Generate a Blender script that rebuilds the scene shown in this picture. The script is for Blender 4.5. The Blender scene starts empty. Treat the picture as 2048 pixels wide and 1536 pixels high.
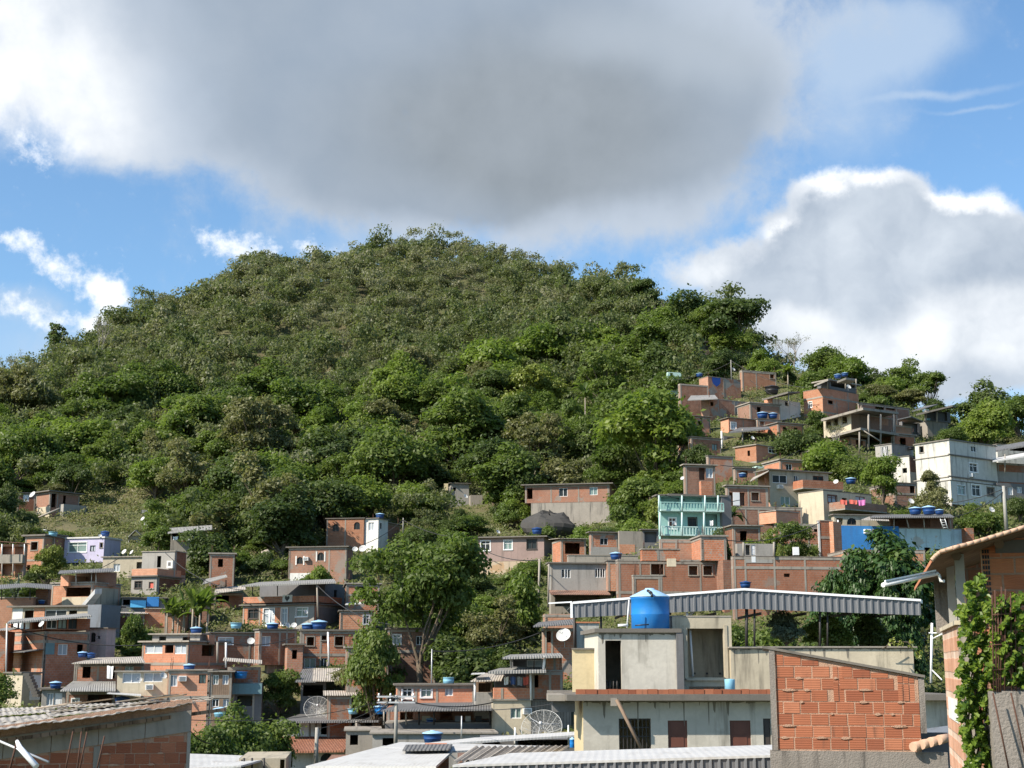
import bpy, math, random
import numpy as np
from mathutils import Vector, Matrix
random.seed(7)
RNG = np.random.default_rng(11)
sc = bpy.context.scene
col = sc.collection
F = 2813.0
PITCH = math.atan((1330 - 768) / F)
SP, CP = math.sin(PITCH), math.cos(PITCH)
CZ = 10.0                                   # camera height above the datum

def ray(u, v):
    xc = (u - 1024) / F; yc = (768 - v) / F
    Y = CP - yc * SP
    return xc / Y, (SP + yc * CP) / Y

def P(u, v, d):
    kx, kz = ray(u, v)
    return Vector((kx * d, d, CZ + kz * d))

# ------------------------------------------------------------------ materials
def new_mat(name):
    m = bpy.data.materials.new(name); m.use_nodes = True
    nt = m.node_tree; nt.nodes.clear()
    out = nt.nodes.new('ShaderNodeOutputMaterial')
    return m, nt, out

class N:
    """tiny node helper"""
    def __init__(s, nt): s.nt = nt
    def __call__(s, typ, inp=None, **kw):
        n = s.nt.nodes.new(typ)
        for k, v in kw.items(): setattr(n, k, v)
        for k, v in (inp or {}).items():
            if isinstance(v, bpy.types.NodeSocket): s.nt.links.new(v, n.inputs[k])
            else: n.inputs[k].default_value = v
        return n
    def math(s, op, a, b=0.0, c=0.0, clamp=False):
        n = s.nt.nodes.new('ShaderNodeMath'); n.operation = op; n.use_clamp = clamp
        for i, v in enumerate((a, b, c)):
            if isinstance(v, bpy.types.NodeSocket): s.nt.links.new(v, n.inputs[i])
            else: n.inputs[i].default_value = v
        return n.outputs[0]
    def mix(s, f, a, b, blend='MIX'):
        n = s.nt.nodes.new('ShaderNodeMix'); n.data_type = 'RGBA'; n.blend_type = blend
        for i, v in ((0, f), (6, a), (7, b)):
            if isinstance(v, bpy.types.NodeSocket): s.nt.links.new(v, n.inputs[i])
            else: n.inputs[i].default_value = v if i == 0 else (*v[:3], 1)
        return n.outputs[2]
    def ramp(s, f, stops):
        n = s.nt.nodes.new('ShaderNodeValToRGB')
        el = n.color_ramp.elements
        while len(el) < len(stops): el.new(0.5)
        for e, (p, c) in zip(el, stops):
            e.position = p; e.color = (*c, 1) if len(c) == 3 else c
        s.nt.links.new(f, n.inputs[0]); return n.outputs[0]
    def smooth(s, f, a, b, lo=0.0, hi=1.0):
        n = s.nt.nodes.new('ShaderNodeMapRange'); n.interpolation_type = 'SMOOTHSTEP'
        s.nt.links.new(f, n.inputs[0])
        for i, v in ((1, a), (2, b), (3, lo), (4, hi)): n.inputs[i].default_value = v
        return n.outputs[0]
    def noise(s, vec, scale, detail=4.0, rough=0.55, dist=0.0):
        n = s('ShaderNodeTexNoise', {'Vector': vec, 'Scale': scale, 'Detail': detail, 'Roughness': rough, 'Distortion': dist})
        return n.outputs['Fac']

def finish(n, out, colr, rough=0.8, bump=None, bstr=0.3, bdist=0.02, spec=0.3, metal=0.0):
    b = n('ShaderNodeBsdfPrincipled', {'Roughness': rough, 'Specular IOR Level': spec, 'Metallic': metal})
    if isinstance(colr, bpy.types.NodeSocket): n.nt.links.new(colr, b.inputs['Base Color'])
    else: b.inputs['Base Color'].default_value = (*colr[:3], 1)
    if bump is not None:
        bn = n('ShaderNodeBump', {'Height': bump, 'Strength': bstr, 'Distance': bdist})
        n.nt.links.new(bn.outputs[0], b.inputs['Normal'])
    n.nt.links.new(b.outputs[0], out.inputs[0])

def uvv(n):
    return n('ShaderNodeTexCoord').outputs['UV']

def stretched(n, vec, sx, sy):
    m = n('ShaderNodeMapping', {'Vector': vec, 'Scale': (sx, sy, 1)})
    return m.outputs[0]

def plaster(name, c, dirt=(0.09, 0.085, 0.075), amt=0.5, scale=1.0, patch=None, rough=0.85, bstr=0.25):
    """cement render: mottled, rain-streaked, optional patches of another colour"""
    m, nt, out = new_mat(name); n = N(nt); uv = uvv(n)
    rnd = n('ShaderNodeObjectInfo').outputs['Random']
    base = n.mix(n.noise(uv, 0.9 * scale, 5, .6), [x * .78 for x in c], [min(1, x * 1.18) for x in c])
    base = n.mix(n.smooth(n.noise(uv, 7 * scale, 3), .35, .75, 0, .35), base, [x * .7 for x in c])
    if patch:
        base = n.mix(n.smooth(n.noise(uv, .45 * scale, 5, .6), .56, .6), base, patch)
    streak = n.noise(stretched(n, uv, 2.2 * scale, .22 * scale), 1.0, 5, .6)
    base = n.mix(n.smooth(streak, .50, .74, 0, min(1, amt * 1.15)), base, dirt)
    base = n.mix(n.smooth(n.noise(uv, .3 * scale, 6, .7), .5, .68, 0, .35), base, [x * .55 for x in c])
    base = n.mix(n.math('MULTIPLY', rnd, .3), base, [x * .55 for x in c])
    finish(n, out, base, rough, n.noise(uv, 14 * scale, 4), bstr, .02)
    return m

def bricks(name, c1, c2, mortar, bw=.3, bh=.2, groove=False, msize=.02, patch=None, grime=.45, pthr=.58):
    m, nt, out = new_mat(name); n = N(nt); uv = uvv(n)
    rnd = n('ShaderNodeObjectInfo').outputs['Random']
    wob = n('ShaderNodeTexNoise', {'Vector': uv, 'Scale': 3.0})
    uv2 = n('ShaderNodeVectorMath', {0: wob.outputs['Color'], 1: (.03, .03, 0), 2: uv}, operation='MULTIPLY_ADD').outputs[0]
    br = n('ShaderNodeTexBrick', {'Vector': uv2, 'Color1': (*c1, 1), 'Color2': (*c2, 1), 'Mortar': (*mortar, 1), 'Scale': 1.0,
                                  'Mortar Size': msize, 'Mortar Smooth': .3, 'Bias': 0.0, 'Brick Width': bw, 'Row Height': bh})
    c = n.mix(n.smooth(n.noise(uv, 1.3, 5, .65), .35, .7, 0, .5), br.outputs['Color'], [x * .72 for x in c1])
    c = n.mix(n.smooth(n.noise(uv, 3.1, 4, .6), .5, .72, 0, .3), c, [min(1, x * 1.35 + .03) for x in c2])
    if patch:
        c = n.mix(n.smooth(n.noise(uv, .5, 5, .6), pthr, pthr + .05), c, patch)
    st = n.noise(stretched(n, uv, 1.6, .25), 1.0, 5, .62)
    c = n.mix(n.smooth(st, .5, .8, 0, grime), c, (.07, .06, .05))
    c = n.mix(n.smooth(n.noise(uv, .28, 6, .7), .5, .66, 0, .4), c, [x * .5 for x in c1])
    c = n.mix(n.smooth(rnd, .55, 1.0, 0, .55), c, [x * .42 for x in c1]); c = n.mix(n.smooth(rnd, .4, 0.0, 0, .5), c, [min(1, x * 1.12 + .05) for x in c2]); r7 = n.math('FRACT', n.math('MULTIPLY', rnd, 7.31)); c = n.mix(n.math('MULTIPLY', n.smooth(r7, .4, 1.0, 0, .45), n.smooth(n.noise(uv, .7, 5, .6), .3, .6, .35, 1.0)), c, (.235, .195, .165))
    h = n.math('MULTIPLY', br.outputs['Fac'], -1.0)
    if groove:
        w = n('ShaderNodeTexWave', {'Vector': uv, 'Scale': 9.0, 'Distortion': .2}, bands_direction='Y').outputs['Fac']
        h = n.math('ADD', h, n.math('MULTIPLY', w, .3))
    finish(n, out, c, .88, h, .6, .02, .2)
    return m

def sheet_mat(name, c, dirt=(.06, .055, .05), pitch=.18, amt=.6, rough=.6, metal=0.0, bstr=.8, spec=.3):
    """corrugated roofing: ribs run along V of the UV map"""
    m, nt, out = new_mat(name); n = N(nt); uv = uvv(n)
    w = n('ShaderNodeTexWave', {'Vector': uv, 'Scale': math.pi / (10 * pitch)}, bands_direction='X').outputs['Fac']
    base = n.mix(n.noise(uv, .8, 5, .6), [x * .75 for x in c], [min(1, x * 1.15) for x in c])
    base = n.mix(n.smooth(n.noise(stretched(n, uv, 3, .35), 1.0, 5, .65), .5, .75, 0, amt), base, dirt)
    sp = n.smooth(n.noise(uv, 5, 3), .6, .72, 0, amt * .5)
    base = n.mix(sp, base, [x * .5 for x in dirt])
    finish(n, out, base, rough, w, bstr, .04, spec, metal)
    return m

def simple(name, c, rough=.5, var=.25, spec=.4, metal=0.0, scale=4.0):
    m, nt, out = new_mat(name); n = N(nt)
    tc = n('ShaderNodeTexCoord').outputs['Object']
    base = n.mix(n.noise(tc, scale, 4), [x * (1 - var) for x in c], [min(1, x * (1 + var)) for x in c])
    finish(n, out, base, rough, None, spec=spec, metal=metal)
    return m

def leaf_mat(name, c1, c2, c3, trans=.3, rough=.5, spec=.35):
    m, nt, out = new_mat(name); n = N(nt)
    t = n('ShaderNodeAttribute', attribute_name='tint').outputs['Fac']
    r = n('ShaderNodeObjectInfo').outputs['Random']
    f = n.math('ADD', n.math('MULTIPLY', t, .65), n.math('MULTIPLY', r, .35))
    c = n.ramp(f, [(0.05, c1), (.5, c2), (.95, c3)])
    b = n('ShaderNodeBsdfPrincipled', {'Base Color': c, 'Roughness': rough, 'Specular IOR Level': spec})
    tc = n.mix(1.0, c, (1.15, 1.25, .7), 'MULTIPLY')
    tr = n('ShaderNodeBsdfTranslucent', {'Color': tc})
    mx = n('ShaderNodeMixShader', {0: trans, 1: b.outputs[0], 2: tr.outputs[0]})
    nt.links.new(mx.outputs[0], out.inputs[0])
    return m

M = {}
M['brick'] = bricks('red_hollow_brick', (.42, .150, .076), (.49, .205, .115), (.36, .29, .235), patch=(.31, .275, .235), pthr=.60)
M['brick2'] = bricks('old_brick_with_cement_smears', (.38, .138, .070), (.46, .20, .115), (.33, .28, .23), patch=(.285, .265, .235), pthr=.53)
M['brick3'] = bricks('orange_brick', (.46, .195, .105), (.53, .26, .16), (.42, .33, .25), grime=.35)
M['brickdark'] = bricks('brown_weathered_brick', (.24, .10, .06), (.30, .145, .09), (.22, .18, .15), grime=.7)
M['bricknear'] = bricks('near_hollow_brick', (.43, .155, .075), (.52, .22, .11), (.36, .25, .18), groove=True, msize=.014, bw=.3, bh=.2, grime=.3)
M['bricknear_pale'] = bricks('near_brick_with_white_mortar', (.50, .20, .10), (.58, .26, .14), (.62, .52, .42), groove=False, msize=.05, bw=.22, bh=.26, grime=.2)
M['concrete'] = plaster('raw_concrete', (.31, .28, .24), amt=.8)
M['slab'] = plaster('dark_stained_slab', (.17, .155, .135), amt=.7)
M['grey'] = plaster('grey_render', (.33, .315, .29), amt=.45)
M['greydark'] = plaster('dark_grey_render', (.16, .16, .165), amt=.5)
M['cream'] = plaster('cream_render', (.55, .48, .36), amt=.45)
M['creamdirty'] = plaster('stained_cream_render', (.43, .38, .29), amt=.75)
M['yellow'] = plaster('yellow_ochre_render', (.60, .50, .31), amt=.3)
M['white'] = plaster('white_painted_render', (.70, .69, .66), amt=.4)
M['whitegrey'] = plaster('greyish_white_render', (.56, .55, .50), amt=.75)
M['purple'] = plaster('lilac_paint', (.50, .47, .62), amt=.2)
M['turq'] = plaster('turquoise_paint', (.32, .54, .50), amt=.2)
M['turqpale'] = plaster('pale_turquoise_paint', (.50, .68, .64), amt=.2)
M['blue'] = plaster('bright_blue_paint', (.04, .20, .50), amt=.2)
M['paleblue'] = plaster('flaking_pale_blue_paint', (.45, .60, .66), amt=.55, patch=(.40, .42, .40))
M['teal'] = plaster('faded_teal_paint', (.16, .27, .30), amt=.4)
M['mauve'] = plaster('mauve_render', (.33, .24, .215), amt=.4)
M['pink'] = plaster('pale_pink_render', (.55, .44, .42), amt=.4)
M['retain'] = plaster('pale_stone_retaining', (.50, .40, .29), amt=.5, patch=(.42, .27, .15))
M['boulder'] = plaster('shade_dark_rock', (.06, .058, .055), amt=.8, scale=.7, bstr=.9)  # rock colour darkened to carry the shadow below the brick house
M['bluegrey'] = plaster('blue_grey_render', (.17, .19, .215), amt=.45)
M['wood'] = bricks('wood_planks', (.20, .135, .09), (.27, .185, .125), (.07, .05, .035), bw=.16, bh=3.0, msize=.012, grime=.7)
M['woodgrey'] = bricks('weathered_grey_planks', (.20, .175, .15), (.27, .24, .21), (.06, .05, .045), bw=.2, bh=3.0, msize=.014, grime=.7)
M['sheet'] = sheet_mat('fibre_cement_sheet', (.27, .265, .25))
M['sheetdark'] = sheet_mat('dark_fibre_cement_sheet', (.15, .15, .15))
M['sheettan'] = sheet_mat('tan_fibre_cement_sheet', (.40, .36, .31))
M['sheetold'] = sheet_mat('weathered_fibre_cement_sheet', (.34, .315, .28), dirt=(.07, .06, .05), amt=.9, bstr=.25)
M['sheetwhite'] = sheet_mat('white_metal_sheet', (.50, .50, .49), amt=.55, dirt=(.30, .28, .25), bstr=.12)
M['galv'] = sheet_mat('galvanised_ribbed_sheet', (.165, .17, .18), amt=.3, rough=.5, metal=.1, bstr=.3, dirt=(.2, .2, .21))
M['galvlight'] = simple('galvanised_flashing', (.80, .81, .82), .45, .08)
M['tile'] = bricks('clay_roof_tiles', (.30, .125, .075), (.40, .19, .12), (.10, .05, .035), bw=.2, bh=.38, msize=.05, grime=.6)
M['clay'] = simple('terracotta_tile', (.46, .31, .22), .9, .4, scale=9)
M['clayred'] = simple('red_terracotta', (.50, .20, .10), .8, .3)
M['alum'] = simple('white_aluminium', (.74, .74, .73), .45, .06)
M['steel'] = simple('galvanised_steel', (.50, .51, .52), .45, .1, metal=.3)
M['darksteel'] = simple('dark_painted_steel', (.035, .032, .03), .6, .2)
M['rust'] = simple('rusty_steel', (.075, .035, .022), .85, .4)
M['glass'] = simple('window_glass', (.022, .028, .03), .3, .4, spec=.2)
M['glassgreen'] = simple('greenish_glass', (.16, .22, .20), .15, .2, spec=.6)
M['curtain'] = simple('pale_curtain', (.34, .38, .42), .8, .25, scale=9)
M['door_brown'] = simple('brown_door', (.12, .045, .03), .55, .2)
M['door_white'] = simple('white_door', (.66, .67, .68), .55, .1)
M['door_blue'] = simple('blue_door', (.08, .11, .19), .55, .1)
M['door_dark'] = simple('dark_door', (.05, .04, .035), .6, .2)
M['plastic_blue'] = plaster('blue_tank_plastic', (.014, .19, .55), dirt=(.12, .26, .42), amt=.55, scale=1.2, rough=.42, bstr=.03)
M['plastic_navy'] = simple('navy_tank_plastic', (.012, .055, .19), .45, .15, scale=1.5)
M['plastic_light'] = simple('faded_blue_plastic', (.20, .42, .55), .5, .15, scale=1.5)
M['plastic_black'] = simple('black_plastic', (.02, .02, .022), .45, .2)
M['plastic_lid'] = simple('pale_blue_lid', (.30, .48, .66), .45, .08)
M['plastic_white'] = simple('white_plastic', (.74, .74, .73), .5, .06)
M['dish'] = simple('dish_grey_metal', (.50, .50, .48), .5, .1)
M['cloth_white'] = simple('white_cloth', (.75, .75, .74), .9, .06)
M['cloth_red'] = simple('red_cloth', (.60, .13, .10), .9, .1)
M['cloth_pink'] = simple('pink_cloth', (.62, .18, .42), .9, .1)
M['cloth_blue'] = simple('blue_cloth', (.08, .14, .35), .9, .2)
M['cloth_mixed'] = simple('grey_cloth', (.30, .32, .36), .9, .5, scale=8)
M['tarp'] = simple('blue_tarp', (.10, .42, .72), .5, .15)
M['crest'] = simple('blue_mural_paint', (.02, .07, .30), .7, .1)
M['bark'] = simple('tree_bark', (.11, .085, .06), .9, .4, scale=6)
M['barkpale'] = simple('pale_bark', (.30, .26, .21), .9, .3, scale=6)
M['barkgrey'] = simple('grey_twigs', (.26, .235, .21), .9, .25)
M['cable'] = simple('black_cable', (.03, .03, .03), .6, .1)
M['post'] = plaster('concrete_post', (.34, .33, .30), amt=.3)
M['mould'] = plaster('mouldy_grey_blocks', (.24, .215, .19), dirt=(.035, .032, .03), amt=.9, scale=2.2, bstr=.8)
M['tankwall'] = plaster('smooth_patchy_cement', (.56, .525, .455), dirt=(.13, .115, .09), amt=.95, scale=.8, patch=(.46, .43, .37))
M['beige'] = plaster('beige_render', (.50, .44, .33), dirt=(.10, .09, .07), amt=.85, scale=.8)
M['stain'] = plaster('mould_stain', (.20, .18, .145), dirt=(.04, .035, .03), amt=.9, scale=2)
M['leaf_bright'] = leaf_mat('bright_green_leaves', (.092, .142, .026), (.150, .212, .040), (.215, .268, .062), trans=.5)
M['leaf_mid'] = leaf_mat('mid_green_leaves', (.072, .112, .026), (.118, .168, .038), (.170, .218, .056), trans=.5)
M['leaf_dark'] = leaf_mat('dark_green_leaves', (.046, .074, .022), (.080, .115, .032), (.120, .155, .044), trans=.42)
M['leaf_olive'] = leaf_mat('olive_leaves', (.105, .112, .048), (.16, .165, .068), (.22, .215, .10), trans=.4)
M['leaf_yellow'] = leaf_mat('yellow_green_leaves', (.110, .140, .025), (.165, .200, .035), (.22, .25, .05))
M['leaf_ivy'] = leaf_mat('vine_leaves', (.06, .115, .016), (.15, .22, .028), (.31, .35, .06), trans=.42, rough=.35)
M['leaf_gloss'] = leaf_mat('glossy_dark_leaves', (.022, .050, .014), (.040, .085, .020), (.11, .150, .035), trans=.2, rough=.45, spec=.3)
M['leaf_silver'] = leaf_mat('silvery_leaves', (.085, .115, .075), (.13, .17, .115), (.19, .23, .17))
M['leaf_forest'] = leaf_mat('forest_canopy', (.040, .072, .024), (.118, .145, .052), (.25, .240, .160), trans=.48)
M['grass'] = leaf_mat('dry_grass_and_brush', (.060, .092, .024), (.120, .150, .042), (.25, .215, .115), trans=.4)
# ------------------------------------------------------------------ mesh builder
class MB:
    def __init__(s): s.v = []; s.f = []; s.uv = []; s.sm = []; s.off = (random.uniform(0, 40), random.uniform(0, 40))
    def poly(s, pts, uvs=None, smooth=False):
        i = len(s.v); s.v += [tuple(p) for p in pts]; s.f.append(tuple(range(i, i + len(pts)))); s.sm.append(smooth)
        if uvs is None:
            a = Vector(pts[1]) - Vector(pts[0])
            if a.length < 1e-6: a = Vector(pts[2]) - Vector(pts[1])
            a.normalize()
            nn = a.cross(Vector(pts[-1]) - Vector(pts[0]))
            if nn.length < 1e-9: nn = Vector((0, 0, 1))
            b = nn.normalized().cross(a)
            o = Vector(pts[0])
            # keep the V axis vertical when the first edge is vertical
            if abs(a.z) > .9: a, b = -b, a
            uvs = [((Vector(p) - o).dot(a) + s.off[0], (Vector(p) - o).dot(b) + s.off[1]) for p in pts]
        else:
            uvs = [(x + s.off[0], y + s.off[1]) for x, y in uvs]
        s.uv += uvs
    def quad(s, a, b, c, d, uvs=None, smooth=False): s.poly((a, b, c, d), uvs, smooth)
    def box(s, o, x, y, z):
        """o corner; x,y,z edge vectors (right handed)"""
        o, x, y, z = Vector(o), Vector(x), Vector(y), Vector(z)
        if x.cross(y).dot(z) < 0: o = o + x; x = -x
        p = lambda i, j, k: o + x * i + y * j + z * k
        s.quad(p(0,0,0), p(1,0,0), p(1,0,1), p(0,0,1)); s.quad(p(1,0,0), p(1,1,0), p(1,1,1), p(1,0,1))
        s.quad(p(1,1,0), p(0,1,0), p(0,1,1), p(1,1,1)); s.quad(p(0,1,0), p(0,0,0), p(0,0,1), p(0,1,1))
        s.quad(p(0,0,1), p(1,0,1), p(1,1,1), p(0,1,1)); s.quad(p(0,0,0), p(0,1,0), p(1,1,0), p(1,0,0))
    def tube(s, pts, rad, n=6, cap=True):
        pts = [Vector(p) for p in pts]
        if not isinstance(rad, (list, tuple)): rad = [rad] * len(pts)
        rings = []; ref = None
        for i, p in enumerate(pts):
            t = (pts[min(i + 1, len(pts) - 1)] - pts[max(i - 1, 0)]).normalized()
            if ref is None: ref = Vector((1, 0, 0)) if abs(t.x) < .8 else Vector((0, 1, 0))
            a = (ref - t * ref.dot(t)).normalized(); b = t.cross(a); ref = a
            base = len(s.v)
            for k in range(n):
                an = 2 * math.pi * k / n
                s.v.append(tuple(p + (a * math.cos(an) + b * math.sin(an)) * rad[i]))
            rings.append(base)
        L = 0
        for i in range(len(rings) - 1):
            dl = (pts[i + 1] - pts[i]).length
            for k in range(n):
                k2 = (k + 1) % n
                s.f.append((rings[i] + k, rings[i] + k2, rings[i + 1] + k2, rings[i + 1] + k)); s.sm.append(True)
                w = 2 * math.pi * rad[0] / n
                s.uv += [(k * w, L), (k * w + w, L), (k * w + w, L + dl), (k * w, L + dl)]
            L += dl
        if cap:
            for base, rev in ((rings[0], True), (rings[-1], False)):
                f = [base + k for k in range(n)]
                if rev: f.reverse()
                s.f.append(tuple(f)); s.sm.append(False); s.uv += [(0, 0)] * n
    def lathe(s, prof, n=24, o=(0, 0, 0), cap=True, smooth=True):
        o = Vector(o); b0 = len(s.v)
        for r, z in prof:
            for k in range(n):
                a = 2 * math.pi * k / n
                s.v.append((o.x + r * math.cos(a), o.y + r * math.sin(a), o.z + z))
        for i in range(len(prof) - 1):
            for k in range(n):
                k2 = (k + 1) % n
                s.f.append((b0 + i * n + k, b0 + i * n + k2, b0 + (i + 1) * n + k2, b0 + (i + 1) * n + k)); s.sm.append(smooth)
                s.uv += [(k / n, prof[i][1]), ((k + 1) / n, prof[i][1]), ((k + 1) / n, prof[i + 1][1]), (k / n, prof[i + 1][1])]
        if cap:
            for i, rev in ((0, True), (len(prof) - 1, False)):
                if prof[i][0] > 1e-4:
                    f = [b0 + i * n + k for k in range(n)]
                    if rev: f.reverse()
                    s.f.append(tuple(f)); s.sm.append(False); s.uv += [(0, 0)] * n
    def mesh(s, name, mat=None, origin=None):
        me = bpy.data.meshes.new(name)
        o = Vector(origin) if origin is not None else Vector((0, 0, 0))
        me.from_pydata([(a[0] - o.x, a[1] - o.y, a[2] - o.z) for a in s.v], [], s.f)
        uvl = me.uv_layers.new(name='UVMap')
        uvl.data.foreach_set('uv', np.array(s.uv, dtype=np.float32).ravel())
        me.polygons.foreach_set('use_smooth', s.sm)
        if mat is not None: me.materials.append(mat)
        me.update()
        return me
    def build(s, name, mat, parent=None, origin=None):
        if not s.f: return None
        if origin is None and parent is not None:
            origin = parent.location if parent.parent is None else parent.parent.location + parent.location
        ob = bpy.data.objects.new(name, s.mesh(name, M[mat] if isinstance(mat, str) else mat, origin))
        col.objects.link(ob)
        if parent is not None: ob.parent = parent
        elif origin is not None: ob.location = origin
        return ob

def tag(o, label=None, cat=None, group=None, kind=None):
    if label: o['label'] = label
    if cat: o['category'] = cat
    if group: o['group'] = group
    if kind: o['kind'] = kind
    return o

def empty(name, loc, label, cat, group=None, rz=0.0):
    o = bpy.data.objects.new(name, None); col.objects.link(o)
    o.empty_display_size = .3
    o.location = loc; o.rotation_euler = (0, 0, rz)
    return tag(o, label, cat, group)

def inst(name, mesh, parent=None, mat=None):
    o = bpy.data.objects.new(name, mesh); col.objects.link(o)
    if parent is not None: o.parent = parent
    if mat is not None:
        o.material_slots[0].link = 'OBJECT'; o.material_slots[0].material = M[mat]
    return o

# ------------------------------------------------------------------ terrain
PROF = {   # picture column -> (distance, picture row of the bare slope there)
 -500: [(100,1500),(140,1330),(200,1150),(260,1040),(330,950)],
 0:    [(100,1480),(120,1420),(140,1280),(160,1185),(172,1135),(200,1050),(260,905),(330,778)],
 130:  [(100,1480),(118,1422),(134,1310),(155,1200),(172,1128),(200,1048),(260,900),(330,762),(354,702)],
 250:  [(100,1480),(115,1425),(128,1345),(150,1215),(172,1118),(200,1045),(260,895),(330,750),(378,640)],
 500:  [(100,1610),(114,1530),(120,1425),(129,1340),(140,1265),(160,1165),(182,1085),(210,1000),(260,885),(330,725),(405,538)],
 800:  [(95,1610),(108,1535),(114,1440),(126,1335),(140,1262),(165,1150),(182,1080),(215,990),(260,880),(340,690),(430,506)],
 1000: [(92,1530),(105,1440),(125,1320),(150,1200),(168,1150),(190,1052),(220,960),(290,785),(360,630),(410,535)],
 1120: [(92,1515),(108,1385),(126,1265),(150,1158),(177,1100),(188,1050),(225,935),(295,750),(355,615),(398,560)],
 1250: [(92,1500),(112,1330),(128,1212),(150,1115),(186,1050),(230,910),(300,705),(358,592)],
 1450: [(92,1480),(112,1300),(128,1205),(150,1050),(182,940),(207,840),(228,775),(262,695),(290,640)],
 1700: [(92,1480),(112,1280),(127,1180),(147,1050),(162,985),(187,897),(207,865),(228,795),(245,750)],
 1950: [(92,1480),(112,1280),(127,1180),(147,1060),(162,1010),(182,930),(202,890),(220,850)],
 2500: [(92,1480),(112,1300),(140,1140),(180,1010),(220,930)],
}
KS, TAB = [], []
DG = np.concatenate([np.arange(6, 120, 3.0), np.arange(120, 480, 4.0), np.arange(480, 1000, 26.0), np.arange(1000, 4200, 320.0)])
for u_, prof in sorted(PROF.items()):
    ds = [5, 60, 80]; zs = [-9.0, -9.0, -8.6]
    for d_, v_ in prof:
        ds.append(d_); zs.append(ray(u_, v_)[1] * d_)
    dl, zl = ds[-1], zs[-1]
    ds += [dl + 25, dl + 70, dl + 160, dl + 350, 4500]; zs += [zl - 3, zl - 16, zl * .45 - 8, -9, -9]
    z = np.interp(DG, ds, zs)
    KS.append(ray(u_, 1000)[0]); TAB.append(z)
KS = np.array(KS); TAB = np.array(TAB)
KG = np.concatenate([[-3, -2, -1.2, -.8], np.arange(-.55, .551, .0075), [.8, 1.2, 2, 3]])
GRID = np.zeros((len(KG), len(DG)))
for i, k in enumerate(KG):
    j = int(np.clip(np.searchsorted(KS, k) - 1, 0, len(KS) - 2))
    t = float(np.clip((k - KS[j]) / (KS[j + 1] - KS[j]), 0, 1)); t = t * t * (3 - 2 * t) * .6 + t * .4
    GRID[i] = TAB[j] * (1 - t) + TAB[j + 1] * t
for _ in range(3):   # soften the creases
    g = GRID.copy(); g[1:-1, 1:-1] = (GRID[1:-1, 1:-1] * 4 + GRID[:-2, 1:-1] + GRID[2:, 1:-1] + GRID[1:-1, :-2] + GRID[1:-1, 2:]) / 8; GRID = g
def bump_xy(x, y):
    return (np.sin(x * .11 + 1.3) * np.cos(y * .083 + .4) * 1.1 + np.sin(x * .27 + y * .19) * .5 + np.sin(x * .06 - y * .045 + 2) * 1.8)
_KK, _DD = np.meshgrid(KG, DG, indexing='ij')
GRID += bump_xy(_KK * _DD, _DD) * np.clip((_DD - 150) / 120, 0, 1) * np.clip((900 - _DD) / 400, 0, 1)

def ground(x, y):
    y = max(y, 6.5); k = x / y
    i = int(np.clip(np.searchsorted(KG, k) - 1, 0, len(KG) - 2)); j = int(np.clip(np.searchsorted(DG, y) - 1, 0, len(DG) - 2))
    a = min(max((k - KG[i]) / (KG[i + 1] - KG[i]), 0), 1); b = min(max((y - DG[j]) / (DG[j + 1] - DG[j]), 0), 1)
    g = GRID
    return float(CZ + (g[i, j] * (1 - a) + g[i + 1, j] * a) * (1 - b) + (g[i, j + 1] * (1 - a) + g[i + 1, j + 1] * a) * b)

def make_terrain():
    m, nt, out = new_mat('dry_slope_ground'); n = N(nt)
    p = n('ShaderNodeNewGeometry').outputs['Position']
    c = n.mix(n.smooth(n.noise(p, .06, 6, .65), .4, .62), (.070, .080, .032), (.125, .110, .058))
    c = n.mix(n.smooth(n.noise(p, .35, 5, .6), .45, .7, 0, .7), c, (.055, .075, .025))
    finish(n, out, c, .95, n.noise(p, .8, 5), .7, .5)
    me = bpy.data.meshes.new('ground')
    nk, nd = len(KG), len(DG)
    V = np.stack([_KK * _DD, _DD, GRID + CZ], -1).reshape(-1, 3)
    I = np.arange(nk * nd).reshape(nk, nd)
    Q = np.stack([I[:-1, :-1], I[1:, :-1], I[1:, 1:], I[:-1, 1:]], -1).reshape(-1, 4)
    back = len(V)   # a flat apron behind the camera
    V = np.concatenate([V, [[-18, 6, CZ - 9], [18, 6, CZ - 9], [400, -300, CZ - 9], [-400, -300, CZ - 9]]])
    me.from_pydata(V.tolist(), [], Q.tolist() + [[back, back + 3, back + 2, back + 1]])
    me.polygons.foreach_set('use_smooth', [True] * len(me.polygons))
    me.materials.append(m)
    o = bpy.data.objects.new('ground', me); col.objects.link(o); o['kind'] = 'structure'
make_terrain()

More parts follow.
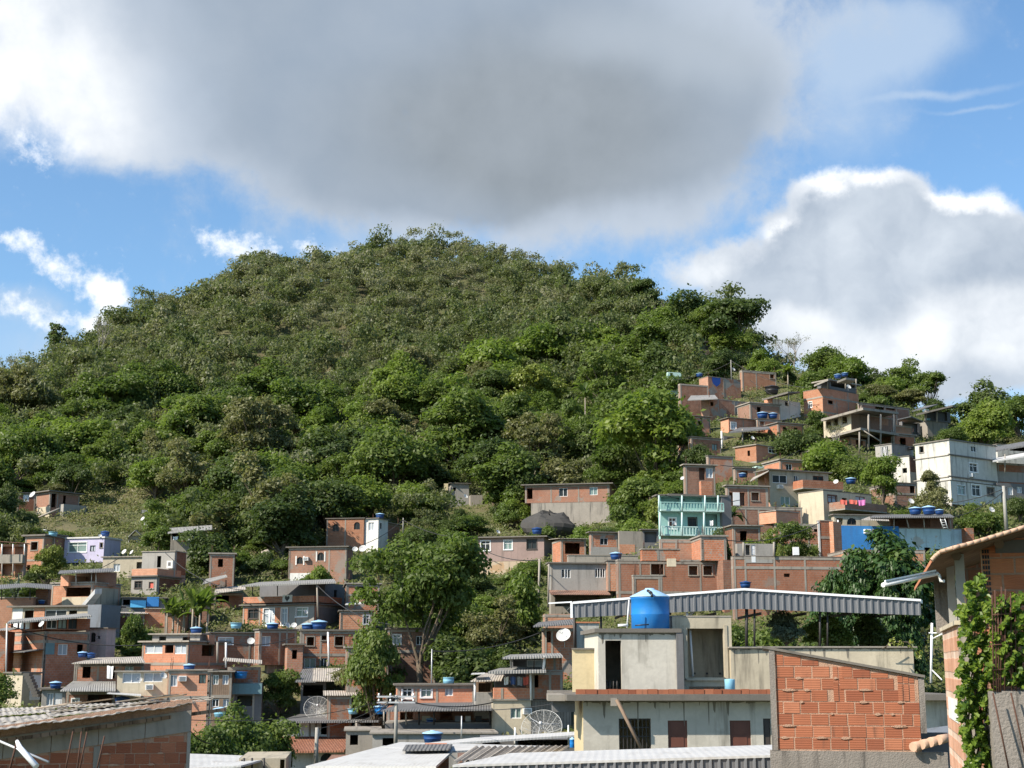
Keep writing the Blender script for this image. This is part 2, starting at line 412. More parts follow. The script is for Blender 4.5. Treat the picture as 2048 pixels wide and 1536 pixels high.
# ------------------------------------------------------------------ houses
FOOT = []      # footprints, kept clear of brush
class Block:
    pass
class House:
    def __init__(s, name, label, u, v, d, cat='house', group=None):
        s.root = empty(name, P(u, v, d), label, cat, group); s.d = d
    def add(s, mb, name, mat, parent=None, label=None):
        o = mb.build(name, mat, parent or s.root)
        if o is None: return None
        if parent is not None and parent is not s.root:
            pass
        if label: o['label'] = label
        return o
    # box whose front face covers a picture rectangle at distance d
    def box(s, u0, v0, u1, v1, d, depth, mat, name, yaw=0.0, parent=None, label=None):
        b = MB(); um, vm = (u0 + u1) / 2, (v0 + v1) / 2
        c = P(um, vm, d); w = (u1 - u0) / F * d * 1.02; h = P(um, v0, d).z - P(um, v1, d).z
        a = math.radians(yaw); r = Vector((math.cos(a), math.sin(a), 0)); l = Vector((-math.sin(a), math.cos(a), 0))
        w = w / max(.3, math.cos(a))
        b.box(c - r * w / 2 - Vector((0, 0, h / 2)), r * w, l * depth, Vector((0, 0, h)))
        return s.add(b, name, mat, parent, label)
    # sloping sheet through four picture points (u, v, d), with thickness
    def sheet(s, pts, mat, th=.06, name='roof_sheet', parent=None, label=None):
        b = MB(); q = [P(*p) for p in pts]; dn = Vector((0, 0, -th))
        # ribs run from the first edge to the opposite edge
        w = (q[1] - q[0]).length; h = (q[3] - q[0]).length
        b.quad(q[0], q[1], q[2], q[3], [(0, 0), (w, 0), (w, h), (0, h)])
        t = [p + dn for p in q]
        b.quad(t[3], t[2], t[1], t[0], [(0, h), (w, h), (w, 0), (0, 0)])
        for i in range(4):
            j = (i + 1) % 4
            b.quad(t[i], t[j], q[j], q[i])
        return s.add(b, name, mat, parent, label)
    def bar(s, p0, p1, r, mat, name='post', n=6, parent=None, label=None):
        if r > .05 and p0[2] > 70: r *= .68
        b = MB(); b.tube([P(*p0), P(*p1)], r, n); return s.add(b, name, mat, parent, label)
    def blk(s, mat, uL, uC, uR, vT, vB, d, th, R=(), L=(), roof=('slab', .25, .14, 'slab'), ext=3.0, wl=5.0, wr=5.0,
            frame=False, colR=(), colL=(), beam=(), matL=None, framemat='concrete'):
        B = Block(); B.h = s
        a = math.radians(th); r = Vector((math.cos(a), math.sin(a), 0)); l = Vector((-math.sin(a), math.cos(a), 0))
        kC, kz = ray(uC, vT); C = Vector((kC * d, d, 0)); zT = CZ + kz * d; zB = CZ + ray(uC, vB)[1] * d - ext
        def solve(u, dr, default):
            k = ray(u, vT)[0]; den = dr.x - k * dr.y
            if abs(den) < 1e-5: return default
            w = (k * C.y - C.x) / den
            if w < .4 or w > 22:
                print('WARN size', s.root['label'], mat, round(w, 2), 'th', th); return default
            return w
        B.wr = solve(uR, r, wr) if uR is not None and uR > uC else wr
        B.wl = solve(uL, l, wl) if uL is not None and uL < uC else wl
        B.C, B.r, B.l, B.zT, B.zB, B.d = C, r, l, zT, zB, d
        B.faces = {'R': (r, -l, B.wr), 'L': (l, -r, B.wl)}
        def px(face, u, v):
            dr, nn, w = B.faces[face]; kx, kzz = ray(u, v)
            t = C.dot(nn) / (kx * nn.x + nn.y)
            return (t * kx - C.x) * dr.x + (t - C.y) * dr.y, CZ + t * kzz
        B.px = px
        pt = lambda face, s_, z, out=0.0: Vector((C.x + B.faces[face][0].x * s_ + B.faces[face][1].x * out, C.y + B.faces[face][0].y * s_ + B.faces[face][1].y * out, z))
        B.pt = pt
        FOOT.append((C.copy(), r, l, B.wr, B.wl, zT))
        holes = {'R': [], 'L': []}
        for face, feats in (('R', R), ('L', L)):
            w = B.faces[face][2]
            for f in feats:
                k, u0, v0, u1, v1 = f[:5]; um, vm = (u0 + u1) / 2, (v0 + v1) / 2
                s0, s1 = sorted((px(face, u0, vm)[0], px(face, u1, vm)[0])); z0, z1 = px(face, um, v1)[1], px(face, um, v0)[1]
                s0, s1 = max(s0, .06), min(s1, w - .06); z0, z1 = max(z0, zB + .1), min(z1, zT - .05)
                if s1 - s0 < .15 or z1 - z0 < .15: print('WARN feature', s.root['label'], f, round(s0, 2), round(s1, 2), round(w, 2)); continue
                holes[face].append((s0, s1, z0, z1, k, f[5] if len(f) > 5 else None))
        if roof and roof[0] == 'slab' and len(roof) > 4: pass
        for face in 'RL':
            pass
        wm = MB(); wmL = MB() if matL else wm
        mbs = {'R': wm, 'L': wmL}
        for face in 'RL':
            dr, nn, w = B.faces[face]; mb = mbs[face]
            xs = sorted({0.0, w, *[h[0] for h in holes[face]], *[h[1] for h in holes[face]]})
            zs = sorted({zB, zT, *[h[2] for h in holes[face]], *[h[3] for h in holes[face]]})
            flip = face == 'L'
            for i in range(len(xs) - 1):
                for j in range(len(zs) - 1):
                    xm, zm = (xs[i] + xs[i + 1]) / 2, (zs[j] + zs[j + 1]) / 2
                    if any(h[0] < xm < h[1] and h[2] < zm < h[3] for h in holes[face]): continue
                    x0, x1 = (xs[i], xs[i + 1]) if not flip else (xs[i + 1], xs[i])
                    sg = -1 if flip else 1
                    mb.quad(pt(face, x0, zs[j]), pt(face, x1, zs[j]), pt(face, x1, zs[j + 1]), pt(face, x0, zs[j + 1]),
                            [(sg * x0, zs[j]), (sg * x1, zs[j]), (sg * x1, zs[j + 1]), (sg * x0, zs[j + 1])])
            dp = -.16
            for (s0, s1, z0, z1, k, mm) in holes[face]:
                q = [(s0, z0), (s1, z0), (s1, z1), (s0, z1)]
                for i in range(4):
                    a_, b_ = q[i], q[(i + 1) % 4]
                    mb.quad(pt(face, *a_), pt(face, *b_), pt(face, *b_, dp), pt(face, *a_, dp))
                if k == 'a':   # arch: fill the upper corners
                    rr = (s1 - s0) / 2; zc = max(z0 + .05, z1 - rr); n = 6
                    for sg in (-1, 1):
                        arc = [(s0 + rr + sg * rr * math.cos(t), zc + (z1 - zc) * math.sin(t)) for t in [math.pi / 2 * i / n for i in range(n + 1)]]
                        poly = [(s0 + rr + sg * rr, z1)] + arc
                        pp = [pt(face, *x, -.004) for x in poly]
                        if (sg > 0) == flip: pp.reverse()
                        mb.poly(pp)
        # the two hidden sides, ceiling
        e1 = C + r * B.wr; e2 = e1 + l * B.wl; e3 = C + l * B.wl
        z3 = lambda p, z: Vector((p.x, p.y, z))
        wm.quad(z3(e1, zB), z3(e2, zB), z3(e2, zT), z3(e1, zT), [(0, zB), (B.wl, zB), (B.wl, zT), (0, zT)])
        wm.quad(z3(e2, zB), z3(e3, zB), z3(e3, zT), z3(e2, zT), [(0, zB), (B.wr, zB), (B.wr, zT), (0, zT)])
        wm.quad(z3(C, zT - .01), z3(e1, zT - .01), z3(e2, zT - .01), z3(e3, zT - .01))
        B.wall = s.add(wm, 'wall', mat)
        if matL: s.add(wmL, 'wall', matL)
        for face in 'RL':
            for (s0, s1, z0, z1, k, mm) in holes[face]:
                s.opening(B, face, s0, s1, z0, z1, k, mm)
        if roof and roof[0] == 'slab':
            ov, tt, rm = roof[1:4]; b = MB()
            b.box(z3(C - r * ov - l * ov, zT), r * (B.wr + 2 * ov), l * (B.wl + 2 * ov), Vector((0, 0, tt)))
            s.add(b, 'roof', rm); B.ztop = zT + tt
            if mat.startswith('brick') and rm != 'slab' and B.wr > 2:
                for cx, cy in ((.15, .15), (B.wr - .2, .15)):
                    b = MB()
                    for ex, ey in ((0, 0), (.1, 0), (0, .1), (.1, .1)):
                        p = z3(C + r * (cx + ex) + l * (cy + ey), zT + tt - .01); b.tube([p, p + Vector((random.uniform(-.06, .06), random.uniform(-.06, .06), random.uniform(.5, 1.0)))], .014, 4)
                    s.add(b, 'starter_rods', 'rust')
        elif roof and roof[0] == 'sheet':   # mono pitch towards the back
            ov, rise, rm = roof[1:4]; b = MB(); p0 = C - r * ov - l * ov; p1 = p0 + r * (B.wr + 2 * ov); p2 = p1 + l * (B.wl + 2 * ov); p3 = p0 + l * (B.wl + 2 * ov)
            za, zb = zT + .02, zT + rise
            w, h = (p1 - p0).length, (p3 - p0).length
            for dz, rev in ((.05, 0), (0, 1)):
                q = [z3(p0, za + dz), z3(p1, za + dz), z3(p2, zb + dz), z3(p3, zb + dz)]; uvq = [(0, 0), (w, 0), (w, h), (0, h)]
                if rev: q.reverse(); uvq.reverse()
                b.quad(*q, uvq)
            for (x, y, zx, zy) in ((p0, p1, za, za), (p1, p2, za, zb), (p2, p3, zb, zb), (p3, p0, zb, za)):
                b.quad(z3(x, zx), z3(y, zy), z3(y, zy + .05), z3(x, zx + .05))
            s.add(b, 'roof', rm); B.ztop = zT + .08
        else: B.ztop = zT
        if mat.startswith('brick') and zT - zB - ext > 1.3 and B.wr > 1.5 and not matL: frame = True
        if frame or colR or colL or beam:
            b = MB(); cw = .16; pr = .025
            def colm(face, x):
                dr, nn, w = B.faces[face]; b.box(pt(face, x - cw / 2, zB, -.02), dr * cw, nn * (pr + .02), Vector((0, 0, zT - zB - .003)))
            def bm(face, z, hh=.2):
                dr, nn, w = B.faces[face]; b.box(pt(face, 0.02, z - hh / 2, -.02), dr * (w - .04), nn * (pr + .026), Vector((0, 0, hh)))
            if frame:
                for f in 'RL':
                    w = B.faces[f][2]; colm(f, .12 + .0); colm(f, w - .12)
                    bm(f, zT - .14)
            for u in colR: colm('R', px('R', u, vT)[0])
            for u in colL: colm('L', px('L', u, vT)[0])
            for v in beam:
                for f in 'RL':
                    z = CZ + ray(uC, v)[1] * d; bm(f, z, .24)
            s.add(b, 'concrete_frame', framemat)
        return B
    def opening(s, B, face, s0, s1, z0, z1, k, mm):
        dr, nn, w = B.faces[face]; pt = B.pt
        up = Vector((0, 0, 1))
        def panel(mb, a, b_, c, e, o0, o1): mb.box(pt(face, a, c, o0), dr * (b_ - a), nn * (o1 - o0), up * (e - c))
        if k == 'o': return
        if k == 't' and mm is None: k = 'T'
        if k in 'wcagWtT':
            f = MB(); t = .055; o0, o1 = -.12, -.06
            sm = (s0 + s1) / 2
            if k != 'T':
                panel(f, s0, s1, z0, z0 + t, o0, o1); panel(f, s0, s1, z1 - t, z1, o0, o1)
                panel(f, s0, s0 + t, z0 + t, z1 - t, o0, o1); panel(f, s1 - t, s1, z0 + t, z1 - t, o0, o1)
            if k in 'wWag' or k == 'c' or s1 - s0 > 1.2: panel(f, sm - t / 2, sm + t / 2, z0 + t, z1 - t, o0, o1 - .01)
            if k in 'W' : panel(f, s0 + t, s1 - t, z1 - (z1 - z0) * .3 - t / 2, z1 - (z1 - z0) * .3 + t / 2, o0, o1 - .012)
            if k in 'WtT':   # proud surround and sill
                panel(f, s0 - .1, s1 + .1, z0 - .1, z0 - .004, -.01, .08)
                panel(f, s0 - .09, s0 - .004, z0, z1, -.01, .03); panel(f, s1 + .004, s1 + .09, z0, z1, -.01, .03); panel(f, s0 - .09, s1 + .09, z1 + .004, z1 + .09, -.01, .03)
            if k == 'g':
                nb = max(3, int((s1 - s0) / .22))
                for i in range(1, nb): x = s0 + (s1 - s0) * i / nb; panel(f, x - .025, x + .025, z0 + t, z1 - t, -.03, .01)
            fm = {'T': 'concrete', 'w': 'alum', 'W': 'alum', 'c': 'alum', 't': 'concrete', 'g': 'alum', 'a': 'door_dark'}[k]
            if k in 'wW' and mm is None:
                fm = random.choice(('alum', 'alum', 'alum', 'steel', 'door_dark', 'door_brown')); mm = random.choice(('glass', 'glass', 'glass', 'glassgreen', 'curtain'))
            fo = s.add(f, 'window', fm)
            if k == 'T': return
            g = MB(); a, b_ = (s0, s1) if face == 'R' else (s1, s0)
            g.quad(pt(face, a, z0, -.13), pt(face, b_, z0, -.13), pt(face, b_, z1, -.13), pt(face, a, z1, -.13))
            go = g.build('pane', mm or ('curtain' if k == 'c' else 'glass'), None, s.root.location)
            go.location = (0, 0, 0); go.parent = fo
        elif k == 'd':
            f = MB(); panel(f, s0, s1, z0, z1, -.14, -.07)
            # raised panels of the leaf
            for zz0, zz1 in ((.1, .46), (.54, .92)): panel(f, s0 + (s1 - s0) * .18, s1 - (s1 - s0) * .18, z0 + (z1 - z0) * zz0, z0 + (z1 - z0) * zz1, -.075, -.05)
            fo = s.add(f, 'door', mm or 'door_brown')
        elif k == 'D':     # door leaf standing open in a wider dark hole
            f = MB(); panel(f, s0, s0 + (s1 - s0) * .6, z0, z1, -.02, .03); s.add(f, 'door', mm or 'door_white')
    def stains(s, B, face, u0, u1, v, hmax, n, seed, mat='stain'):
        """dark rain stains that run down from an edge"""
        rg = random.Random(seed); px, pt = B.px, B.pt; um = (u0 + u1) / 2
        s0, s1 = sorted((px(face, u0, v)[0], px(face, u1, v)[0])); z = px(face, um, v)[1]; b = MB()
        top = [(s0, z)]; x = s0; k = 0
        while x < s1 - .02:      # an uneven band under the edge
            w = min(rg.uniform(.1, .35), s1 - x); d0, d1 = rg.uniform(.02, .09), rg.uniform(.02, .09)
            b.poly([pt(face, x, z - d0, .004), pt(face, x + w, z - d1, .004), pt(face, x + w, z, .004), pt(face, x, z, .004)]); x += w
        x = s0 + .1
        while x < s1 - .2:       # narrow runs of water
            w = rg.uniform(.025, .11); d = .12 + hmax * rg.random() ** 2; k = rg.uniform(-.2, .2)
            b.poly([pt(face, x + w * (.5 + k), z - d, .006), pt(face, x + w * .85, z - d * .8, .006), pt(face, x + w, z - d * .3, .006), pt(face, x + w * 1.3, z - .02, .006), pt(face, x - w * .3, z - .02, .006), pt(face, x, z - d * .35, .006), pt(face, x + w * .1, z - d * .75, .006)])
            x += rg.uniform(.15, 1.1)
        s.add(b, 'rain_stain', mat)
    # things fixed to a face
    def rect(s, B, face, u0, v0, u1, v1, mat, name, proud=.05, base=0.0, parent=None, label=None):
        um, vm = (u0 + u1) / 2, (v0 + v1) / 2; px, pt = B.px, B.pt; dr, nn, w = B.faces[face]
        s0, s1 = sorted((px(face, u0, vm)[0], px(face, u1, vm)[0])); z0, z1 = px(face, um, v1)[1], px(face, um, v0)[1]
        b = MB(); b.box(pt(face, s0, z0, base - .01), dr * (s1 - s0), nn * (proud + .01), Vector((0, 0, z1 - z0)))
        return s.add(b, name, mat, parent, label)
    def parapet(s, B, mat, h, faces='RL', th=.12, name='parapet', ov=0.0):
        b = MB(); z = B.ztop + .003
        C, r, l = B.C, B.r, B.l
        q = lambda x, y: Vector((C.x + r.x * x + l.x * y, C.y + r.y * x + l.y * y, z))
        if 'R' in faces: b.box(q(0, 0), r * B.wr, l * th, Vector((0, 0, h)))
        if 'L' in faces: b.box(q(0, th + .003), r * th, l * (B.wl - th), Vector((0, 0, h * .995)))
        if 'r' in faces: b.box(q(B.wr - th, th + .003), r * th, l * (B.wl - th), Vector((0, 0, h * .99)))
        if 'b' in faces: b.box(q(th + .003, B.wl - th), r * (B.wr - 2 * th - .006), l * th, Vector((0, 0, h * .985)))
        return s.add(b, name, mat)
    def balcony(s, B, face, u0, u1, vtop, vbot, out, mat, name='balcony', slab='concrete', rail=False):
        """floor slab and a parapet that stand out from a face"""
        px, pt = B.px, B.pt; dr, nn, w = B.faces[face]; um = (u0 + u1) / 2
        s0, s1 = sorted((px(face, u0, vbot)[0], px(face, u1, vbot)[0])); z0, z1 = px(face, um, vbot)[1], px(face, um, vtop)[1]
        b = MB(); b.box(pt(face, s0, z0 - .14, .005), dr * (s1 - s0), nn * out, Vector((0, 0, .14))); sl = s.add(b, 'floor_slab', slab)
        b = MB()
        if rail:
            nb = max(4, int((s1 - s0) / .3)); hh = z1 - z0
            for i in range(nb + 1):
                x = s0 + .04 + (s1 - s0 - .08) * i / nb
                b.box(pt(face, x - .065, z0 + .003, out - .1), dr * .13, nn * .08, Vector((0, 0, hh - .1)))
            b.box(pt(face, s0, z1 - .1, out - .13), dr * (s1 - s0), nn * .13, Vector((0, 0, .1)))
        else:
            b.box(pt(face, s0, z0 + .003, out - .1), dr * (s1 - s0), nn * .1, Vector((0, 0, z1 - z0)))
            for x in (s0, s1 - .1): b.box(pt(face, x, z0 + .003, .008), dr * .1, nn * (out - .112), Vector((0, 0, z1 - z0 - .005)))
        return s.add(b, name, mat)
    def awning(s, B, face, u0, u1, v, out, drop, mat, name='awning', th=.05):
        px, pt = B.px, B.pt; dr, nn, w = B.faces[face]; um = (u0 + u1) / 2
        s0, s1 = sorted((px(face, u0, v)[0], px(face, u1, v)[0])); z = px(face, um, v)[1]
        b = MB(); q = [pt(face, s0, z - drop, out), pt(face, s1, z - drop, out), pt(face, s1, z, .01), pt(face, s0, z, .01)]
        if face == 'L': q = [q[1], q[0], q[3], q[2]]
        w_, h_ = (q[1] - q[0]).length, (q[2] - q[1]).length; uvq = [(0, 0), (w_, 0), (w_, h_), (0, h_)]
        b.quad(*q, uvq); t = [p - Vector((0, 0, th)) for p in q]; b.quad(t[3], t[2], t[1], t[0], uvq[::-1])
        for i in range(4): j = (i + 1) % 4; b.quad(t[i], t[j], q[j], q[i])
        return s.add(b, name, mat)
    def ac(s, B, face, u, v):
        px, pt = B.px, B.pt; dr, nn, w = B.faces[face]; x, z = px(face, u, v)
        b = MB(); b.box(pt(face, x - .3, z - .2, .0), dr * .6, nn * .4, Vector((0, 0, .4))); o = s.add(b, 'air_conditioner', 'plastic_white')
        b = MB()
        for i in range(5): b.box(pt(face, x - .24, z - .15 + i * .065, .405), dr * .48, nn * .012, Vector((0, 0, .025)))
        g = b.build('grille', 'plastic_black', None, s.root.location); g.location = (0, 0, 0); g.parent = o
    def floors(s, B, vs, mat='concrete'):
        b = MB(); C, r, l = B.C, B.r, B.l
        for v in vs:
            z = CZ + ray(0, v)[1] * 0 + (P(1024, v, B.d).z - CZ)
            b.box(Vector((C.x + .05 * (r.x + l.x), C.y + .05 * (r.y + l.y), z - .08)), r * (B.wr - .1), l * (B.wl - .1), Vector((0, 0, .16)))
        s.add(b, 'floor_slab', mat)
# ------------------------------------------------------------------ rooftop things
def _tank_meshes(tall):
    b = MB()
    if tall:   # upright polyethylene tank
        b.lathe([(.76, 0), (.79, .02), (.79, .55), (.80, .58), (.80, .62), (.79, .65), (.79, 1.22), (.82, 1.25), (.82, 1.31), (.78, 1.33)], 40)
        lid = MB(); lid.lathe([(.84, 1.315), (.85, 1.35), (.82, 1.37), (.62, 1.47), (.36, 1.60), (.20, 1.66), (.19, 1.71), (.02, 1.715)], 40)
    else:      # tapered tub, wider at the top
        b.lathe([(.56, 0), (.60, .02), (.66, .30), (.68, .32), (.68, .36), (.67, .38), (.72, .66), (.78, .67), (.78, .72), (.74, .73)], 28)
        lid = MB(); lid.lathe([(.80, .70), (.81, .74), (.72, .79), (.40, .88), (.20, .90), (.18, .94), (.02, .945)], 28)
    return b.mesh('tank_body'), lid.mesh('tank_lid')
for k_ in (0, 1):
    pass
TANKM = {t: _tank_meshes(t) for t in (False, True)}
for t in TANKM.values():
    for me in t: me.materials.append(M['plastic_blue'])
def tank(u, vb, wpx, d, label, mat='plastic_navy', lid='plastic_lid', tall=False, group='water tanks on the rooftops', open_=False, vt=None):
    w = wpx / F * d * 1.02; s = w / (1.66 if tall else 1.6)
    p = P(u, vb, d)
    r = empty('water_tank', p, label, 'water tank', group, rz=random.uniform(0, 6))
    sz = s
    if vt is not None: sz = (P(u, vt, d).z - p.z) / (1.72 if tall else .945)
    r.scale = (s, s, sz)
    inst('tank_body', TANKM[tall][0], r, mat)
    if not open_: inst('lid', TANKM[tall][1], r, lid)
    # tie it to the roof under it: short stand beams when it floats is left to the placement
    return r

def _dish_meshes():
    b = MB(); prof = []
    n = 7
    for i in range(n + 1): x = .5 * i / n; prof.append((max(x, .004), x * x * .62))
    b.lathe(prof, 26, cap=False); b.lathe([(r_, z_ - .012) for r_, z_ in prof][::-1], 26, cap=False)
    b.lathe([(.5, .143), (.515, .15), (.51, .165), (.5, .155)], 26, cap=False)
    bowl = b
    a = MB()
    for t in (0.4, 2.5, 4.6): a.tube([(.47 * math.cos(t), .47 * math.sin(t), .14), (0, 0, .40)], .012, 5)
    a.lathe([(.04, .37), (.045, .38), (.045, .47), (.02, .48)], 10)
    # turn the bowl so that its axis looks along -Y and up
    R = Matrix.Rotation(math.radians(58), 3, 'X')
    for m_ in (bowl, a): m_.v = [tuple(R @ Vector(p) + Vector((0, 0, .42))) for p in m_.v]
    st = MB(); st.tube([(0, .12, -.35), (0, .12, .28), (0, .0, .42)], .025, 6)
    return bowl.mesh('dish_bowl'), a.mesh('dish_arm'), st.mesh('dish_mast')
DISHM = _dish_meshes()
for me in DISHM: me.materials.append(M['dish'])
def dish(u, v, wpx, d, label, az=-35, mat='dish', group='satellite dishes on the roofs and walls', stand=True):
    w = wpx / F * d; s = w / .98
    p = P(u, v, d); p.z -= .42 * s
    r = empty('satellite_dish', p, label, 'satellite dish', group, rz=math.radians(az)); r.scale = (s, s, s)
    inst('bowl', DISHM[0], r, mat); inst('feed_arm', DISHM[1], r, 'steel')
    if stand: inst('mast', DISHM[2], r, 'steel')
    return r

def mesh_dish(u, v, wpx, d, label, tilt=62, az=20):
    """big open parabolic antenna of wire mesh on ribs"""
    w = wpx / F * d; R_ = w / 2; p = P(u, v, d)
    r = empty('parabolic_antenna', p, label, 'antenna', rz=math.radians(az))
    Rm = Matrix.Rotation(math.radians(tilt), 3, 'X')
    T = lambda q: tuple(Rm @ (Vector(q)))
    f = lambda x: x * x * .42 / R_
    ribs = MB(); rim = MB(); net = MB()
    n = 16
    for i in range(n):
        a = 2 * math.pi * i / n
        ribs.tube([T((x * R_ * math.cos(a), x * R_ * math.sin(a), f(x * R_))) for x in (.06, .35, .7, 1)], .010, 5)
    for x in (.5, 1.0):
        rim.tube([T((x * R_ * math.cos(a), x * R_ * math.sin(a), f(x * R_))) for a in [2 * math.pi * i / 36 for i in range(37)]], .016 if x == 1 else .01, 5, cap=False)
    for i in range(72):   # mesh: thin radial and ring wires
        a = 2 * math.pi * (i + .5) / 72
        net.tube([T((x * R_ * math.cos(a), x * R_ * math.sin(a), f(x * R_))) for x in (.2, .6, 1)], .0045, 3, cap=False)
    for x in np.linspace(.12, .95, 16):
        net.tube([T((x * R_ * math.cos(a), x * R_ * math.sin(a), f(x * R_))) for a in [2 * math.pi * i / 30 for i in range(31)]], .0045, 3, cap=False)
    feed = MB(); F0 = T((0, 0, R_ * .75))
    for a in (.3, 2.4, 4.5): feed.tube([T((R_ * .9 * math.cos(a), R_ * .9 * math.sin(a), f(R_ * .9))), F0], .014, 5)
    feed.lathe([(.06, -.05), (.09, 0), (.09, .12), (.03, .14)], 10, o=F0)
    mast = MB(); mast.tube([(0, .05, -R_ * 1.15), (0, .05, -.05)], .05, 8)
    for nm, mb, mt in (('rib_frame', ribs, 'dish'), ('rim', rim, 'dish'), ('wire_mesh', net, 'dish'), ('feed_arm', feed, 'steel'), ('mast', mast, 'steel')):
        o = bpy.data.objects.new(nm, mb.mesh(nm, M[mt])); col.objects.link(o); o.parent = r
    return r

def laundry(u0, u1, v, h, d, label, mats, group='washing hung out to dry'):
    """cloths over a line, each a thing"""
    n = len(mats); w = (u1 - u0) / F * d / n
    for i, m_ in enumerate(mats):
        b = MB(); x0 = P(u0, v, d) + Vector((i * w, 0, 0)); ww = w * random.uniform(.65, .9); hh = h / F * d * random.uniform(.75, 1.1)
        nx, nz = 6, 5; g = []
        ph = random.uniform(0, 6)
        for iz in range(nz + 1):
            for ix in range(nx + 1):
                x = ix / nx; z = iz / nz
                g.append(x0 + Vector((ww * (x * (1 - .12 * z) + .06 * z), -.05 * math.sin(x * 9 + ph) * (.3 + z), -hh * z - .03 * math.sin(x * 5 + ph))))
        for iz in range(nz):
            for ix in range(nx):
                a = iz * (nx + 1) + ix; b.quad(g[a + nx + 1], g[a + nx + 2], g[a + 1], g[a], smooth=True)
                e = Vector((0, .012, 0)); b.quad(g[a] + e, g[a + 1] + e, g[a + nx + 2] + e, g[a + nx + 1] + e, smooth=True)
        o = b.build('hanging_cloth', m_, None, x0); tag(o, label if isinstance(label, str) else label[i], 'laundry', group)

def pole(u, v0, v1, d, label, r=.12, arms=(), mat='post', name='utility_pole', cat='pole', lamp=False):
    a, b_ = P(u, v0, d), P(u, v1, d)
    a = Vector((b_.x, b_.y, a.z))
    root = empty(name, b_, label, cat)
    b = MB(); b.tube([b_, a], [r, r * .75], 10); b.build('shaft', mat, root)
    for dz, half in arms:
        c = MB(); z = a.z - dz; c.box((a.x - half, a.y - .06 - r, z), (2 * half, 0, 0), (0, .1, 0), (0, 0, .1))
        o = c.build('crossarm', 'steel', root)
        i_ = MB()
        for x in np.linspace(-half * .9, half * .9, 4): i_.lathe([(.035, 0), (.06, .04), (.06, .12), (.03, .16)], 8, o=(a.x + x, a.y - .01 - r, z + .1))
        j = i_.build('insulators', 'plastic_white', None, root.location); j.location = (0, 0, 0); j.parent = o
    return root

def cable(p0, p1, sag, label, r=.02, group='overhead cables'):
    a, b_ = P(*p0), P(*p1); n = 24
    pts = [a.lerp(b_, i / n) - Vector((0, 0, sag * 4 * (i / n) * (1 - i / n))) for i in range(n + 1)]
    m = MB(); m.tube(pts, r, 5); o = m.build('overhead_cable', 'cable', None, a); tag(o, label, 'cable', group)
# ================================================================== houses on the left
SL = ('slab', .25, .14, 'slab'); SC = ('slab', .2, .16, 'concrete'); NO = None
def S(ov=.3, rise=.5, m='sheet'): return ('sheet', ov, rise, m)

h = House('house', 'brick house with white balcony posts under a clay eave, left of the square-window house', 20, 1165, 166)
B = h.blk('brick2', -40, 50, 56, 1088, 1165, 166, 82, L=[('o', 4, 1093, 24, 1109), ('o', 29, 1093, 47, 1109), ('o', 4, 1129, 25, 1152), ('o', 30, 1130, 46, 1154)], roof=S(.5, .5, 'tile'))
h.balcony(B, 'L', -20, 50, 1110, 1125, .7, 'concrete')
for u in (4, 26, 49): h.bar((u, 1088, 164.9), (u, 1111, 164.9), .09, 'alum')
for u in (4, 26): h.bar((u, 1127, 164.9), (u, 1155, 164.9), .1, 'concrete')

h = House('house', 'orange brick house with one dark square window and a dark flat slab roof', 70, 1165, 170)
B = h.blk('brick3', 51, 89, 130, 1072, 1165, 170, 72, L=[('t', 62, 1084, 75, 1100), ('o', 53, 1130, 60, 1154), ('o', 64, 1131, 76, 1154)], roof=('slab', .35, .2, 'slab'), matL=None, beam=(1120,))
h.blk('brickdark', 89, 108, 132, 1070, 1150, 171.5, 72, roof=SL)

h = House('house', 'low white house with a dark roof slab just behind the lilac house', 160, 1090, 192)
h.blk('whitegrey', 112, 178, 186, 1066, 1092, 192, 78, L=[('o', 156, 1069, 166, 1075)], roof=('slab', .4, .25, 'slab'))

h = House('house', 'lilac painted house with a long greenish glazed window', 170, 1137, 172)
B = h.blk('purple', 130, 209, 242, 1076, 1121, 172, 75, L=[('W', 137, 1085, 173, 1104, 'glassgreen'), ('w', 180, 1091, 191, 1103), ('t', 200, 1086, 205, 1095)], roof=('slab', .15, .18, 'white'), ext=.2)
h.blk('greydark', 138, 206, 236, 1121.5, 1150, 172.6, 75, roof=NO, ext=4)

h = House('house', 'long cream house with rain-stained walls below the lilac house', 245, 1200, 163)
B = h.blk('creamdirty', 206, 291, 297, 1114, 1200, 163, 80, L=[('w', 227, 1128, 240, 1143), ('o', 273, 1124, 285, 1137)], roof=('slab', .2, .12, 'concrete'), beam=(1160,))

h = House('house', 'two-storey grey rendered house with brick parapet and white framed lower window', 310, 1205, 155)
B = h.blk('grey', 285, 350, 373, 1103, 1150, 158, 76, L=[('o', 314, 1112, 322, 1135)], roof=('slab', .1, .1, 'concrete'), matL=None)
h.rect(B, 'L', 337, 1122, 349, 1137, 'white', 'window_box', .45); h.rect(B, 'L', 340, 1125, 345, 1132, 'greydark', 'window', .47)
h.rect(B, 'R', 353, 1104, 371, 1150, 'brickdark', 'brick_panel', .03)
B = h.blk('grey', 263, 314, 362, 1153, 1205, 155, 70, L=[('W', 270, 1163, 283, 1176), ('t', 298, 1164, 307, 1177, 'cloth_red')], roof=('slab', .3, .14, 'slab'))
h.rect(B, 'R', 318, 1158, 358, 1200, 'brickdark', 'brick_panel', .03)
h.parapet(B, 'brick3', .75, 'LR')

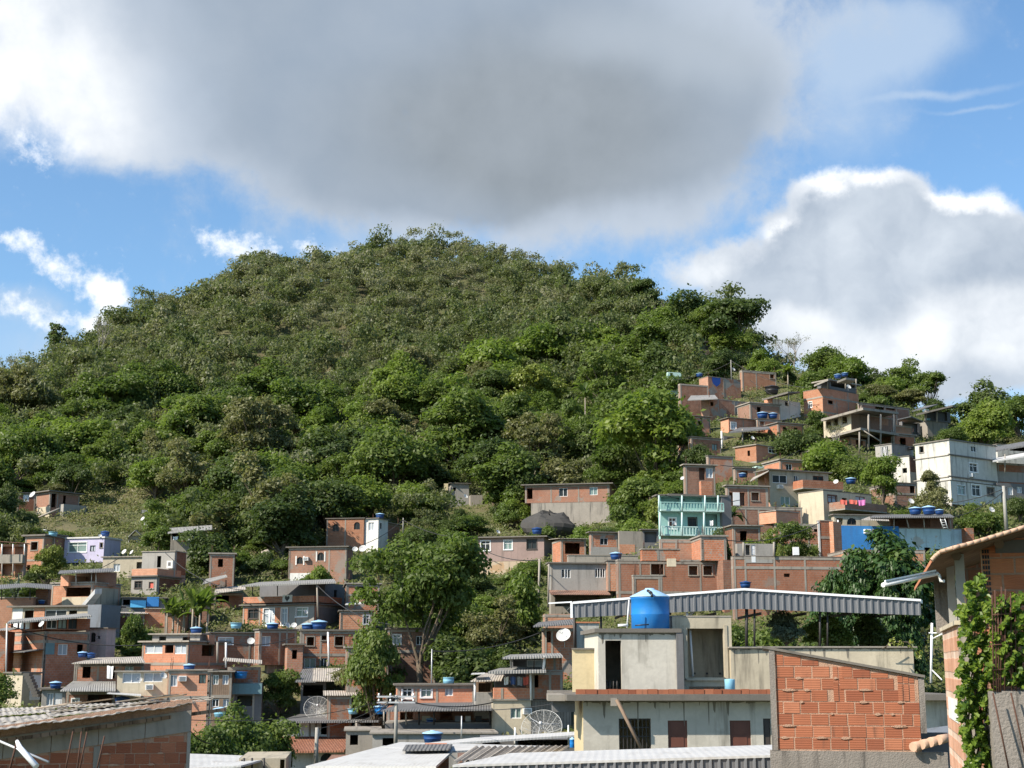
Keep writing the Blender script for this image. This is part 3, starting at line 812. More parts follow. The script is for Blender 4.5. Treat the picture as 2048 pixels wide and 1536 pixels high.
h = House('house', 'dark brick house on a grey retaining base among trees, above the lilac house', 115, 1040, 200)
B = h.blk('brickdark', 73, 101, 160, 983, 1040, 200, 50, R=[('o', 103, 984, 112, 1015), ('o', 126, 991, 132, 1008)], L=[], roof=('slab', .5, .15, 'slab'), colR=(116,))
h.rect(B, 'R', 117, 1011, 163, 1038, 'grey', 'base_wall', 1.2); h.rect(B, 'L', 74, 1014, 100, 1038, 'cream', 'base_wall', .08)
h.bar((74, 1036, 197), (120, 1017, 197), .22, 'concrete', 'sloping_beam')

h = House('shed', 'tiny brick shed with a white door beside the dark brick hillside house', 52, 1010, 204, 'shed')
B = h.blk('brickdark', 33, 36, 72, 986, 1012, 204, 15, R=[('d', 46, 988, 58, 1003, 'door_white')], roof=S(.3, .3, 'sheetdark'))

h = House('hut', 'small white hut with a grey-green sheet roof among trees', 300, 1050, 195, 'hut')
B = h.blk('white', 286, 289, 318, 1027, 1052, 195, 12, R=[('o', 291, 1029, 314, 1041)], roof=('slab', .4, .45, 'sheet'))

h = House('house', 'open-sided house with a wide grey sheet roof and rendered parapet at the wood edge', 375, 1097, 170)
B = h.blk('concrete', 338, 342, 414, 1062, 1100, 170, 10, R=[('o', 344, 1063, 405, 1080)], roof=('slab', .0, .05, 'concrete'))
h.sheet([(335, 1066, 168.5), (424, 1058, 168.5), (424, 1050, 175), (338, 1056, 175)], 'sheet', .1)

h = House('shed', 'small white gabled shed on the dry grass slope', 268, 1090, 185, 'shed')
B = h.blk('whitegrey', 255, 257, 282, 1072, 1092, 185, 10, R=[('o', 258, 1080, 273, 1087)], roof=NO)
h.sheet([(253, 1077, 184), (270, 1060, 184), (274, 1060, 190), (257, 1077, 190)], 'sheetwhite', .06); h.sheet([(270, 1060, 184), (285, 1074, 184), (288, 1074, 190), (274, 1060, 190)], 'sheet', .06)

h = House('house', 'brick house with open terrace under a dark sheet roof and a white sloping stair wall', 165, 1210, 146)
B = h.blk('brick3', 104, 186, 242, 1166, 1212, 146, 72, L=[('o', 132, 1175, 185, 1193)], roof=('slab', .15, .14, 'concrete'))
h.rect(B, 'L', 124, 1194, 184, 1211, 'cream', 'render_band', .03)
h.rect(B, 'R', 190, 1176, 236, 1211, 'creamdirty', 'render_panel', .03)
h.blk('brickdark', 190, 192, 234, 1143, 1166, 147.5, 40, roof=NO, ext=.3)
h.blk('brick3', 122, 138, 142, 1150, 1166, 146.4, 72, roof=NO, ext=.3)
h.sheet([(116, 1146, 145), (228, 1142, 145), (226, 1136, 152), (120, 1141, 152)], 'sheetdark', .1, 'canopy')
for u in (152, 183, 192): h.bar((u, 1142, 146.2), (u, 1168, 146.2), .07, 'steel')
h.sheet([(158, 1215, 143.5), (190, 1178, 143.5), (204, 1177, 145), (176, 1215, 145)], 'white', .5, 'stair_wall')

h = House('house', 'open-topped house with an arched dark canopy at the left edge of the view', 40, 1225, 141)
B = h.blk('brick3', -30, 67, 72, 1196, 1225, 141, 82, roof=('slab', .1, .1, 'concrete'))
h.sheet([(-10, 1178, 139.5), (50, 1173, 139.5), (55, 1166, 146), (-10, 1170, 146)], 'sheetdark', .08, 'canopy'); h.sheet([(50, 1173, 139.5), (104, 1177, 139.5), (104, 1169, 146), (55, 1166, 146)], 'sheetdark', .08, 'canopy')
for u in (3, 30, 60, 98): h.bar((u, 1176, 140.2), (u, 1200, 140.2), .07, 'darksteel')
h.blk('brickdark', 72, 97, 103, 1178, 1225, 143, 80, roof=NO)

h = House('house', 'rendered house with a tall blue-grey side wall and a dark strip window', 150, 1262, 137)
B = h.blk('creamdirty', 25, 201, 241, 1213, 1262, 137, 74, L=[('w', 90, 1220, 133, 1234), ('o', 138, 1221, 154, 1234), ('o', 49, 1221, 67, 1238)], roof=('slab', .4, .16, 'slab'), matL=None, wl=9)
h.rect(B, 'L', 25, 1216, 45, 1262, 'white', 'painted_wall', .04); h.rect(B, 'L', 68, 1216, 89, 1250, 'brick3', 'brick_pier', .04)
B2 = h.blk('bluegrey', 176, 203, 242, 1209, 1310, 134, 70, roof=NO)

h = House('house', 'three-storey brick house with a long sloping sheet roof over a glazed veranda', 90, 1350, 122)
B = h.blk('brick', 17, 90, 180, 1262, 1350, 122, 32, R=[('c', 116, 1288, 135, 1310), ('o', 154, 1289, 166, 1309)], roof=NO, beam=(1283,), colL=(19,), colR=(92, 178))
h.rect(B, 'R', 91, 1286, 109, 1309, 'teal', 'painted_panel', .03)
B2 = h.blk('brick', 19, 90, 181, 1236, 1259.5, 122.3, 32, R=[('w', 93, 1240, 114, 1259), ('w', 116, 1239, 134, 1258), ('w', 137, 1238, 154, 1258)], L=[('o', 22, 1241, 60, 1259), ('o', 64, 1242, 88, 1259)], roof=NO, ext=0)
for u in (28, 40, 52): h.rect(B2, 'L', u, 1242, u + 8, 1258, 'door_white', 'shutter', .05)
h.sheet([(14, 1245, 119.8), (184, 1231, 121.5), (172, 1226, 128), (22, 1239, 129)], 'sheet', .14)
h.awning(B, 'L', 16, 88, 1299, 1.6, .25, 'sheetdark'); h.bar((14, 1247, 121), (12, 1345, 121), .1, 'plastic_white', 'drain_pipe')

h = House('house', 'small pale pink house with an arched window beside the veranda house', 198, 1300, 126)
B = h.blk('pink', 172, 214, 232, 1257, 1300, 126, 78, L=[('a', 182, 1265, 191, 1284), ('o', 195, 1272, 200, 1278)], roof=('slab', .2, .1, 'slab'))

h = House('house', 'ochre rendered house with a white outside stair and a blue door', 45, 1410, 117)
B = h.blk('creamdirty', 12, 46, 82, 1347, 1412, 117, 40, R=[('d', 65, 1360, 71, 1392, 'door_blue')], roof=('slab', .2, .12, 'slab'))
h.rect(B, 'R', 60, 1350, 81, 1400, 'white', 'stair_wall', .02)
b = MB()
for i in range(8):
    p = P(46 + i * 2.6, 1352 + i * 6, 115.6); b.box(p, (.45, .1, 0), (0, .9, 0), (0, 0, .22))
h.add(b, 'stair', 'slab')

h = House('house', 'pink-brick upper floor with two open doorways under a pale sheet roof', 215, 1360, 116)
B = h.blk('brick2', 147, 150, 288, 1327, 1362, 116, 8, R=[('o', 165, 1332, 181, 1356), ('o', 214, 1331, 230, 1357), ('w', 250, 1330, 267, 1341)], roof=NO, colR=(151, 197, 286), beam=(1329,))
h.sheet([(143, 1326, 114.6), (290, 1324, 114.6), (284, 1313, 121), (196, 1315, 121)], 'sheettan', .08)
h.sheet([(120, 1381, 110.5), (231, 1381, 110.5), (231, 1362, 115.7), (146, 1362, 115.7)], 'sheet', .08, 'lean_to_roof')
B = h.blk('brickdark', 130, 133, 231, 1383, 1420, 112.5, 6, R=[('W', 144, 1398, 157, 1411), ('o', 175, 1386, 225, 1412)], roof=NO)

h = House('house', 'small flat-roofed grey block with a white door', 105, 1412, 113)
B = h.blk('grey', 80, 84, 132, 1379, 1415, 113, 8, R=[('c', 93, 1386, 106, 1411), ('d', 108, 1386, 124, 1411, 'door_white')], roof=('slab', .3, .14, 'slab'))

h = House('house', 'cream and orange brick house with curtained aluminium windows and air conditioners', 320, 1405, 112)
B = h.blk('cream', 232, 235, 336, 1344, 1405, 112, 6, R=[('c', 245, 1345.5, 281, 1366), ('c', 287, 1345.5, 325, 1364)], roof=('slab', .25, .1, 'concrete'))
h.ac(B, 'R', 300, 1374)
B = h.blk('brick3', 336, 337, 421, 1341, 1420, 111.6, 6, R=[('c', 336.9, 1350, 355, 1373), ('w', 398, 1349, 412, 1367), ('w', 347, 1404, 360, 1412)], roof=('slab', .2, .1, 'concrete'), colR=(418,), beam=(1395,))
h.ac(B, 'R', 366, 1357)
h.sheet([(214, 1386, 108), (282, 1391, 108), (282, 1388, 112), (220, 1384, 112)], 'sheetwhite', .06, 'porch_roof')
B = h.blk('brick2', 280, 282, 335, 1392, 1430, 111.3, 6, R=[('w', 293, 1394, 318, 1401), ('w', 294, 1403, 317, 1412)], roof=NO)

h = House('house', 'narrow brown timber house with two tall windows', 445, 1400, 112)
B = h.blk('wood', 420, 422, 464, 1344, 1425, 112, 8, R=[('w', 426, 1350, 437, 1369), ('w', 445, 1350, 457, 1369), ('w', 424, 1398, 438, 1414), ('w', 446, 1398, 460, 1414)], roof=('slab', .25, .1, 'concrete'), colR=(423, 462), beam=(1393,))

h = House('house', 'tall orange brick house with a glazed balcony, thin slabs and an open upper bay', 370, 1340, 125)
B = h.blk('brick', 285, 377, 462, 1284, 1342, 125, 62, L=[('w', 290, 1287, 325, 1307), ('o', 330, 1288, 347, 1306), ('c', 349, 1287, 374, 1308)], R=[('o', 404, 1288, 430, 1312)], roof=('slab', .3, .14, 'concrete'), beam=(1328,))
h.bar((435, 1284, 123), (435, 1326, 123), .14, 'concrete'); h.bar((452, 1285, 123), (452, 1335, 123), .13, 'alum')
B = h.blk('grey', 305, 400, 412, 1269, 1283, 127, 75, L=[('o', 318, 1273, 332, 1282), ('o', 365, 1274, 380, 1282)], roof=('slab', .3, .12, 'concrete'), ext=0)
B = h.blk('brickdark', 412, 418, 430, 1270, 1284, 127, 30, roof=NO, ext=.2)

h = House('house', 'brick house with a round dish on its front wall and a thin dark roof', 470, 1330, 129)
B = h.blk('brick', 420, 425, 520, 1266, 1332, 129, 20, R=[('W', 438, 1276, 465, 1288)], roof=('slab', .3, .1, 'slab'), colR=(430, 500))
B = h.blk('brickdark', 510, 520, 594, 1260, 1330, 127, 28, R=[('c', 523, 1272, 541, 1292)], roof=('slab', .15, .12, 'slab'), colR=(560, 574), ext=0)
B = h.blk('woodgrey', 530, 535, 590, 1319, 1352, 128, 28, roof=NO, ext=2)

h = House('house', 'low brick annex with a sloping top and a faded teal balcony', 490, 1395, 114)
B = h.blk('brick2', 452, 456, 522, 1334, 1380, 116, 10, roof=NO); h.sheet([(446, 1320, 115), (524, 1326, 115), (524, 1320, 119), (448, 1315, 119)], 'sheettan', .07)
B = h.blk('greydark', 463, 465, 524, 1366, 1425, 114, 8, R=[('o', 474, 1391, 506, 1412)], roof=NO, colR=(468, 508))
h.rect(B, 'R', 465, 1367, 524, 1388, 'teal', 'balcony_panel', .5)

h = House('house', 'long brick house with three small dark square holes and a white downpipe', 670, 1340, 128)
B = h.blk('brick', 600, 604, 736, 1262, 1342, 128, 12, R=[('t', 614, 1274, 628, 1291), ('t', 643, 1271, 653, 1280), ('t', 670, 1273, 686, 1291), ('o', 712, 1266, 724, 1278), ('w', 608, 1316, 632, 1336, 'glassgreen'), ('w', 640, 1316, 655, 1335)], roof=('slab', .2, .16, 'slab'), colR=(602, 642, 708), beam=(1310,))
h.bar((656, 1264, 125.6), (658, 1336, 125.8), .12, 'plastic_white', 'drain_pipe')
B = h.blk('greydark', 598, 602, 652, 1364, 1410, 118, 6, R=[('o', 606, 1370, 646, 1392)], roof=NO)
h.sheet([(590, 1363, 116), (632, 1363, 116), (640, 1336, 125), (606, 1336, 125)], 'sheetdark', .08, 'lean_to_roof'); h.sheet([(624, 1361, 116), (690, 1361, 116), (690, 1336, 125), (626, 1336, 125)], 'sheettan', .08, 'lean_to_roof')

h = House('house', 'large house with an open terrace, brick parapet carrying a heart-shaped emblem and grey roof', 560, 1260, 140)
B = h.blk('brick', 486, 628, 690, 1209, 1262, 140, 66, L=[('W', 497, 1219, 516, 1237), ('W', 527, 1217, 548, 1252, 'curtain'), ('W', 563, 1216, 574, 1250, 'curtain'), ('W', 592, 1215, 615, 1233)], R=[], roof=('slab', .3, .12, 'slab'), colL=(520,), wl=9)
h.rect(B, 'L', 577, 1211, 591, 1262, 'grey', 'cement_patch', .03); h.rect(B, 'L', 617, 1211, 628, 1262, 'grey', 'cement_patch', .03); h.rect(B, 'L', 592, 1236, 616, 1262, 'grey', 'cement_patch', .03)
h.rect(B, 'R', 632, 1212, 686, 1260, 'greydark', 'render_panel', .03)
B2 = h.blk('brick', 487, 628, 684, 1191, 1208, 140, 66, roof=NO, ext=-.2, wl=9)
B3 = h.blk('greydark', 520, 650, 690, 1166, 1208, 147, 66, R=[('o', 668, 1180, 674, 1202)], roof=NO, ext=0)
h.sheet([(483, 1171, 138.5), (672, 1164, 137.5), (668, 1158, 148), (520, 1164, 148)], 'sheet', .14)
for u in (505, 555): h.bar((u, 1170, 139.8), (u, 1192, 139.8), .07, 'darksteel')
h.bar((634, 1166, 138), (636, 1235, 138), .13, 'concrete')
pn = h.rect(B2, 'L', 566, 1190, 585, 1204, 'white', 'emblem_panel', .1)
b = MB(); c = B2.px('L', 575.5, 1197); pts = []
for i in range(28):
    t = 2 * math.pi * i / 28; pts.append(B2.pt('L', c[0] - .028 * 16 * math.sin(t) ** 3 * .62, c[1] + .02 * (13 * math.cos(t) - 5 * math.cos(2 * t) - 2 * math.cos(3 * t) - math.cos(4 * t)), .112))
b.poly(pts); h.add(b, 'heart_emblem', 'plastic_black', pn)

h = House('house', 'brick house with two arched windows in white surrounds above the emblem house', 640, 1165, 160)
B = h.blk('brick2', 578, 694, 706, 1094, 1168, 160, 80, L=[('a', 594, 1114, 606, 1128), ('a', 635, 1105, 648, 1121)], roof=('slab', .3, .12, 'slab'), colL=(580, 659, 692))
h.ac(B, 'L', 613, 1118); h.rect(B, 'L', 580, 1146, 640, 1166, 'white', 'plinth', .05)
for u0, u1, v0, v1 in ((591, 593.5, 1112, 1130), (606.6, 609, 1112, 1130), (632, 634.4, 1103, 1123), (648.6, 651, 1103, 1123)): h.rect(B, 'L', u0, v0, u1, v1, 'white', 'window_surround', .05)

h = House('house', 'brick house with a white painted end and arched openings, highest above mid-slope', 715, 1080, 176)
B = h.blk('brick3', 653, 728, 730, 1037, 1082, 176, 82, L=[('a', 665, 1048, 678, 1063), ('a', 708, 1044, 720, 1059)], roof=('slab', .15, .1, 'slab'), colL=(655, 691))
B = h.blk('white', 729, 757, 776, 1037, 1082, 175.5, 66, L=[('c', 737, 1045, 748, 1061)], R=[('o', 760, 1046, 764, 1058)], roof=('slab', .2, .1, 'slab'))

h = House('house', 'brick house half hidden by the big feathery tree, thin white awning on its side', 710, 1262, 139)
B = h.blk('brick2', 690, 693, 760, 1168, 1262, 141, 8, R=[('o', 714, 1170, 745, 1186)], roof=('slab', .2, .12, 'concrete'), colR=(694, 711), beam=(1190,))
h.sheet([(690, 1209, 137.5), (735, 1206, 137.5), (735, 1203, 140), (694, 1205, 140)], 'sheetwhite', .06, 'awning')
B = h.blk('brick3', 678, 681, 745, 1222, 1262, 136, 8, R=[('W', 727, 1231, 738, 1248)], roof=('slab', .2, .1, 'slab'), colR=(683,))

h = House('shed', 'grey-roofed dark brick shed beside the banana plants', 440, 1230, 150, 'shed')
B = h.blk('brickdark', 425, 428, 488, 1186, 1232, 149, 12, R=[('o', 432, 1189, 458, 1205)], roof=NO)
h.sheet([(404, 1168, 150), (455, 1153, 150), (452, 1149, 156), (412, 1158, 156)], 'sheet', .08); h.sheet([(428, 1186, 147), (492, 1178, 147), (490, 1171, 152), (432, 1175, 152)], 'sheettan', .08)
for u in (408, 452): h.bar((u, 1160, 151), (u, 1200, 151), .08, 'darksteel')
h = House('shed', 'low flat shed behind a sky-blue tarpaulin panel', 285, 1225, 146, 'shed')
B = h.blk('greydark', 240, 244, 330, 1196, 1228, 147, 10, R=[('o', 246, 1199, 260, 1210)], roof=('slab', .2, .1, 'slab'))
h.rect(B, 'R', 261, 1201, 292, 1215, 'tarp', 'tarpaulin', .25); h.rect(B, 'R', 294, 1194, 318, 1213, 'blue', 'tarpaulin', .22, label='darker blue tarpaulin')
B = h.blk('brick3', 288, 291, 330, 1218, 1236, 142, 8, roof=('slab', .15, .1, 'concrete'))

# ------------------------------------------------------------------ centre
h = House('house', 'brown brick house behind the forked trunk of the feathery tree', 825, 1350, 116)
B = h.blk('brickdark', 776, 780, 872, 1258, 1352, 116, 8, R=[('W', 787, 1270, 801, 1288), ('w', 832, 1272, 847, 1290)], roof=('slab', .25, .12, 'slab'), beam=(1303,))

h = House('house', 'long low brick house with two white windows and one blue-curtained window', 870, 1410, 105)
B = h.blk('brick', 792, 795, 950, 1371, 1415, 105, 6, R=[('W', 805, 1376, 824, 1396), ('W', 842, 1375, 863, 1394), ('c', 890, 1374, 906, 1392)], roof=('slab', .25, .12, 'slab'), colR=(874, 832))

h = House('carport', 'open carport with a wide dark sheet roof and low grey wall', 880, 1465, 99, 'carport')
B = h.blk('greydark', 765, 770, 984, 1447, 1470, 99, 3, roof=('slab', 0.0, .06, 'concrete'))
h.sheet([(762, 1421, 97), (985, 1419, 97), (984, 1404, 104), (800, 1406, 104)], 'sheetdark', .08)
for u in (768, 812, 838, 868, 980): h.bar((u, 1419, 98.6), (u, 1450, 98.6), .09, 'concrete' if u < 830 else 'darksteel')
B = h.blk('brickdark', 770, 774, 984, 1415, 1466, 103.5, 3, R=[('o', 800, 1424, 826, 1446), ('o', 880, 1424, 905, 1446)], roof=NO)
for u, w, mt in ((852, 16, 'cream'), (916, 12, 'cloth_mixed'), (936, 10, 'plastic_white'), (957, 12, 'plastic_black')): h.box(u - w / 2, 1432, u + w / 2, 1448, 101, .6, mt, 'stored_goods')

h = House('house', 'stepped house of cream render below and brick above with two thin sheet roofs', 1060, 1465, 98)
B = h.blk('cream', 983, 985, 1062, 1401, 1468, 98, 5, R=[('w', 1021, 1416, 1043, 1437, 'glassgreen')], roof=('slab', .12, .12, 'concrete'))
h.ac(B, 'R', 1054, 1422)
W2 = h.blk('woodgrey', 1062, 1063, 1142, 1402, 1475, 98.4, 5, roof=('slab', .1, .1, 'slab'))
B = h.blk('brick', 986, 988, 1062, 1376, 1398, 97.9, 5, roof=NO, ext=0, colR=(1004,))
B = h.blk('brick', 1062, 1063, 1126, 1343, 1398, 98.2, 5, R=[('o', 1066, 1350, 1077, 1375)], roof=('slab', .05, .1, 'concrete'), ext=0, colR=(1100,))
B = h.blk('greydark', 988, 990, 1060, 1347, 1398, 102, 5, roof=NO, ext=0)
h.sheet([(976, 1343, 95.5), (1092, 1341, 95.5), (1090, 1334, 102), (1000, 1336, 102)], 'sheet', .16)
B = h.blk('brick3', 1092, 1094, 1124, 1312, 1346, 99, 5, roof=NO, ext=0, colR=(1109,))
B = h.blk('greydark', 1020, 1022, 1092, 1318, 1336, 102, 5, R=[('o', 1026, 1320, 1052, 1335), ('w', 1054, 1320, 1086, 1334, 'curtain')], roof=NO, ext=0)
h.sheet([(1004, 1315, 97), (1126, 1312, 97), (1120, 1306, 104), (1020, 1309, 104)], 'sheet', .12)
h.bar((1090, 1312, 97.5), (1087, 1338, 97.5), .14, 'alum'); h.bar((1061, 1344, 96.4), (1062, 1400, 96.6), .1, 'alum'); h.bar((1022, 1316, 98), (1022, 1336, 98), .09, 'concrete')

h = House('shed', 'small tan-roofed lean-to on a grey block wall left of the stepped house', 965, 1402, 101, 'shed')
B = h.blk('grey', 948, 951, 985, 1385, 1408, 101, 5, roof=NO, ext=1); h.blk('wood', 950, 953, 985, 1362, 1386, 102.5, 5, R=[('o', 957, 1366, 982, 1384)], roof=NO, ext=.3)
h.sheet([(940, 1362, 99), (1003, 1360, 99), (1010, 1344, 104), (968, 1346, 104)], 'sheettan', .07); h.bar((950, 1360, 99.5), (950, 1402, 99.5), .12, 'alum')
h.sheet([(942, 1348, 99), (970, 1347, 99), (970, 1345, 101), (944, 1346, 101)], 'sheetwhite', .05, 'gutter')

h = House('house', 'mauve rendered house with three white windows on a pale stone retaining wall', 1035, 1160, 165)
B = h.blk('mauve', 950, 1088, 1112, 1074, 1121, 165, 78, L=[('W', 962, 1082, 980, 1101), ('W', 1008, 1081, 1024, 1099), ('W', 1054, 1079, 1073, 1098)], roof=('slab', .45, .14, 'slab'), ext=0, wl=9)
B = h.blk('retain', 960, 1088, 1112, 1121.5, 1166, 164.9, 78, roof=NO, wl=8)

h = House('house', 'grey rendered house with barred white windows above a brown awning', 1160, 1225, 130)
B = h.blk('grey', 1098, 1101, 1214, 1127, 1182, 130, 5, R=[('g', 1123, 1138, 1141, 1156), ('g', 1190, 1136, 1210, 1155)], roof=('slab', .3, .12, 'slab'), ext=0, colR=(1103,))
B1 = h.blk('brick3', 1214, 1215, 1262, 1122, 1182, 129.7, 5, roof=('slab', .1, .12, 'slab'), ext=0, colR=(1240,))
B = h.blk('concrete', 1098, 1102, 1252, 1183, 1240, 130.2, 5, R=[('o', 1110, 1190, 1200, 1213), ('d', 1225, 1185, 1235, 1198, 'door_dark')], roof=NO)
h.awning(B, 'R', 1096, 1214, 1180, 2.2, .5, 'tile'); h.bar((1079, 1118, 128), (1077, 1215, 128), .14, 'concrete'); h.bar((1098, 1128, 128), (1096, 1215, 128), .12, 'concrete')
h.bar((1240, 1118, 128.5), (1240, 1185, 128.5), .07, 'plastic_white', 'drain_pipe')
B = h.blk('brick3', 1086, 1090, 1150, 1228, 1262, 122, 5, roof=NO, ext=1, colR=(1092,))

h = House('house', 'patchy render and brick house with one window above the barred-window house', 1230, 1115, 150)
B = h.blk('brick2', 1178, 1182, 1238, 1065, 1115, 150, 12, R=[('w', 1200, 1076, 1216, 1090)], roof=('slab', .3, .1, 'slab'), colR=(1234,))
h.rect(B, 'R', 1181, 1094, 1236, 1113, 'grey', 'cement_patch', .03)
B = h.blk('concrete', 1236, 1238, 1286, 1062, 1115, 149.6, 10, roof=NO); h.rect(B, 'R', 1239, 1089, 1270, 1108, 'brick3', 'brick_patch', .03)
B = h.blk('greydark', 1284, 1286, 1318, 1060, 1110, 150, 8, R=[('o', 1289, 1064, 1314, 1085)], roof=('slab', .3, .1, 'slab'))
h = House('retaining_wall', 'low concrete retaining wall with flat top behind the barred-window house', 1200, 1125, 140, 'wall')
h.blk('concrete', 1134, 1137, 1276, 1111, 1130, 141, 5, roof=('slab', .05, .08, 'concrete'), wl=1)

h = House('house', 'long low brick house raised on a smoky grey boulder wall under dark trees', 1135, 1050, 186)
B = h.blk('brick', 1050, 1219, 1242, 968, 1003, 186, 80, L=[('w', 1118, 976, 1135, 993), ('w', 1179, 974, 1195, 990), ('o', 1054, 977, 1065, 998)], roof=('slab', .5, .14, 'slab'), ext=0, colL=(1102, 1157, 1216), wl=11)
B = h.blk('concrete', 1062, 1219, 1242, 1003.5, 1052, 185.9, 80, roof=NO, wl=11)
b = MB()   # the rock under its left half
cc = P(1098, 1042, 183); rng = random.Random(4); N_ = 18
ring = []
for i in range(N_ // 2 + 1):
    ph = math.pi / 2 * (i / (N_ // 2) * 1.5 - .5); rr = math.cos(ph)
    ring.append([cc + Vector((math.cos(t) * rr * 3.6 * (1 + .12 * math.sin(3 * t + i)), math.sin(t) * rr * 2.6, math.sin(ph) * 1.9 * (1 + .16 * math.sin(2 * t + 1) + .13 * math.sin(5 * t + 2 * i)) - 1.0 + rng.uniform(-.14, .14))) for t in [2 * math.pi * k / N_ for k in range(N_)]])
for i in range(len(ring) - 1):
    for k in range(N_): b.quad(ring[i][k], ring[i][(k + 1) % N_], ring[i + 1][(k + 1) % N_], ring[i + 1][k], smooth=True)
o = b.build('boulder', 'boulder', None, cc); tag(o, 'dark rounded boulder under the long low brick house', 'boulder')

h = House('hut', 'little grey hut with a round hole in its wall under the dark tree', 920, 1005, 207, 'hut')
B = h.blk('grey', 897, 902, 938, 967, 1006, 207, 12, R=[('o', 906, 975, 912, 982)], roof=('slab', .3, .1, 'slab')); h.blk('concrete', 938, 941, 965, 990, 1008, 206, 10, roof=NO)
h.box(888, 967, 896, 982, 206.5, .5, 'yellow', 'painted_panel')

h = House('house', 'big unfinished orange brick building with dark window holes and a boxed balcony', 1340, 1210, 125)
B = h.blk('brick', 1232, 1236, 1452, 1122, 1215, 125, 6, R=[('t', 1302, 1127, 1327, 1149), ('t', 1378, 1132, 1395, 1150), ('t', 1407, 1132, 1424, 1150), ('t', 1433, 1124, 1451, 1149)], roof=('slab', .05, .16, 'concrete'), colR=(1280, 1400, 1449), beam=(1185,))
B2 = h.blk('brick', 1400, 1402, 1453, 1073, 1121, 125.1, 6, roof=('slab', .15, .14, 'concrete'), ext=0, colR=(1404, 1449))
B3 = h.blk('brick3', 1318, 1320, 1402, 1080, 1120, 128.5, 6, roof=('slab', 0, .1, 'concrete'), ext=0, colR=(1352,))
B4 = h.blk('brick', 1280, 1284, 1360, 1099, 1119, 122.2, 6, roof=('slab', .06, .1, 'concrete'), ext=.1, colR=(1316,), wl=2.6)
B5 = h.blk('brick3', 1264, 1267, 1325, 1152, 1215, 119.5, 10, roof=('slab', .05, .1, 'concrete'), colR=(1269, 1318), wl=4)
h.rect(B5, 'R', 1300, 1140, 1301, 1141, 'brick', 'coping', .1)
h.box(1335, 1117, 1352, 1133, 122, .5, 'cream', 'blinds')

h = House('house', 'turquoise two-storey house with white balustrades on both balconies', 1378, 1075, 136)
B = h.blk('turq', 1316, 1320, 1442, 992, 1073, 136, 10, R=[('o', 1322, 994, 1360, 1008), ('o', 1366, 994, 1404, 1008), ('o', 1412, 994, 1434, 1008), ('W', 1338, 1036, 1352, 1057, 'door_brown'), ('W', 1377, 1036, 1393, 1054), ('o', 1411, 1028, 1435, 1056)], roof=('slab', .5, .12, 'slab'), ext=1)
h.box(1322, 993.5, 1438, 1009, 137.6, .1, 'greydark', 'dark_back_wall', 10)  # added dark panel: interior shade behind the upper openings, put into colour
h.balcony(B, 'R', 1316, 1441, 1007, 1022, 1.1, 'turq', 'balustrade', 'turqpale', rail=True)
h.balcony(B, 'R', 1317, 1441, 1055, 1071, 1.1, 'turqpale', 'balustrade', 'turqpale', rail=True)
for u in (1318, 1364, 1410, 1436): h.bar((u, 991, 134.4), (u, 1022, 134.4), .12, 'turqpale')
for u in (1320, 1364, 1408): h.bar((u, 1025, 134.5), (u, 1072, 134.5), .13, 'turqpale')
h.blk('greydark', 1442, 1443, 1462, 990, 1075, 136.6, 20, roof=NO)

h = House('house', 'small dark-roofed brick house with a triangular grey wall behind the large white dish', 1115, 1310, 110)
B = h.blk('brick2', 1084, 1088, 1152, 1256, 1312, 110, 8, R=[('o', 1092, 1263, 1102, 1285), ('w', 1112, 1256, 1136, 1263)], roof=NO, colR=(1104,))
h.sheet([(1066, 1252, 108), (1152, 1247, 108), (1146, 1238, 113), (1078, 1244, 113)], 'sheetdark', .1)
h.blk('whitegrey', 1150, 1153, 1198, 1246, 1312, 111, 8, roof=('slab', .1, .1, 'clayred'))
# ================================================================== houses on the right hillside
h = House('house', 'brown brick house with an open white door leaf, right of the turquoise house', 1520, 1045, 149)
B = h.blk('brickdark', 1450, 1454, 1536, 972, 1050, 149, 12, R=[('o', 1457, 985, 1490, 1011), ('t', 1503, 985, 1518, 1001)], roof=('slab', .25, .12, 'concrete'), colR=(1496, 1532))
h.rect(B, 'R', 1466, 985, 1479, 1011, 'door_white', 'door', .06)
B = h.blk('brickdark', 1458, 1462, 1604, 1014, 1050, 146, 10, roof=('slab', .05, .1, 'concrete'), colR=(1491, 1517))

h = House('house', 'cream house with a wide four-light window, an air conditioner and a brick terrace parapet', 1590, 1010, 156)
B = h.blk('creamdirty', 1515, 1538, 1656, 940, 1012, 156, 22, R=[('w', 1545, 950, 1574, 966), ('w', 1588, 951, 1597, 968, 'door_dark'), ('w', 1626, 952, 1647, 961), ('w', 1561, 993, 1580, 1010)], roof=('slab', .35, .12, 'slab'), matL='brick3')
h.ac(B, 'R', 1558, 974)
h.balcony(B, 'R', 1586, 1666, 966, 981, 2.0, 'brick', 'parapet')
h.sheet([(1500, 962, 154), (1537, 942, 154), (1540, 938, 158), (1506, 955, 159)], 'sheettan', .08)

h = House('house', 'house with a bright bare cream side wall and pink and red washing on its terrace', 1670, 1050, 146)
B = h.blk('cream', 1596, 1646, 1742, 981, 1046, 146, 35, R=[('W', 1656, 991, 1673, 1005), ('o', 1684, 996, 1694, 1008), ('w', 1711, 993, 1730, 1006)], roof=('slab', .05, .1, 'slab'))
h.balcony(B, 'R', 1658, 1742, 1010, 1024, 2.2, 'brick2', 'parapet')
h.rect(B, 'R', 1690, 1027, 1704, 1045, 'door_dark', 'opening_panel', .02)
laundry(1680, 1735, 1000, 10, 143, ['red cloth hanging on the terrace of the bright cream wall house', 'paler red cloth beside the pink one on the cream wall house terrace', 'bright pink cloth hanging on the terrace of the bright cream wall house'], ['cloth_red', 'cloth_red', 'cloth_pink'])

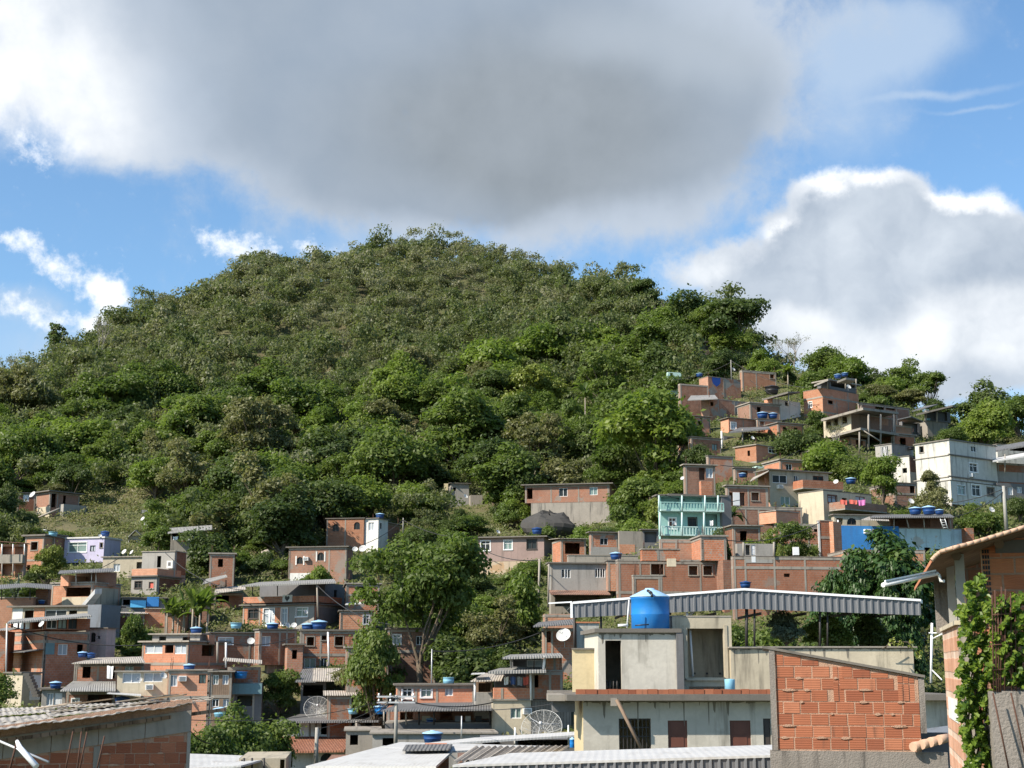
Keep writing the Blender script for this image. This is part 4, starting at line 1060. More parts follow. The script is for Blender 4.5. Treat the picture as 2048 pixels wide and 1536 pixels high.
h = House('house', 'squat brick box with a bright left face and small square holes in the wall below', 1580, 1110, 139)
B = h.blk('brick3', 1518, 1552, 1596, 1022, 1046, 139, 38, roof=('slab', .08, .1, 'concrete'), ext=0, matL=None)
B = h.blk('brick2', 1545, 1550, 1640, 1046.5, 1112, 139.5, 12, R=[('t', 1567, 1050, 1578, 1060), ('t', 1600, 1049, 1610, 1059), ('o', 1628, 1058, 1636, 1064)], roof=NO, colR=(1560, 1616), beam=(1090,))
h = House('house', 'tall narrow brick strip with white plastered edges beside the bright blue house', 1660, 1150, 131)
B = h.blk('brick', 1634, 1640, 1664, 1042, 1155, 131, 15, roof=('slab', .05, .1, 'concrete'), beam=(1075,)); h.rect(B, 'R', 1637, 1043, 1641, 1150, 'white', 'plaster_edge', .05)
B = h.blk('brick3', 1658, 1666, 1682, 1043, 1155, 130, 40, roof=NO)

h = House('house', 'bright blue painted house with an air conditioner behind the big dark tree', 1735, 1110, 136)
B = h.blk('blue', 1672, 1677, 1797, 1051, 1130, 136, 8, R=[('t', 1746, 1060, 1764, 1074)], roof=NO, colR=(), wl=6)
h.ac(B, 'R', 1733, 1063); h.bar((1676, 1040, 134.5), (1676, 1100, 134.5), .1, 'plastic_white', 'pipe')
B = h.blk('creamdirty', 1662, 1668, 1778, 1030, 1051, 139, 10, R=[('o', 1673, 1036, 1686, 1049), ('a', 1694, 1036, 1713, 1050)], roof=('slab', .2, .1, 'slab'), ext=0)
h.sheet([(1722, 1039, 134), (1778, 1041, 134), (1776, 1036, 138), (1738, 1033, 138)], 'sheettan', .06, 'canopy')

h = House('house', 'flaking pale blue house with an open timber roof terrace and ladder', 1865, 1115, 137)
B = h.blk('paleblue', 1795, 1798, 1930, 1057, 1135, 137, 10, R=[('o', 1849, 1095, 1861, 1110), ('o', 1870, 1098, 1890, 1112)], roof=('slab', .02, .08, 'concrete'))
B2 = h.blk('brick', 1930, 1932, 1947, 1056, 1090, 137.2, 10, roof=NO)
h.blk('brickdark', 1775, 1780, 1905, 1034, 1056, 142, 8, R=[('o', 1790, 1037, 1815, 1053), ('o', 1825, 1037, 1860, 1053), ('o', 1866, 1037, 1896, 1053)], roof=NO, ext=0)
h.sheet([(1740, 1034, 135.5), (1908, 1033, 135.5), (1900, 1028, 143), (1750, 1029, 143)], 'sheetdark', .12)
for u, u2 in ((1788, 1788), (1812, 1818), (1847, 1849), (1900, 1902)): h.bar((u, 1034, 136.2), (u2, 1057, 136.2), .09, 'concrete')
for u in (1880, 1889): h.bar((u, 1036, 135.6), (u + 7, 1058, 135.6), .05, 'steel', 'ladder_rail')
for v in (1040, 1045, 1050, 1055): h.bar((1880 + (v - 1036) * .32, v, 135.6), (1889 + (v - 1036) * .32, v, 135.6), .035, 'steel', 'ladder_rung')

h = House('house', 'long unfinished brick wall house with bare concrete columns standing above its top', 1560, 1210, 121)
B = h.blk('brick', 1462, 1466, 1690, 1113, 1230, 121, 6, R=[('o', 1568, 1147, 1580, 1154)], roof=('slab', .03, .06, 'slab'), colR=(1490, 1548, 1609), beam=(1135,))
for u, v in ((1487, 1085), (1548, 1084)): h.bar((u, v, 121.2), (u, 1114, 121.2), .14, 'concrete', 'starter_column', 4)
h.rect(B, 'R', 1491, 1114, 1545, 1126, 'grey', 'cement_patch', .03); h.rect(B, 'R', 1503, 1113, 1511, 1125, 'door_white', 'door', .05)
B = h.blk('grey', 1470, 1474, 1546, 1087, 1113, 128, 6, R=[('o', 1491, 1090, 1500, 1110), ('d', 1503, 1090, 1511, 1110, 'door_white')], roof=NO, ext=0)
h.box(1587, 1094, 1598, 1110, 123, .4, 'door_white', 'water_heater'); h.blk('brickdark', 1444, 1446, 1464, 1120, 1215, 124, 10, roof=NO)
B = h.blk('brick3', 1690, 1693, 1850, 1100, 1200, 122, 6, roof=('slab', .03, .06, 'slab'))

h = House('house', 'tall brick tower house with small framed windows and an open rooftop slab', 1650, 865, 206)
B = h.blk('brick', 1607, 1645, 1716, 797, 870, 206, 38, R=[('t', 1656, 797.5, 1666, 808), ('t', 1703, 799, 1712, 810)], L=[('W', 1617, 804, 1624, 815), ('W', 1629, 835, 1637, 848)], roof=NO, colR=(1673, 1696), beam=(824,), matL='brick3')
B2 = h.blk('brick', 1606, 1645, 1716, 776, 796.8, 206, 38, roof=('slab', .04, .05, 'concrete'), ext=.1, matL='brick3', colR=(1695,), beam=(793,))
B3 = h.blk('greydark', 1634, 1658, 1712, 762, 777, 209, 38, roof=('slab', .6, .2, 'concrete'), ext=0, R=[('o', 1662, 764, 1690, 775), ('o', 1694, 764, 1709, 775)])
h.sheet([(1628, 770, 205), (1656, 758, 204), (1662, 756, 208), (1636, 766, 210)], 'concrete', .25, 'roof_slab'); h.sheet([(1674, 762, 204), (1692, 755, 204), (1714, 758, 206), (1700, 764, 206)], 'concrete', .3, 'roof_slab')
for u in (1655, 1691, 1712): h.bar((u, 758, 205.5), (u, 778, 205.5), .14, 'concrete')

h = House('house', 'cream house with three dark windows beside an open concrete frame deck', 1710, 890, 186)
B = h.blk('cream', 1646, 1701, 1737, 828, 868, 186, 42, L=[('t', 1652, 843, 1662, 856), ('t', 1667, 838, 1676, 852), ('t', 1684, 833, 1694, 847)], roof=NO, ext=0)
h.rect(B, 'R', 1703, 829, 1735, 862, 'wood', 'plank_wall', .04)
B4 = h.blk('brickdark', 1735, 1737, 1790, 829, 862, 191, 36, roof=NO, ext=0)
h.sheet([(1642, 838, 187.5), (1726, 815, 183.5), (1797, 824, 192), (1720, 838, 199)], 'concrete', .32, 'roof_slab')
h.sheet([(1662, 871, 186), (1721, 855, 182.5), (1798, 867, 191), (1740, 872, 198)], 'concrete', .3, 'deck_slab')
for u, d in ((1737, 184), (1761, 187), (1787, 190.5)): h.bar((u, 829, d), (u, 900, d), .2, 'concrete', 'column', 4)
for u, d in ((1719, 183), (1783, 191)): h.bar((u, 860, d), (u, 905, d), .17, 'concrete', 'column', 4)
h.bar((1720, 857, 183), (1760, 882, 183), .13, 'concrete', 'brace')
B = h.blk('brick3', 1672, 1700, 1732, 874, 905, 187, 42, R=[('o', 1712, 880, 1726, 898)], roof=NO); h.rect(B4, 'R', 1757, 833, 1776, 850, 'brick3', 'brick_patch', .03)

h = House('house', 'brick house with dark open doorways behind the concrete deck', 1775, 865, 206)
B = h.blk('brickdark', 1715, 1722, 1818, 806, 870, 206, 30, R=[('o', 1750, 808, 1768, 820), ('o', 1772, 808, 1790, 820)], roof=('slab', .1, .1, 'slab'), colR=(1769, 1792)); B = h.blk('brick3', 1776, 1780, 1824, 848, 890, 198, 30, roof=NO, R=[])
h.sheet([(1795, 838, 197), (1822, 832, 197), (1846, 842, 200), (1818, 845, 204)], 'sheetdark', .15); B = h.blk('greydark', 1798, 1804, 1840, 843, 885, 203, 30, R=[('o', 1806, 846, 1836, 868)], roof=NO)
h = House('house', 'grey house with an open loggia under a thin flat roof, at the right ridge', 1870, 880, 204)
B = h.blk('concrete', 1852, 1854, 1896, 842, 888, 204, 25, R=[('o', 1857, 822, 1862, 826)], roof=('slab', .1, .1, 'slab'))
B = h.blk('greydark', 1848, 1852, 1900, 820, 842, 206.5, 25, R=[('o', 1856, 822, 1872, 841), ('o', 1876, 822, 1894, 841)], roof=NO, ext=0)
h.sheet([(1832, 828, 201), (1905, 810, 201), (1912, 812, 208), (1850, 824, 210)], 'slab', .25, 'roof_slab')
for u in (1852, 1874): h.bar((u, 822, 202.5), (u, 845, 202.5), .16, 'concrete')
h.sheet([(1824, 822, 208), (1850, 816, 208), (1876, 808, 210), (1850, 812, 212)], 'sheetdark', .12)

h = House('house', 'large three-storey off-white building, brightest face to the left, dark band at each floor', 1900, 1010, 160)
B = h.blk('whitegrey', 1829, 1898, 1990, 880, 1020, 160, 36, R=[('w', 1942, 892, 1953, 904), ('W', 1939, 927, 1955, 944)], L=[('t', 1839, 893, 1847, 905)], roof=('slab', .15, .14, 'slab'), matL=None)
for v in (914, 957): h.rect(B, 'R', 1896, v, 1992, v + 2.5, 'slab', 'string_course', .16); h.rect(B, 'L', 1828, v, 1898.5, v + 1.5, 'concrete', 'string_course', .1)
h.ac(B, 'R', 1942, 951)
B = h.blk('whitegrey', 1899, 1901, 2000, 961, 1008, 158.6, 36, R=[('W', 1915, 971, 1930, 989), ('W', 1944, 970, 1961, 992), ('t', 1974, 975, 1989, 992, 'door_dark')], roof=('slab', .05, .1, 'slab'), wl=2, ext=0)
h.rect(B, 'L', 1890, 1008, 1895, 1009, 'grey', 'plinth', .05)
h.bar((1902, 1008, 158.5), (1902, 1040, 158.5), .25, 'concrete', 'column', 4); h.bar((1996, 1008, 165), (1996, 1050, 165), .25, 'concrete', 'column', 4)

h = House('house', 'white annex with one dark square hole left of the off-white building', 1800, 965, 167)
B = h.blk('whitegrey', 1764, 1818, 1833, 912, 970, 167, 40, L=[('o', 1805, 936, 1814, 946)], roof=('slab', .1, .08, 'slab')); h.rect(B, 'R', 1820, 915, 1832, 944, 'brickdark', 'brick_edge', .03)
B = h.blk('grey', 1750, 1783, 1826, 888, 914, 170, 42, L=[('g', 1761, 893, 1777, 914)], roof=('slab', .1, .1, 'slab'), ext=.5); h.rect(B, 'R', 1786, 890, 1822, 912, 'woodgrey', 'plank_wall', .04)
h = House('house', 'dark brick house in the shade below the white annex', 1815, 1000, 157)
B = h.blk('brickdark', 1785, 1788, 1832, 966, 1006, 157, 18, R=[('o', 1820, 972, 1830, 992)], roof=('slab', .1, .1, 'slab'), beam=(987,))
h = House('house', 'brick and grey house under a white sheet roof beyond the off-white building', 2020, 1000, 166)
B = h.blk('brick', 1990, 1994, 2080, 925, 1010, 166, 20, R=[('w', 1994, 948, 2004, 962), ('w', 2029, 954, 2040, 965)], roof=NO); h.rect(B, 'R', 1992, 945, 2075, 965, 'grey', 'render_band', .04)
h.sheet([(1985, 922, 163), (2075, 908, 163), (2075, 899, 172), (1990, 915, 172)], 'sheetwhite', .15); h.bar((2010, 908, 163.5), (2010, 945, 163.5), .1, 'concrete')
h.sheet([(1985, 902, 170), (2075, 886, 170), (2075, 878, 176), (1992, 893, 176)], 'sheetdark', .2)
B = h.blk('greydark', 1990, 1994, 2080, 965.5, 1030, 164, 20, R=[('c', 2000, 972, 2010, 986), ('c', 2016, 974, 2026, 990), ('c', 2034, 974, 2044, 986)], roof=NO)
B = h.blk('whitegrey', 1990, 1994, 2080, 889, 906, 178, 20, R=[('o', 2019, 891, 2050, 902)], roof=('slab', .1, .1, 'slab'))

h = House('house', 'brick house with a blue shield mural on its wall, high on the slope', 1440, 790, 217)
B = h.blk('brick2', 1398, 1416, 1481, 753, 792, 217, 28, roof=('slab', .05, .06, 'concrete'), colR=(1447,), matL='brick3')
b = MB(); pts = []
c0, c1 = B.px('R', 1424, 754), B.px('R', 1441, 774); xa, xb, zt, zb = c0[0], c1[0], c0[1], c1[1]
xm, hw = (xa + xb) / 2, (xb - xa) / 2
sh = [(-1, 1), (-.35, .93), (0, 1), (.35, .93), (1, 1), (1, .0), (.85, -.35), (.5, -.7), (0, -1), (-.5, -.7), (-.85, -.35), (-1, 0)]
b.poly([B.pt('R', xm + x * hw, (zt + zb) / 2 + y * (zt - zb) / 2, .03) for x, y in sh][::-1]); h.add(b, 'shield_mural', 'crest')
B = h.blk('brickdark', 1356, 1360, 1416, 767, 795, 214, 20, roof=NO)
h = House('house', 'brick house with pale jagged top just below the shield mural house', 1460, 835, 207)
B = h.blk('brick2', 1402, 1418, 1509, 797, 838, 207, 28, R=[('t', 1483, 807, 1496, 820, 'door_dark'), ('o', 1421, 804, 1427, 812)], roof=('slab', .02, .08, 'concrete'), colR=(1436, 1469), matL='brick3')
h.sheet([(1375, 800, 205), (1436, 797, 205), (1430, 790, 210), (1382, 791, 210)], 'sheet', .12)
h = House('house', 'brick house with a double white window and two tanks on its right wing', 1480, 872, 196)
B = h.blk('brick', 1441, 1457, 1515, 836, 878, 196, 24, R=[('W', 1462, 845, 1472, 858)], roof=('slab', .25, .1, 'slab'), colR=(1486, 1512), matL='brick3')
B = h.blk('brick', 1512, 1515, 1562, 838, 862, 196.5, 20, R=[('t', 1520, 843, 1528, 850)], roof=('slab', .15, .1, 'slab'))
h.sheet([(1458, 864, 190), (1540, 856, 190), (1536, 853, 196), (1480, 855, 196)], 'sheetdark', .2, 'awning'); h.bar((1485, 858, 190.5), (1485, 895, 190.5), .16, 'concrete')
B = h.blk('greydark', 1444, 1448, 1500, 872, 915, 193, 20, R=[('o', 1455, 876, 1492, 890)], roof=NO); h.bar((1443, 862, 190), (1444, 915, 190), .18, 'plastic_white', 'drain_pipe')
h = House('house', 'small white roofless house with a steep black-edged roof slab among bushes', 1565, 825, 206)
B = h.blk('white', 1528, 1545, 1600, 797, 828, 206, 35, R=[('o', 1570, 801, 1578, 812)], L=[('o', 1534, 805, 1540, 822)], roof=NO, matL='brick3')
h.sheet([(1524, 798, 204), (1576, 783, 202), (1600, 783, 208), (1550, 793, 212)], 'slab', .25, 'roof_slab'); h.bar((1577, 785, 203), (1577, 812, 203), .14, 'concrete')
h = House('house', 'brick house mostly hidden behind a bright green tree below the bare tree', 1520, 775, 226)
B = h.blk('brick3', 1479, 1484, 1552, 741, 780, 226, 20, R=[('t', 1540, 746, 1548, 757)], roof=('slab', .05, .1, 'concrete'), colR=(1512,))
h = House('house', 'brick house with a pale shuttered window and a bright orange left face', 1520, 935, 181)
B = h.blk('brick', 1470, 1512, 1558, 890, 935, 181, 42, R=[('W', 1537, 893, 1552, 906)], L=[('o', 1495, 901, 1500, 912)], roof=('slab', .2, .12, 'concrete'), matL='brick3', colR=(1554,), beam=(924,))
B = h.blk('turqpale', 1510, 1513, 1526, 932, 944, 178, 20, roof=NO, ext=1); h.blk('grey', 1526, 1528, 1542, 930, 944, 178.5, 20, roof=NO, ext=1)
B = h.blk('brickdark', 1466, 1470, 1512, 936, 962, 170, 15, R=[('o', 1480, 942, 1496, 955)], roof=('slab', .2, .1, 'slab'))
h = House('house', 'brown brick house half hidden by the big round tree', 1410, 940, 186)
B = h.blk('brickdark', 1376, 1382, 1442, 874, 945, 186, 25, R=[('w', 1424, 888, 1435, 901)], roof=('slab', .2, .1, 'slab'), beam=(915,)); B = h.blk('brick2', 1412, 1416, 1466, 912, 965, 172, 20, roof=('slab', .1, .1, 'slab'))
h = House('shed', 'dark shed with a thin roof line and a small screen window', 1400, 970, 163, 'shed')
B = h.blk('brickdark', 1366, 1370, 1430, 930, 978, 163, 12, R=[('w', 1412, 936, 1426, 956), ('o', 1398, 936, 1410, 960)], roof=('slab', .3, .12, 'concrete')); B = h.blk('brick', 1398, 1402, 1424, 962, 985, 158, 15, roof=NO)
h = House('hut', 'grey timber hut deep among the tall ridge trees', 1400, 720, 262, 'hut')
B = h.blk('woodgrey', 1376, 1380, 1428, 682, 722, 262, 22, R=[('o', 1404, 686, 1418, 698)], roof=('slab', .3, .2, 'slab'))
h = House('shed', 'pale turquoise wall of a shed beside a bare trunk below the ridge trees', 1348, 785, 232, 'shed')
B = h.blk('turqpale', 1333, 1336, 1362, 744, 776, 232, 15, R=[('o', 1340, 746, 1346, 754)], roof=NO, ext=1)

# ------------------------------------------------------------------ tanks, dishes
TB = 'blue water tank with a pale lid '
tank(106, 1073, 19, 171, 'teal-blue open tank standing behind the square-window brick house', 'plastic_light', open_=True)
tank(88, 1066, 12, 186, 'small white tank left of the teal one on the square-window house', 'plastic_white', 'plastic_white')
tank(210, 1073, 19, 174, 'dark teal tank at the right rear corner of the lilac house roof', 'plastic_navy', 'plastic_navy')
tank(83, 1208, 14, 142, 'low navy tank with two pale bands next to the arched canopy house')
tank(111, 1377, 24, 112.5, 'blue tank with white lid on the small grey flat-roofed block')
tank(244, 1411, 30, 111, 'navy tank in shade under the white porch roof of the air-conditioned house', lid='plastic_navy')
tank(392, 1268, 24, 128, 'blue tank with domed lid on the grey parapet of the tall brick house')
tank(378, 1342, 24, 112.5, 'blue tank standing on the curtained cream house roof edge')
tank(472, 1257, 24, 131.5, 'faded light blue open tub on the roof of the round-dish brick house', 'plastic_light', open_=True)
tank(545, 1260, 25, 131, 'single navy tank on the roof in front of the emblem house door')
tank(615, 1261, 25, 131, 'left one of two navy tanks side by side on the downpipe house')
tank(638, 1260, 33, 131, 'right and larger one of two navy tanks side by side on the downpipe house')
tank(481, 1357, 28, 113.5, 'deep blue lidless tub beside the teal balcony annex', 'plastic_blue', open_=True)
tank(442, 1434, 32, 100, 'faded blue tank peeping over the dense green trees beside the timber house', 'plastic_light')
tank(165, 1315, 20, 118, 'navy tank in shade left of one with no lid below the veranda house'); tank(182, 1316, 18, 118, 'navy tank in shade right of its twin below the veranda house', lid='plastic_navy')
tank(760, 1037, 18, 178, 'blue tank on the white end of the arched-opening brick house'); 
tank(1074, 1068, 22, 168, 'navy tank at the right end of the mauve house roof', lid='plastic_navy')
tank(1232, 1119, 25, 132, 'navy tank on the brick end of the barred-window house')
tank(897, 1367, 22, 106.5, 'pale blue straight-sided barrel tank on the blue-curtained brick house', 'plastic_light', tall=True, open_=True, vt=1351)
tank(865, 1486, 40, 82, 'blue tank with a white lid on the white roofs beside the wire antenna')
tank(706, 1428, 22, 111, 'pale blue open tub on the dark roof of the white tiled house', 'plastic_light', open_=True)
tank(762, 1428, 30, 110, 'blue tank with bright lid at the edge of the white tiled house roof', 'plastic_blue')
tank(862, 1448, 20, 100.5, 'small blue tank inside the open carport')
tank(1491, 1176, 23, 119.5, 'navy tank just above the ridge of the grey metal canopy', lid='plastic_navy')
tank(1831, 1029, 26, 139, 'left of three navy tanks on the timber roof terrace', group='three tanks on the timber roof terrace')
tank(1858, 1029, 27, 138.2, 'middle and tallest of three navy tanks on the timber roof terrace', group='three tanks on the timber roof terrace', vt=1011)
tank(1879, 1029, 18, 139.5, 'right and smallest of three navy tanks on the timber roof terrace', group='three tanks on the timber roof terrace')
tank(1525, 837, 23, 199, 'left of two navy tanks on the double-window brick house wing'); tank(1546, 837, 20, 199, 'right of two navy tanks on the double-window brick house wing')
tank(1544, 788, 30, 210, 'black tank on the small white roofless house', 'plastic_black', 'plastic_black')
tank(1676, 757, 16, 211, 'blue tank left of another on top of the brick tower house'); tank(1690, 753, 14, 209, 'blue tank highest on the rooftop slab of the brick tower house')
tank(1399, 754, 14, 220, 'small blue tank behind the shield mural house')
tank(1702, 968, 22, 158, 'blue tank on a low roof behind the washing terrace'); tank(1856, 842, 10, 204.5, 'tiny light blue tank inside the grey loggia', 'plastic_light')
tank(1485, 955, 16, 166, 'blue tank in the dark gap beside the orange-faced brick house')
tank(1822, 900, 12, 172, 'small black tank between the white annex and the off-white building', 'plastic_black', 'plastic_black')
tank(1145, 1495, 11, 70, 'slim blue barrel beside the yellow wall corner', 'plastic_blue', tall=True, vt=1474)

D = dish
D(66, 990, 14, 199, 'white dish on the tiny brick shed roof'); D(286, 1038, 9, 178, 'white dish on the white hut by the trees'); D(249, 1104, 11, 161, 'left of two dishes on the cluttered cream house roof')
D(264, 1105, 10, 161, 'right of two dishes on the cluttered cream house roof', az=-50); D(84, 1249, 13, 119.5, 'white dish on the sloping roof veranda'); D(278, 1359, 11, 110.5, 'left of two dishes on the curtained cream house', az=40)
D(326, 1352, 14, 110.5, 'right of two dishes on the curtained cream house', az=40); D(502, 1283, 14, 126.5, 'round grey dish fixed flat to the brick front wall', az=5, stand=False); D(575, 1251, 12, 130, 'tilted dish left of the flat one between the navy tanks', az=55)
D(588, 1251, 11, 130, 'flat dish right of the tilted one between the navy tanks', az=0); D(611, 1224, 9, 137.5, 'white dish in front of the emblem house window', az=50); D(710, 1099, 11, 158, 'left dish at the corner of the arched-window house', az=10)
D(726, 1098, 15, 158, 'larger right dish at the corner of the arched-window house', az=-10); D(714, 1455, 15, 110, 'round dish on the post of the white tiled house', az=25); D(931, 993, 9, 188, 'white dish below the little grey hut', az=40)
D(996, 1064, 8, 163, 'dish at the left end of the mauve house roof', az=40); D(1128, 1272, 28, 108, 'large white dish left of the blue tank building', az=-20); D(1348, 1047, 10, 132, 'white dish on the lower turquoise balcony', az=40)
D(1365, 957, 8, 160, 'small white dish beside the dark shed'); D(1697, 774, 10, 203, 'dish on the rooftop of the brick tower house', az=30); D(1672, 964, 10, 155, 'dish at the right end of the brick terrace parapet', az=-30)
D(1505, 876, 8, 189, 'dish on the awning of the double-window brick house', az=30); D(1983, 1020, 12, 140, 'dish among the bushes below the off-white building', az=20); D(1822, 1003, 12, 146, 'greenish dish in the olive bush', az=20)
D(1467, 739, 7, 216, 'tiny dish behind the shield mural house', az=40); D(200, 1072, 7, 172, 'tiny dish on the left corner of the lilac house roof', az=20)
mesh_dish(634, 1422, 52, 114, 'pale wire-mesh parabolic antenna on the white tiled house roof', 58, 10)
mesh_dish(1086, 1465, 80, 82, 'largest wire-mesh parabolic antenna beside the yellow wall corner', 55, -12)

pole(791, 1390, 1505, 90, 'concrete utility pole with two crossarms beside the open carport', .13, ((.15, 1.2), (.5, 1.2)))
pole(632, 1455, 1530, 88, 'grey pole in front of the brown tiled roof', .14); pole(863, 1298, 1368, 106, 'thin antenna mast on the blue-curtained brick house', .05, mat='steel', name='antenna_mast', cat='mast')
pole(923, 1432, 1480, 92, 'thin mast with a white lamp before the carport wall', .05, mat='steel', name='lamp_mast', cat='mast'); pole(1030, 1455, 1497, 79, 'white post left of the large wire antenna', .06, mat='alum', name='post', cat='post')
pole(1137, 1450, 1498, 78, 'white post right of the large wire antenna', .05, mat='alum', name='post', cat='post'); pole(2013, 972, 1060, 140, 'pale concrete pole right of the off-white building', .2)
pole(1463, 720, 760, 214, 'thin dark pole behind the shield mural house', .08); pole(806, 1036, 1066, 174, 'thin grey pole right of the white-ended brick house', .08)
cable((791, 1392, 90), (382, 1440, 60), .5, 'cable sagging from the crossarm pole towards the left brick wall', .018); cable((791, 1392, 90), (1150, 1400, 58), .6, 'cable from the crossarm pole to the yellow wall corner', .018)
cable((791, 1394, 90), (632, 1458, 88), .3, 'cable between the crossarm pole and the tiled roof pole', .02); cable((1500, 760, 200), (1620, 820, 190), .6, 'cable crossing above the white roofless house', .03)
for i_, (a_, b_, s_, l_) in enumerate((((1463, 722, 214), (1610, 775, 205), .8, 'cable from the dark pole to the brick tower house'), ((1463, 724, 214), (1350, 760, 225), .5, 'cable from the dark pole down to the turquoise shed'), ((2013, 975, 140), (1800, 1000, 150), .9, 'cable from the pale pole towards the washing terrace'), ((2013, 978, 140), (1900, 1035, 139), .5, 'cable from the pale pole to the timber terrace'), ((1440, 930, 160), (1600, 900, 172), .9, 'cable across the slope by the dark shed'), ((1480, 1000, 147), (1330, 990, 134), .5, 'cable above the turquoise house roof'), ((1452, 1080, 124), (1640, 1045, 130), .7, 'cable from the unfinished building to the brick strip'),
 ((806, 1040, 174), (950, 1075, 164), .7, 'cable between the white-ended house and the mauve house'), ((806, 1040, 174), (700, 1095, 159), .6, 'cable between the white-ended house and the arched-window house'), ((634, 1170, 138), (800, 1250, 116), .9, 'cable from the emblem house towards the feathery tree'), ((455, 1285, 123), (600, 1270, 127), .5, 'cable between the tall brick house and the downpipe house'), ((240, 1115, 160), (100, 1160, 147), .6, 'cable from the cream stained house down to the left houses'), ((330, 1105, 157), (486, 1180, 140), .9, 'cable from the grey rendered house to the emblem house'), ((16, 1250, 121), (285, 1290, 123), .6, 'cable over the roofs of the veranda house'),
 ((863, 1302, 106), (1088, 1262, 109), .5, 'cable from the thin antenna mast to the dark-roofed house'), ((791, 1396, 90), (985, 1405, 97), .4, 'cable from the crossarm pole to the stepped house'), ((791, 1392, 90), (712, 1445, 108), .3, 'cable from the crossarm pole to the white tiled house'), ((1078, 1120, 128), (950, 1090, 163), .6, 'cable from the barred-window house up to the mauve house'))): cable(a_, b_, s_, l_, .04)
cable((382, 1463, 31), (420, 1487, 28), .05, 'short black cable end leaving the left brick wall', .012)
laundry(1008, 1058, 1354, 17, 97.2, ['white cloth drying on the brick balcony of the stepped house', 'blue cloth drying next to the white one on the stepped house', 'patterned grey cloth drying on the stepped house balcony', 'dark red cloth drying by the white post of the stepped house'], ['cloth_white', 'cloth_blue', 'cloth_mixed', 'cloth_red'])
laundry(214, 230, 1332, 25, 114.2, 'white sheet hanging in a doorway of the pink-brick upper floor', ['cloth_white']); laundry(536, 550, 1221, 30, 138.4, 'white sheet hanging at the emblem house door', ['cloth_white'])
laundry(346, 392, 1073, 9, 169, ['white cloth on the rail of the grey-roofed house at the wood edge', 'red cloth on the rail of the grey-roofed house at the wood edge', 'pale cloth at the right of the wood edge house rail'], ['cloth_white', 'cloth_red', 'cloth_white']); laundry(1419, 1430, 1041, 13, 134.8, 'white cloth in the dark bay of the turquoise house', ['cloth_white'])

# small houses squeezed into the gaps
FILL = [('brick', 0, 14, 1262, 1350, 124, 10, 'orange brick corner of a house cut by the left edge, under the veranda house roof', ()), ('brickdark', 236, 290, 1228, 1300, 141, 12, 'dark brick base house behind the green bush and blue-grey wall', (('o', 262, 1238, 276, 1258),)),
 ('brick2', 656, 704, 1392, 1432, 111, 8, 'low smeared brick wall house right of the dark lean-to roof', ()), ('brick', 575, 606, 1290, 1345, 124, 12, 'narrow shaded brick house left of the downpipe house', (('o', 584, 1300, 594, 1318),)),
 ('brick2', 694, 778, 1296, 1350, 113, 8, 'brick house with a pale band hidden low behind the feathery tree', (('o', 718, 1308, 732, 1326),)), ('brickdark', 378, 420, 1208, 1262, 142, 10, 'dark brick house behind the taller banana plants', (('o', 392, 1220, 404, 1240),)),
 ('brick3', 330, 372, 1226, 1262, 139, 8, 'orange brick low wall house in front of the left banana plants', ()), ('greydark', 1112, 1150, 1128, 1190, 145, 10, 'dark grey house end in shade between mauve house and barred-window house', (('o', 1122, 1138, 1132, 1156),)),
 ('brick', 1122, 1172, 1078, 1112, 156, 12, 'small brick shelter with an open front right of the mauve house', (('o', 1130, 1086, 1160, 1108),)), ('brickdark', 1466, 1520, 1052, 1112, 133, 10, 'dark brick house in the shade behind the bare starter columns', (('o', 1480, 1062, 1494, 1082),)),
 ('brick2', 1604, 1640, 958, 1000, 160, 24, 'brick house end between the cream terrace house and bright cream wall', (('t', 1614, 968, 1624, 980),)), ('brick', 1690, 1780, 1026, 1056, 148, 14, 'long brick storey under the washing terrace parapet', (('o', 1704, 1031, 1724, 1046), ('o', 1742, 1031, 1760, 1046))),
 ('brick', 1556, 1606, 846, 884, 194, 24, 'brick house with two dark openings behind the dark tree below the wing tanks', (('o', 1566, 854, 1575, 866), ('o', 1588, 855, 1596, 866))), ('brick2', 1600, 1640, 872, 905, 190, 26, 'brick house at the foot of the brick tower house', (('o', 1612, 880, 1620, 892),)),
 ('brickdark', 1500, 1560, 806, 836, 203, 22, 'dark brick house between the pale jagged top house and white roofless house', (('o', 1514, 814, 1522, 826),)), ('brick', 1560, 1606, 920, 955, 172, 20, 'brick house in front of the orange-faced house, beside the wide bright tree', (('w', 1572, 928, 1584, 940),)),
 ('greydark', 1636, 1672, 900, 935, 180, 24, 'dark grey undercroft house beneath the cream deck house', (('o', 1646, 908, 1662, 926),)), ('brick', 1786, 1830, 868, 905, 192, 26, 'brick house right of the concrete deck columns', (('o', 1800, 876, 1812, 890),)),
 ('brick2', 1380, 1420, 832, 866, 198, 22, 'brick house left of the double-window house, partly behind the round tree', (('t', 1396, 842, 1404, 852),)), ('brick', 1340, 1392, 990, 1030, 158, 14, 'brick house behind the turquoise house roof', ()),
 ('brick2', 420, 470, 1108, 1150, 158, 10, 'brick house with a grey roof in the trees above the shed', (('o', 436, 1118, 446, 1134),)), ('brickdark', 748, 800, 1040, 1075, 180, 70, 'dark side house behind the white-ended brick house', ())]
for mt, u0, u1, v0, v1, d, th, lab, ft in FILL:
    h = House('house', lab, (u0 + u1) / 2, v1, d); h.blk(mt, None, u0, u1, v0, v1, d, th, R=list(ft), roof=random.choice((SL, SC, ('slab', .3, .1, 'concrete'), ('sheet', .35, .35, 'sheet'), ('sheet', .35, .3, 'sheettan'))), wl=random.uniform(3, 4.5))
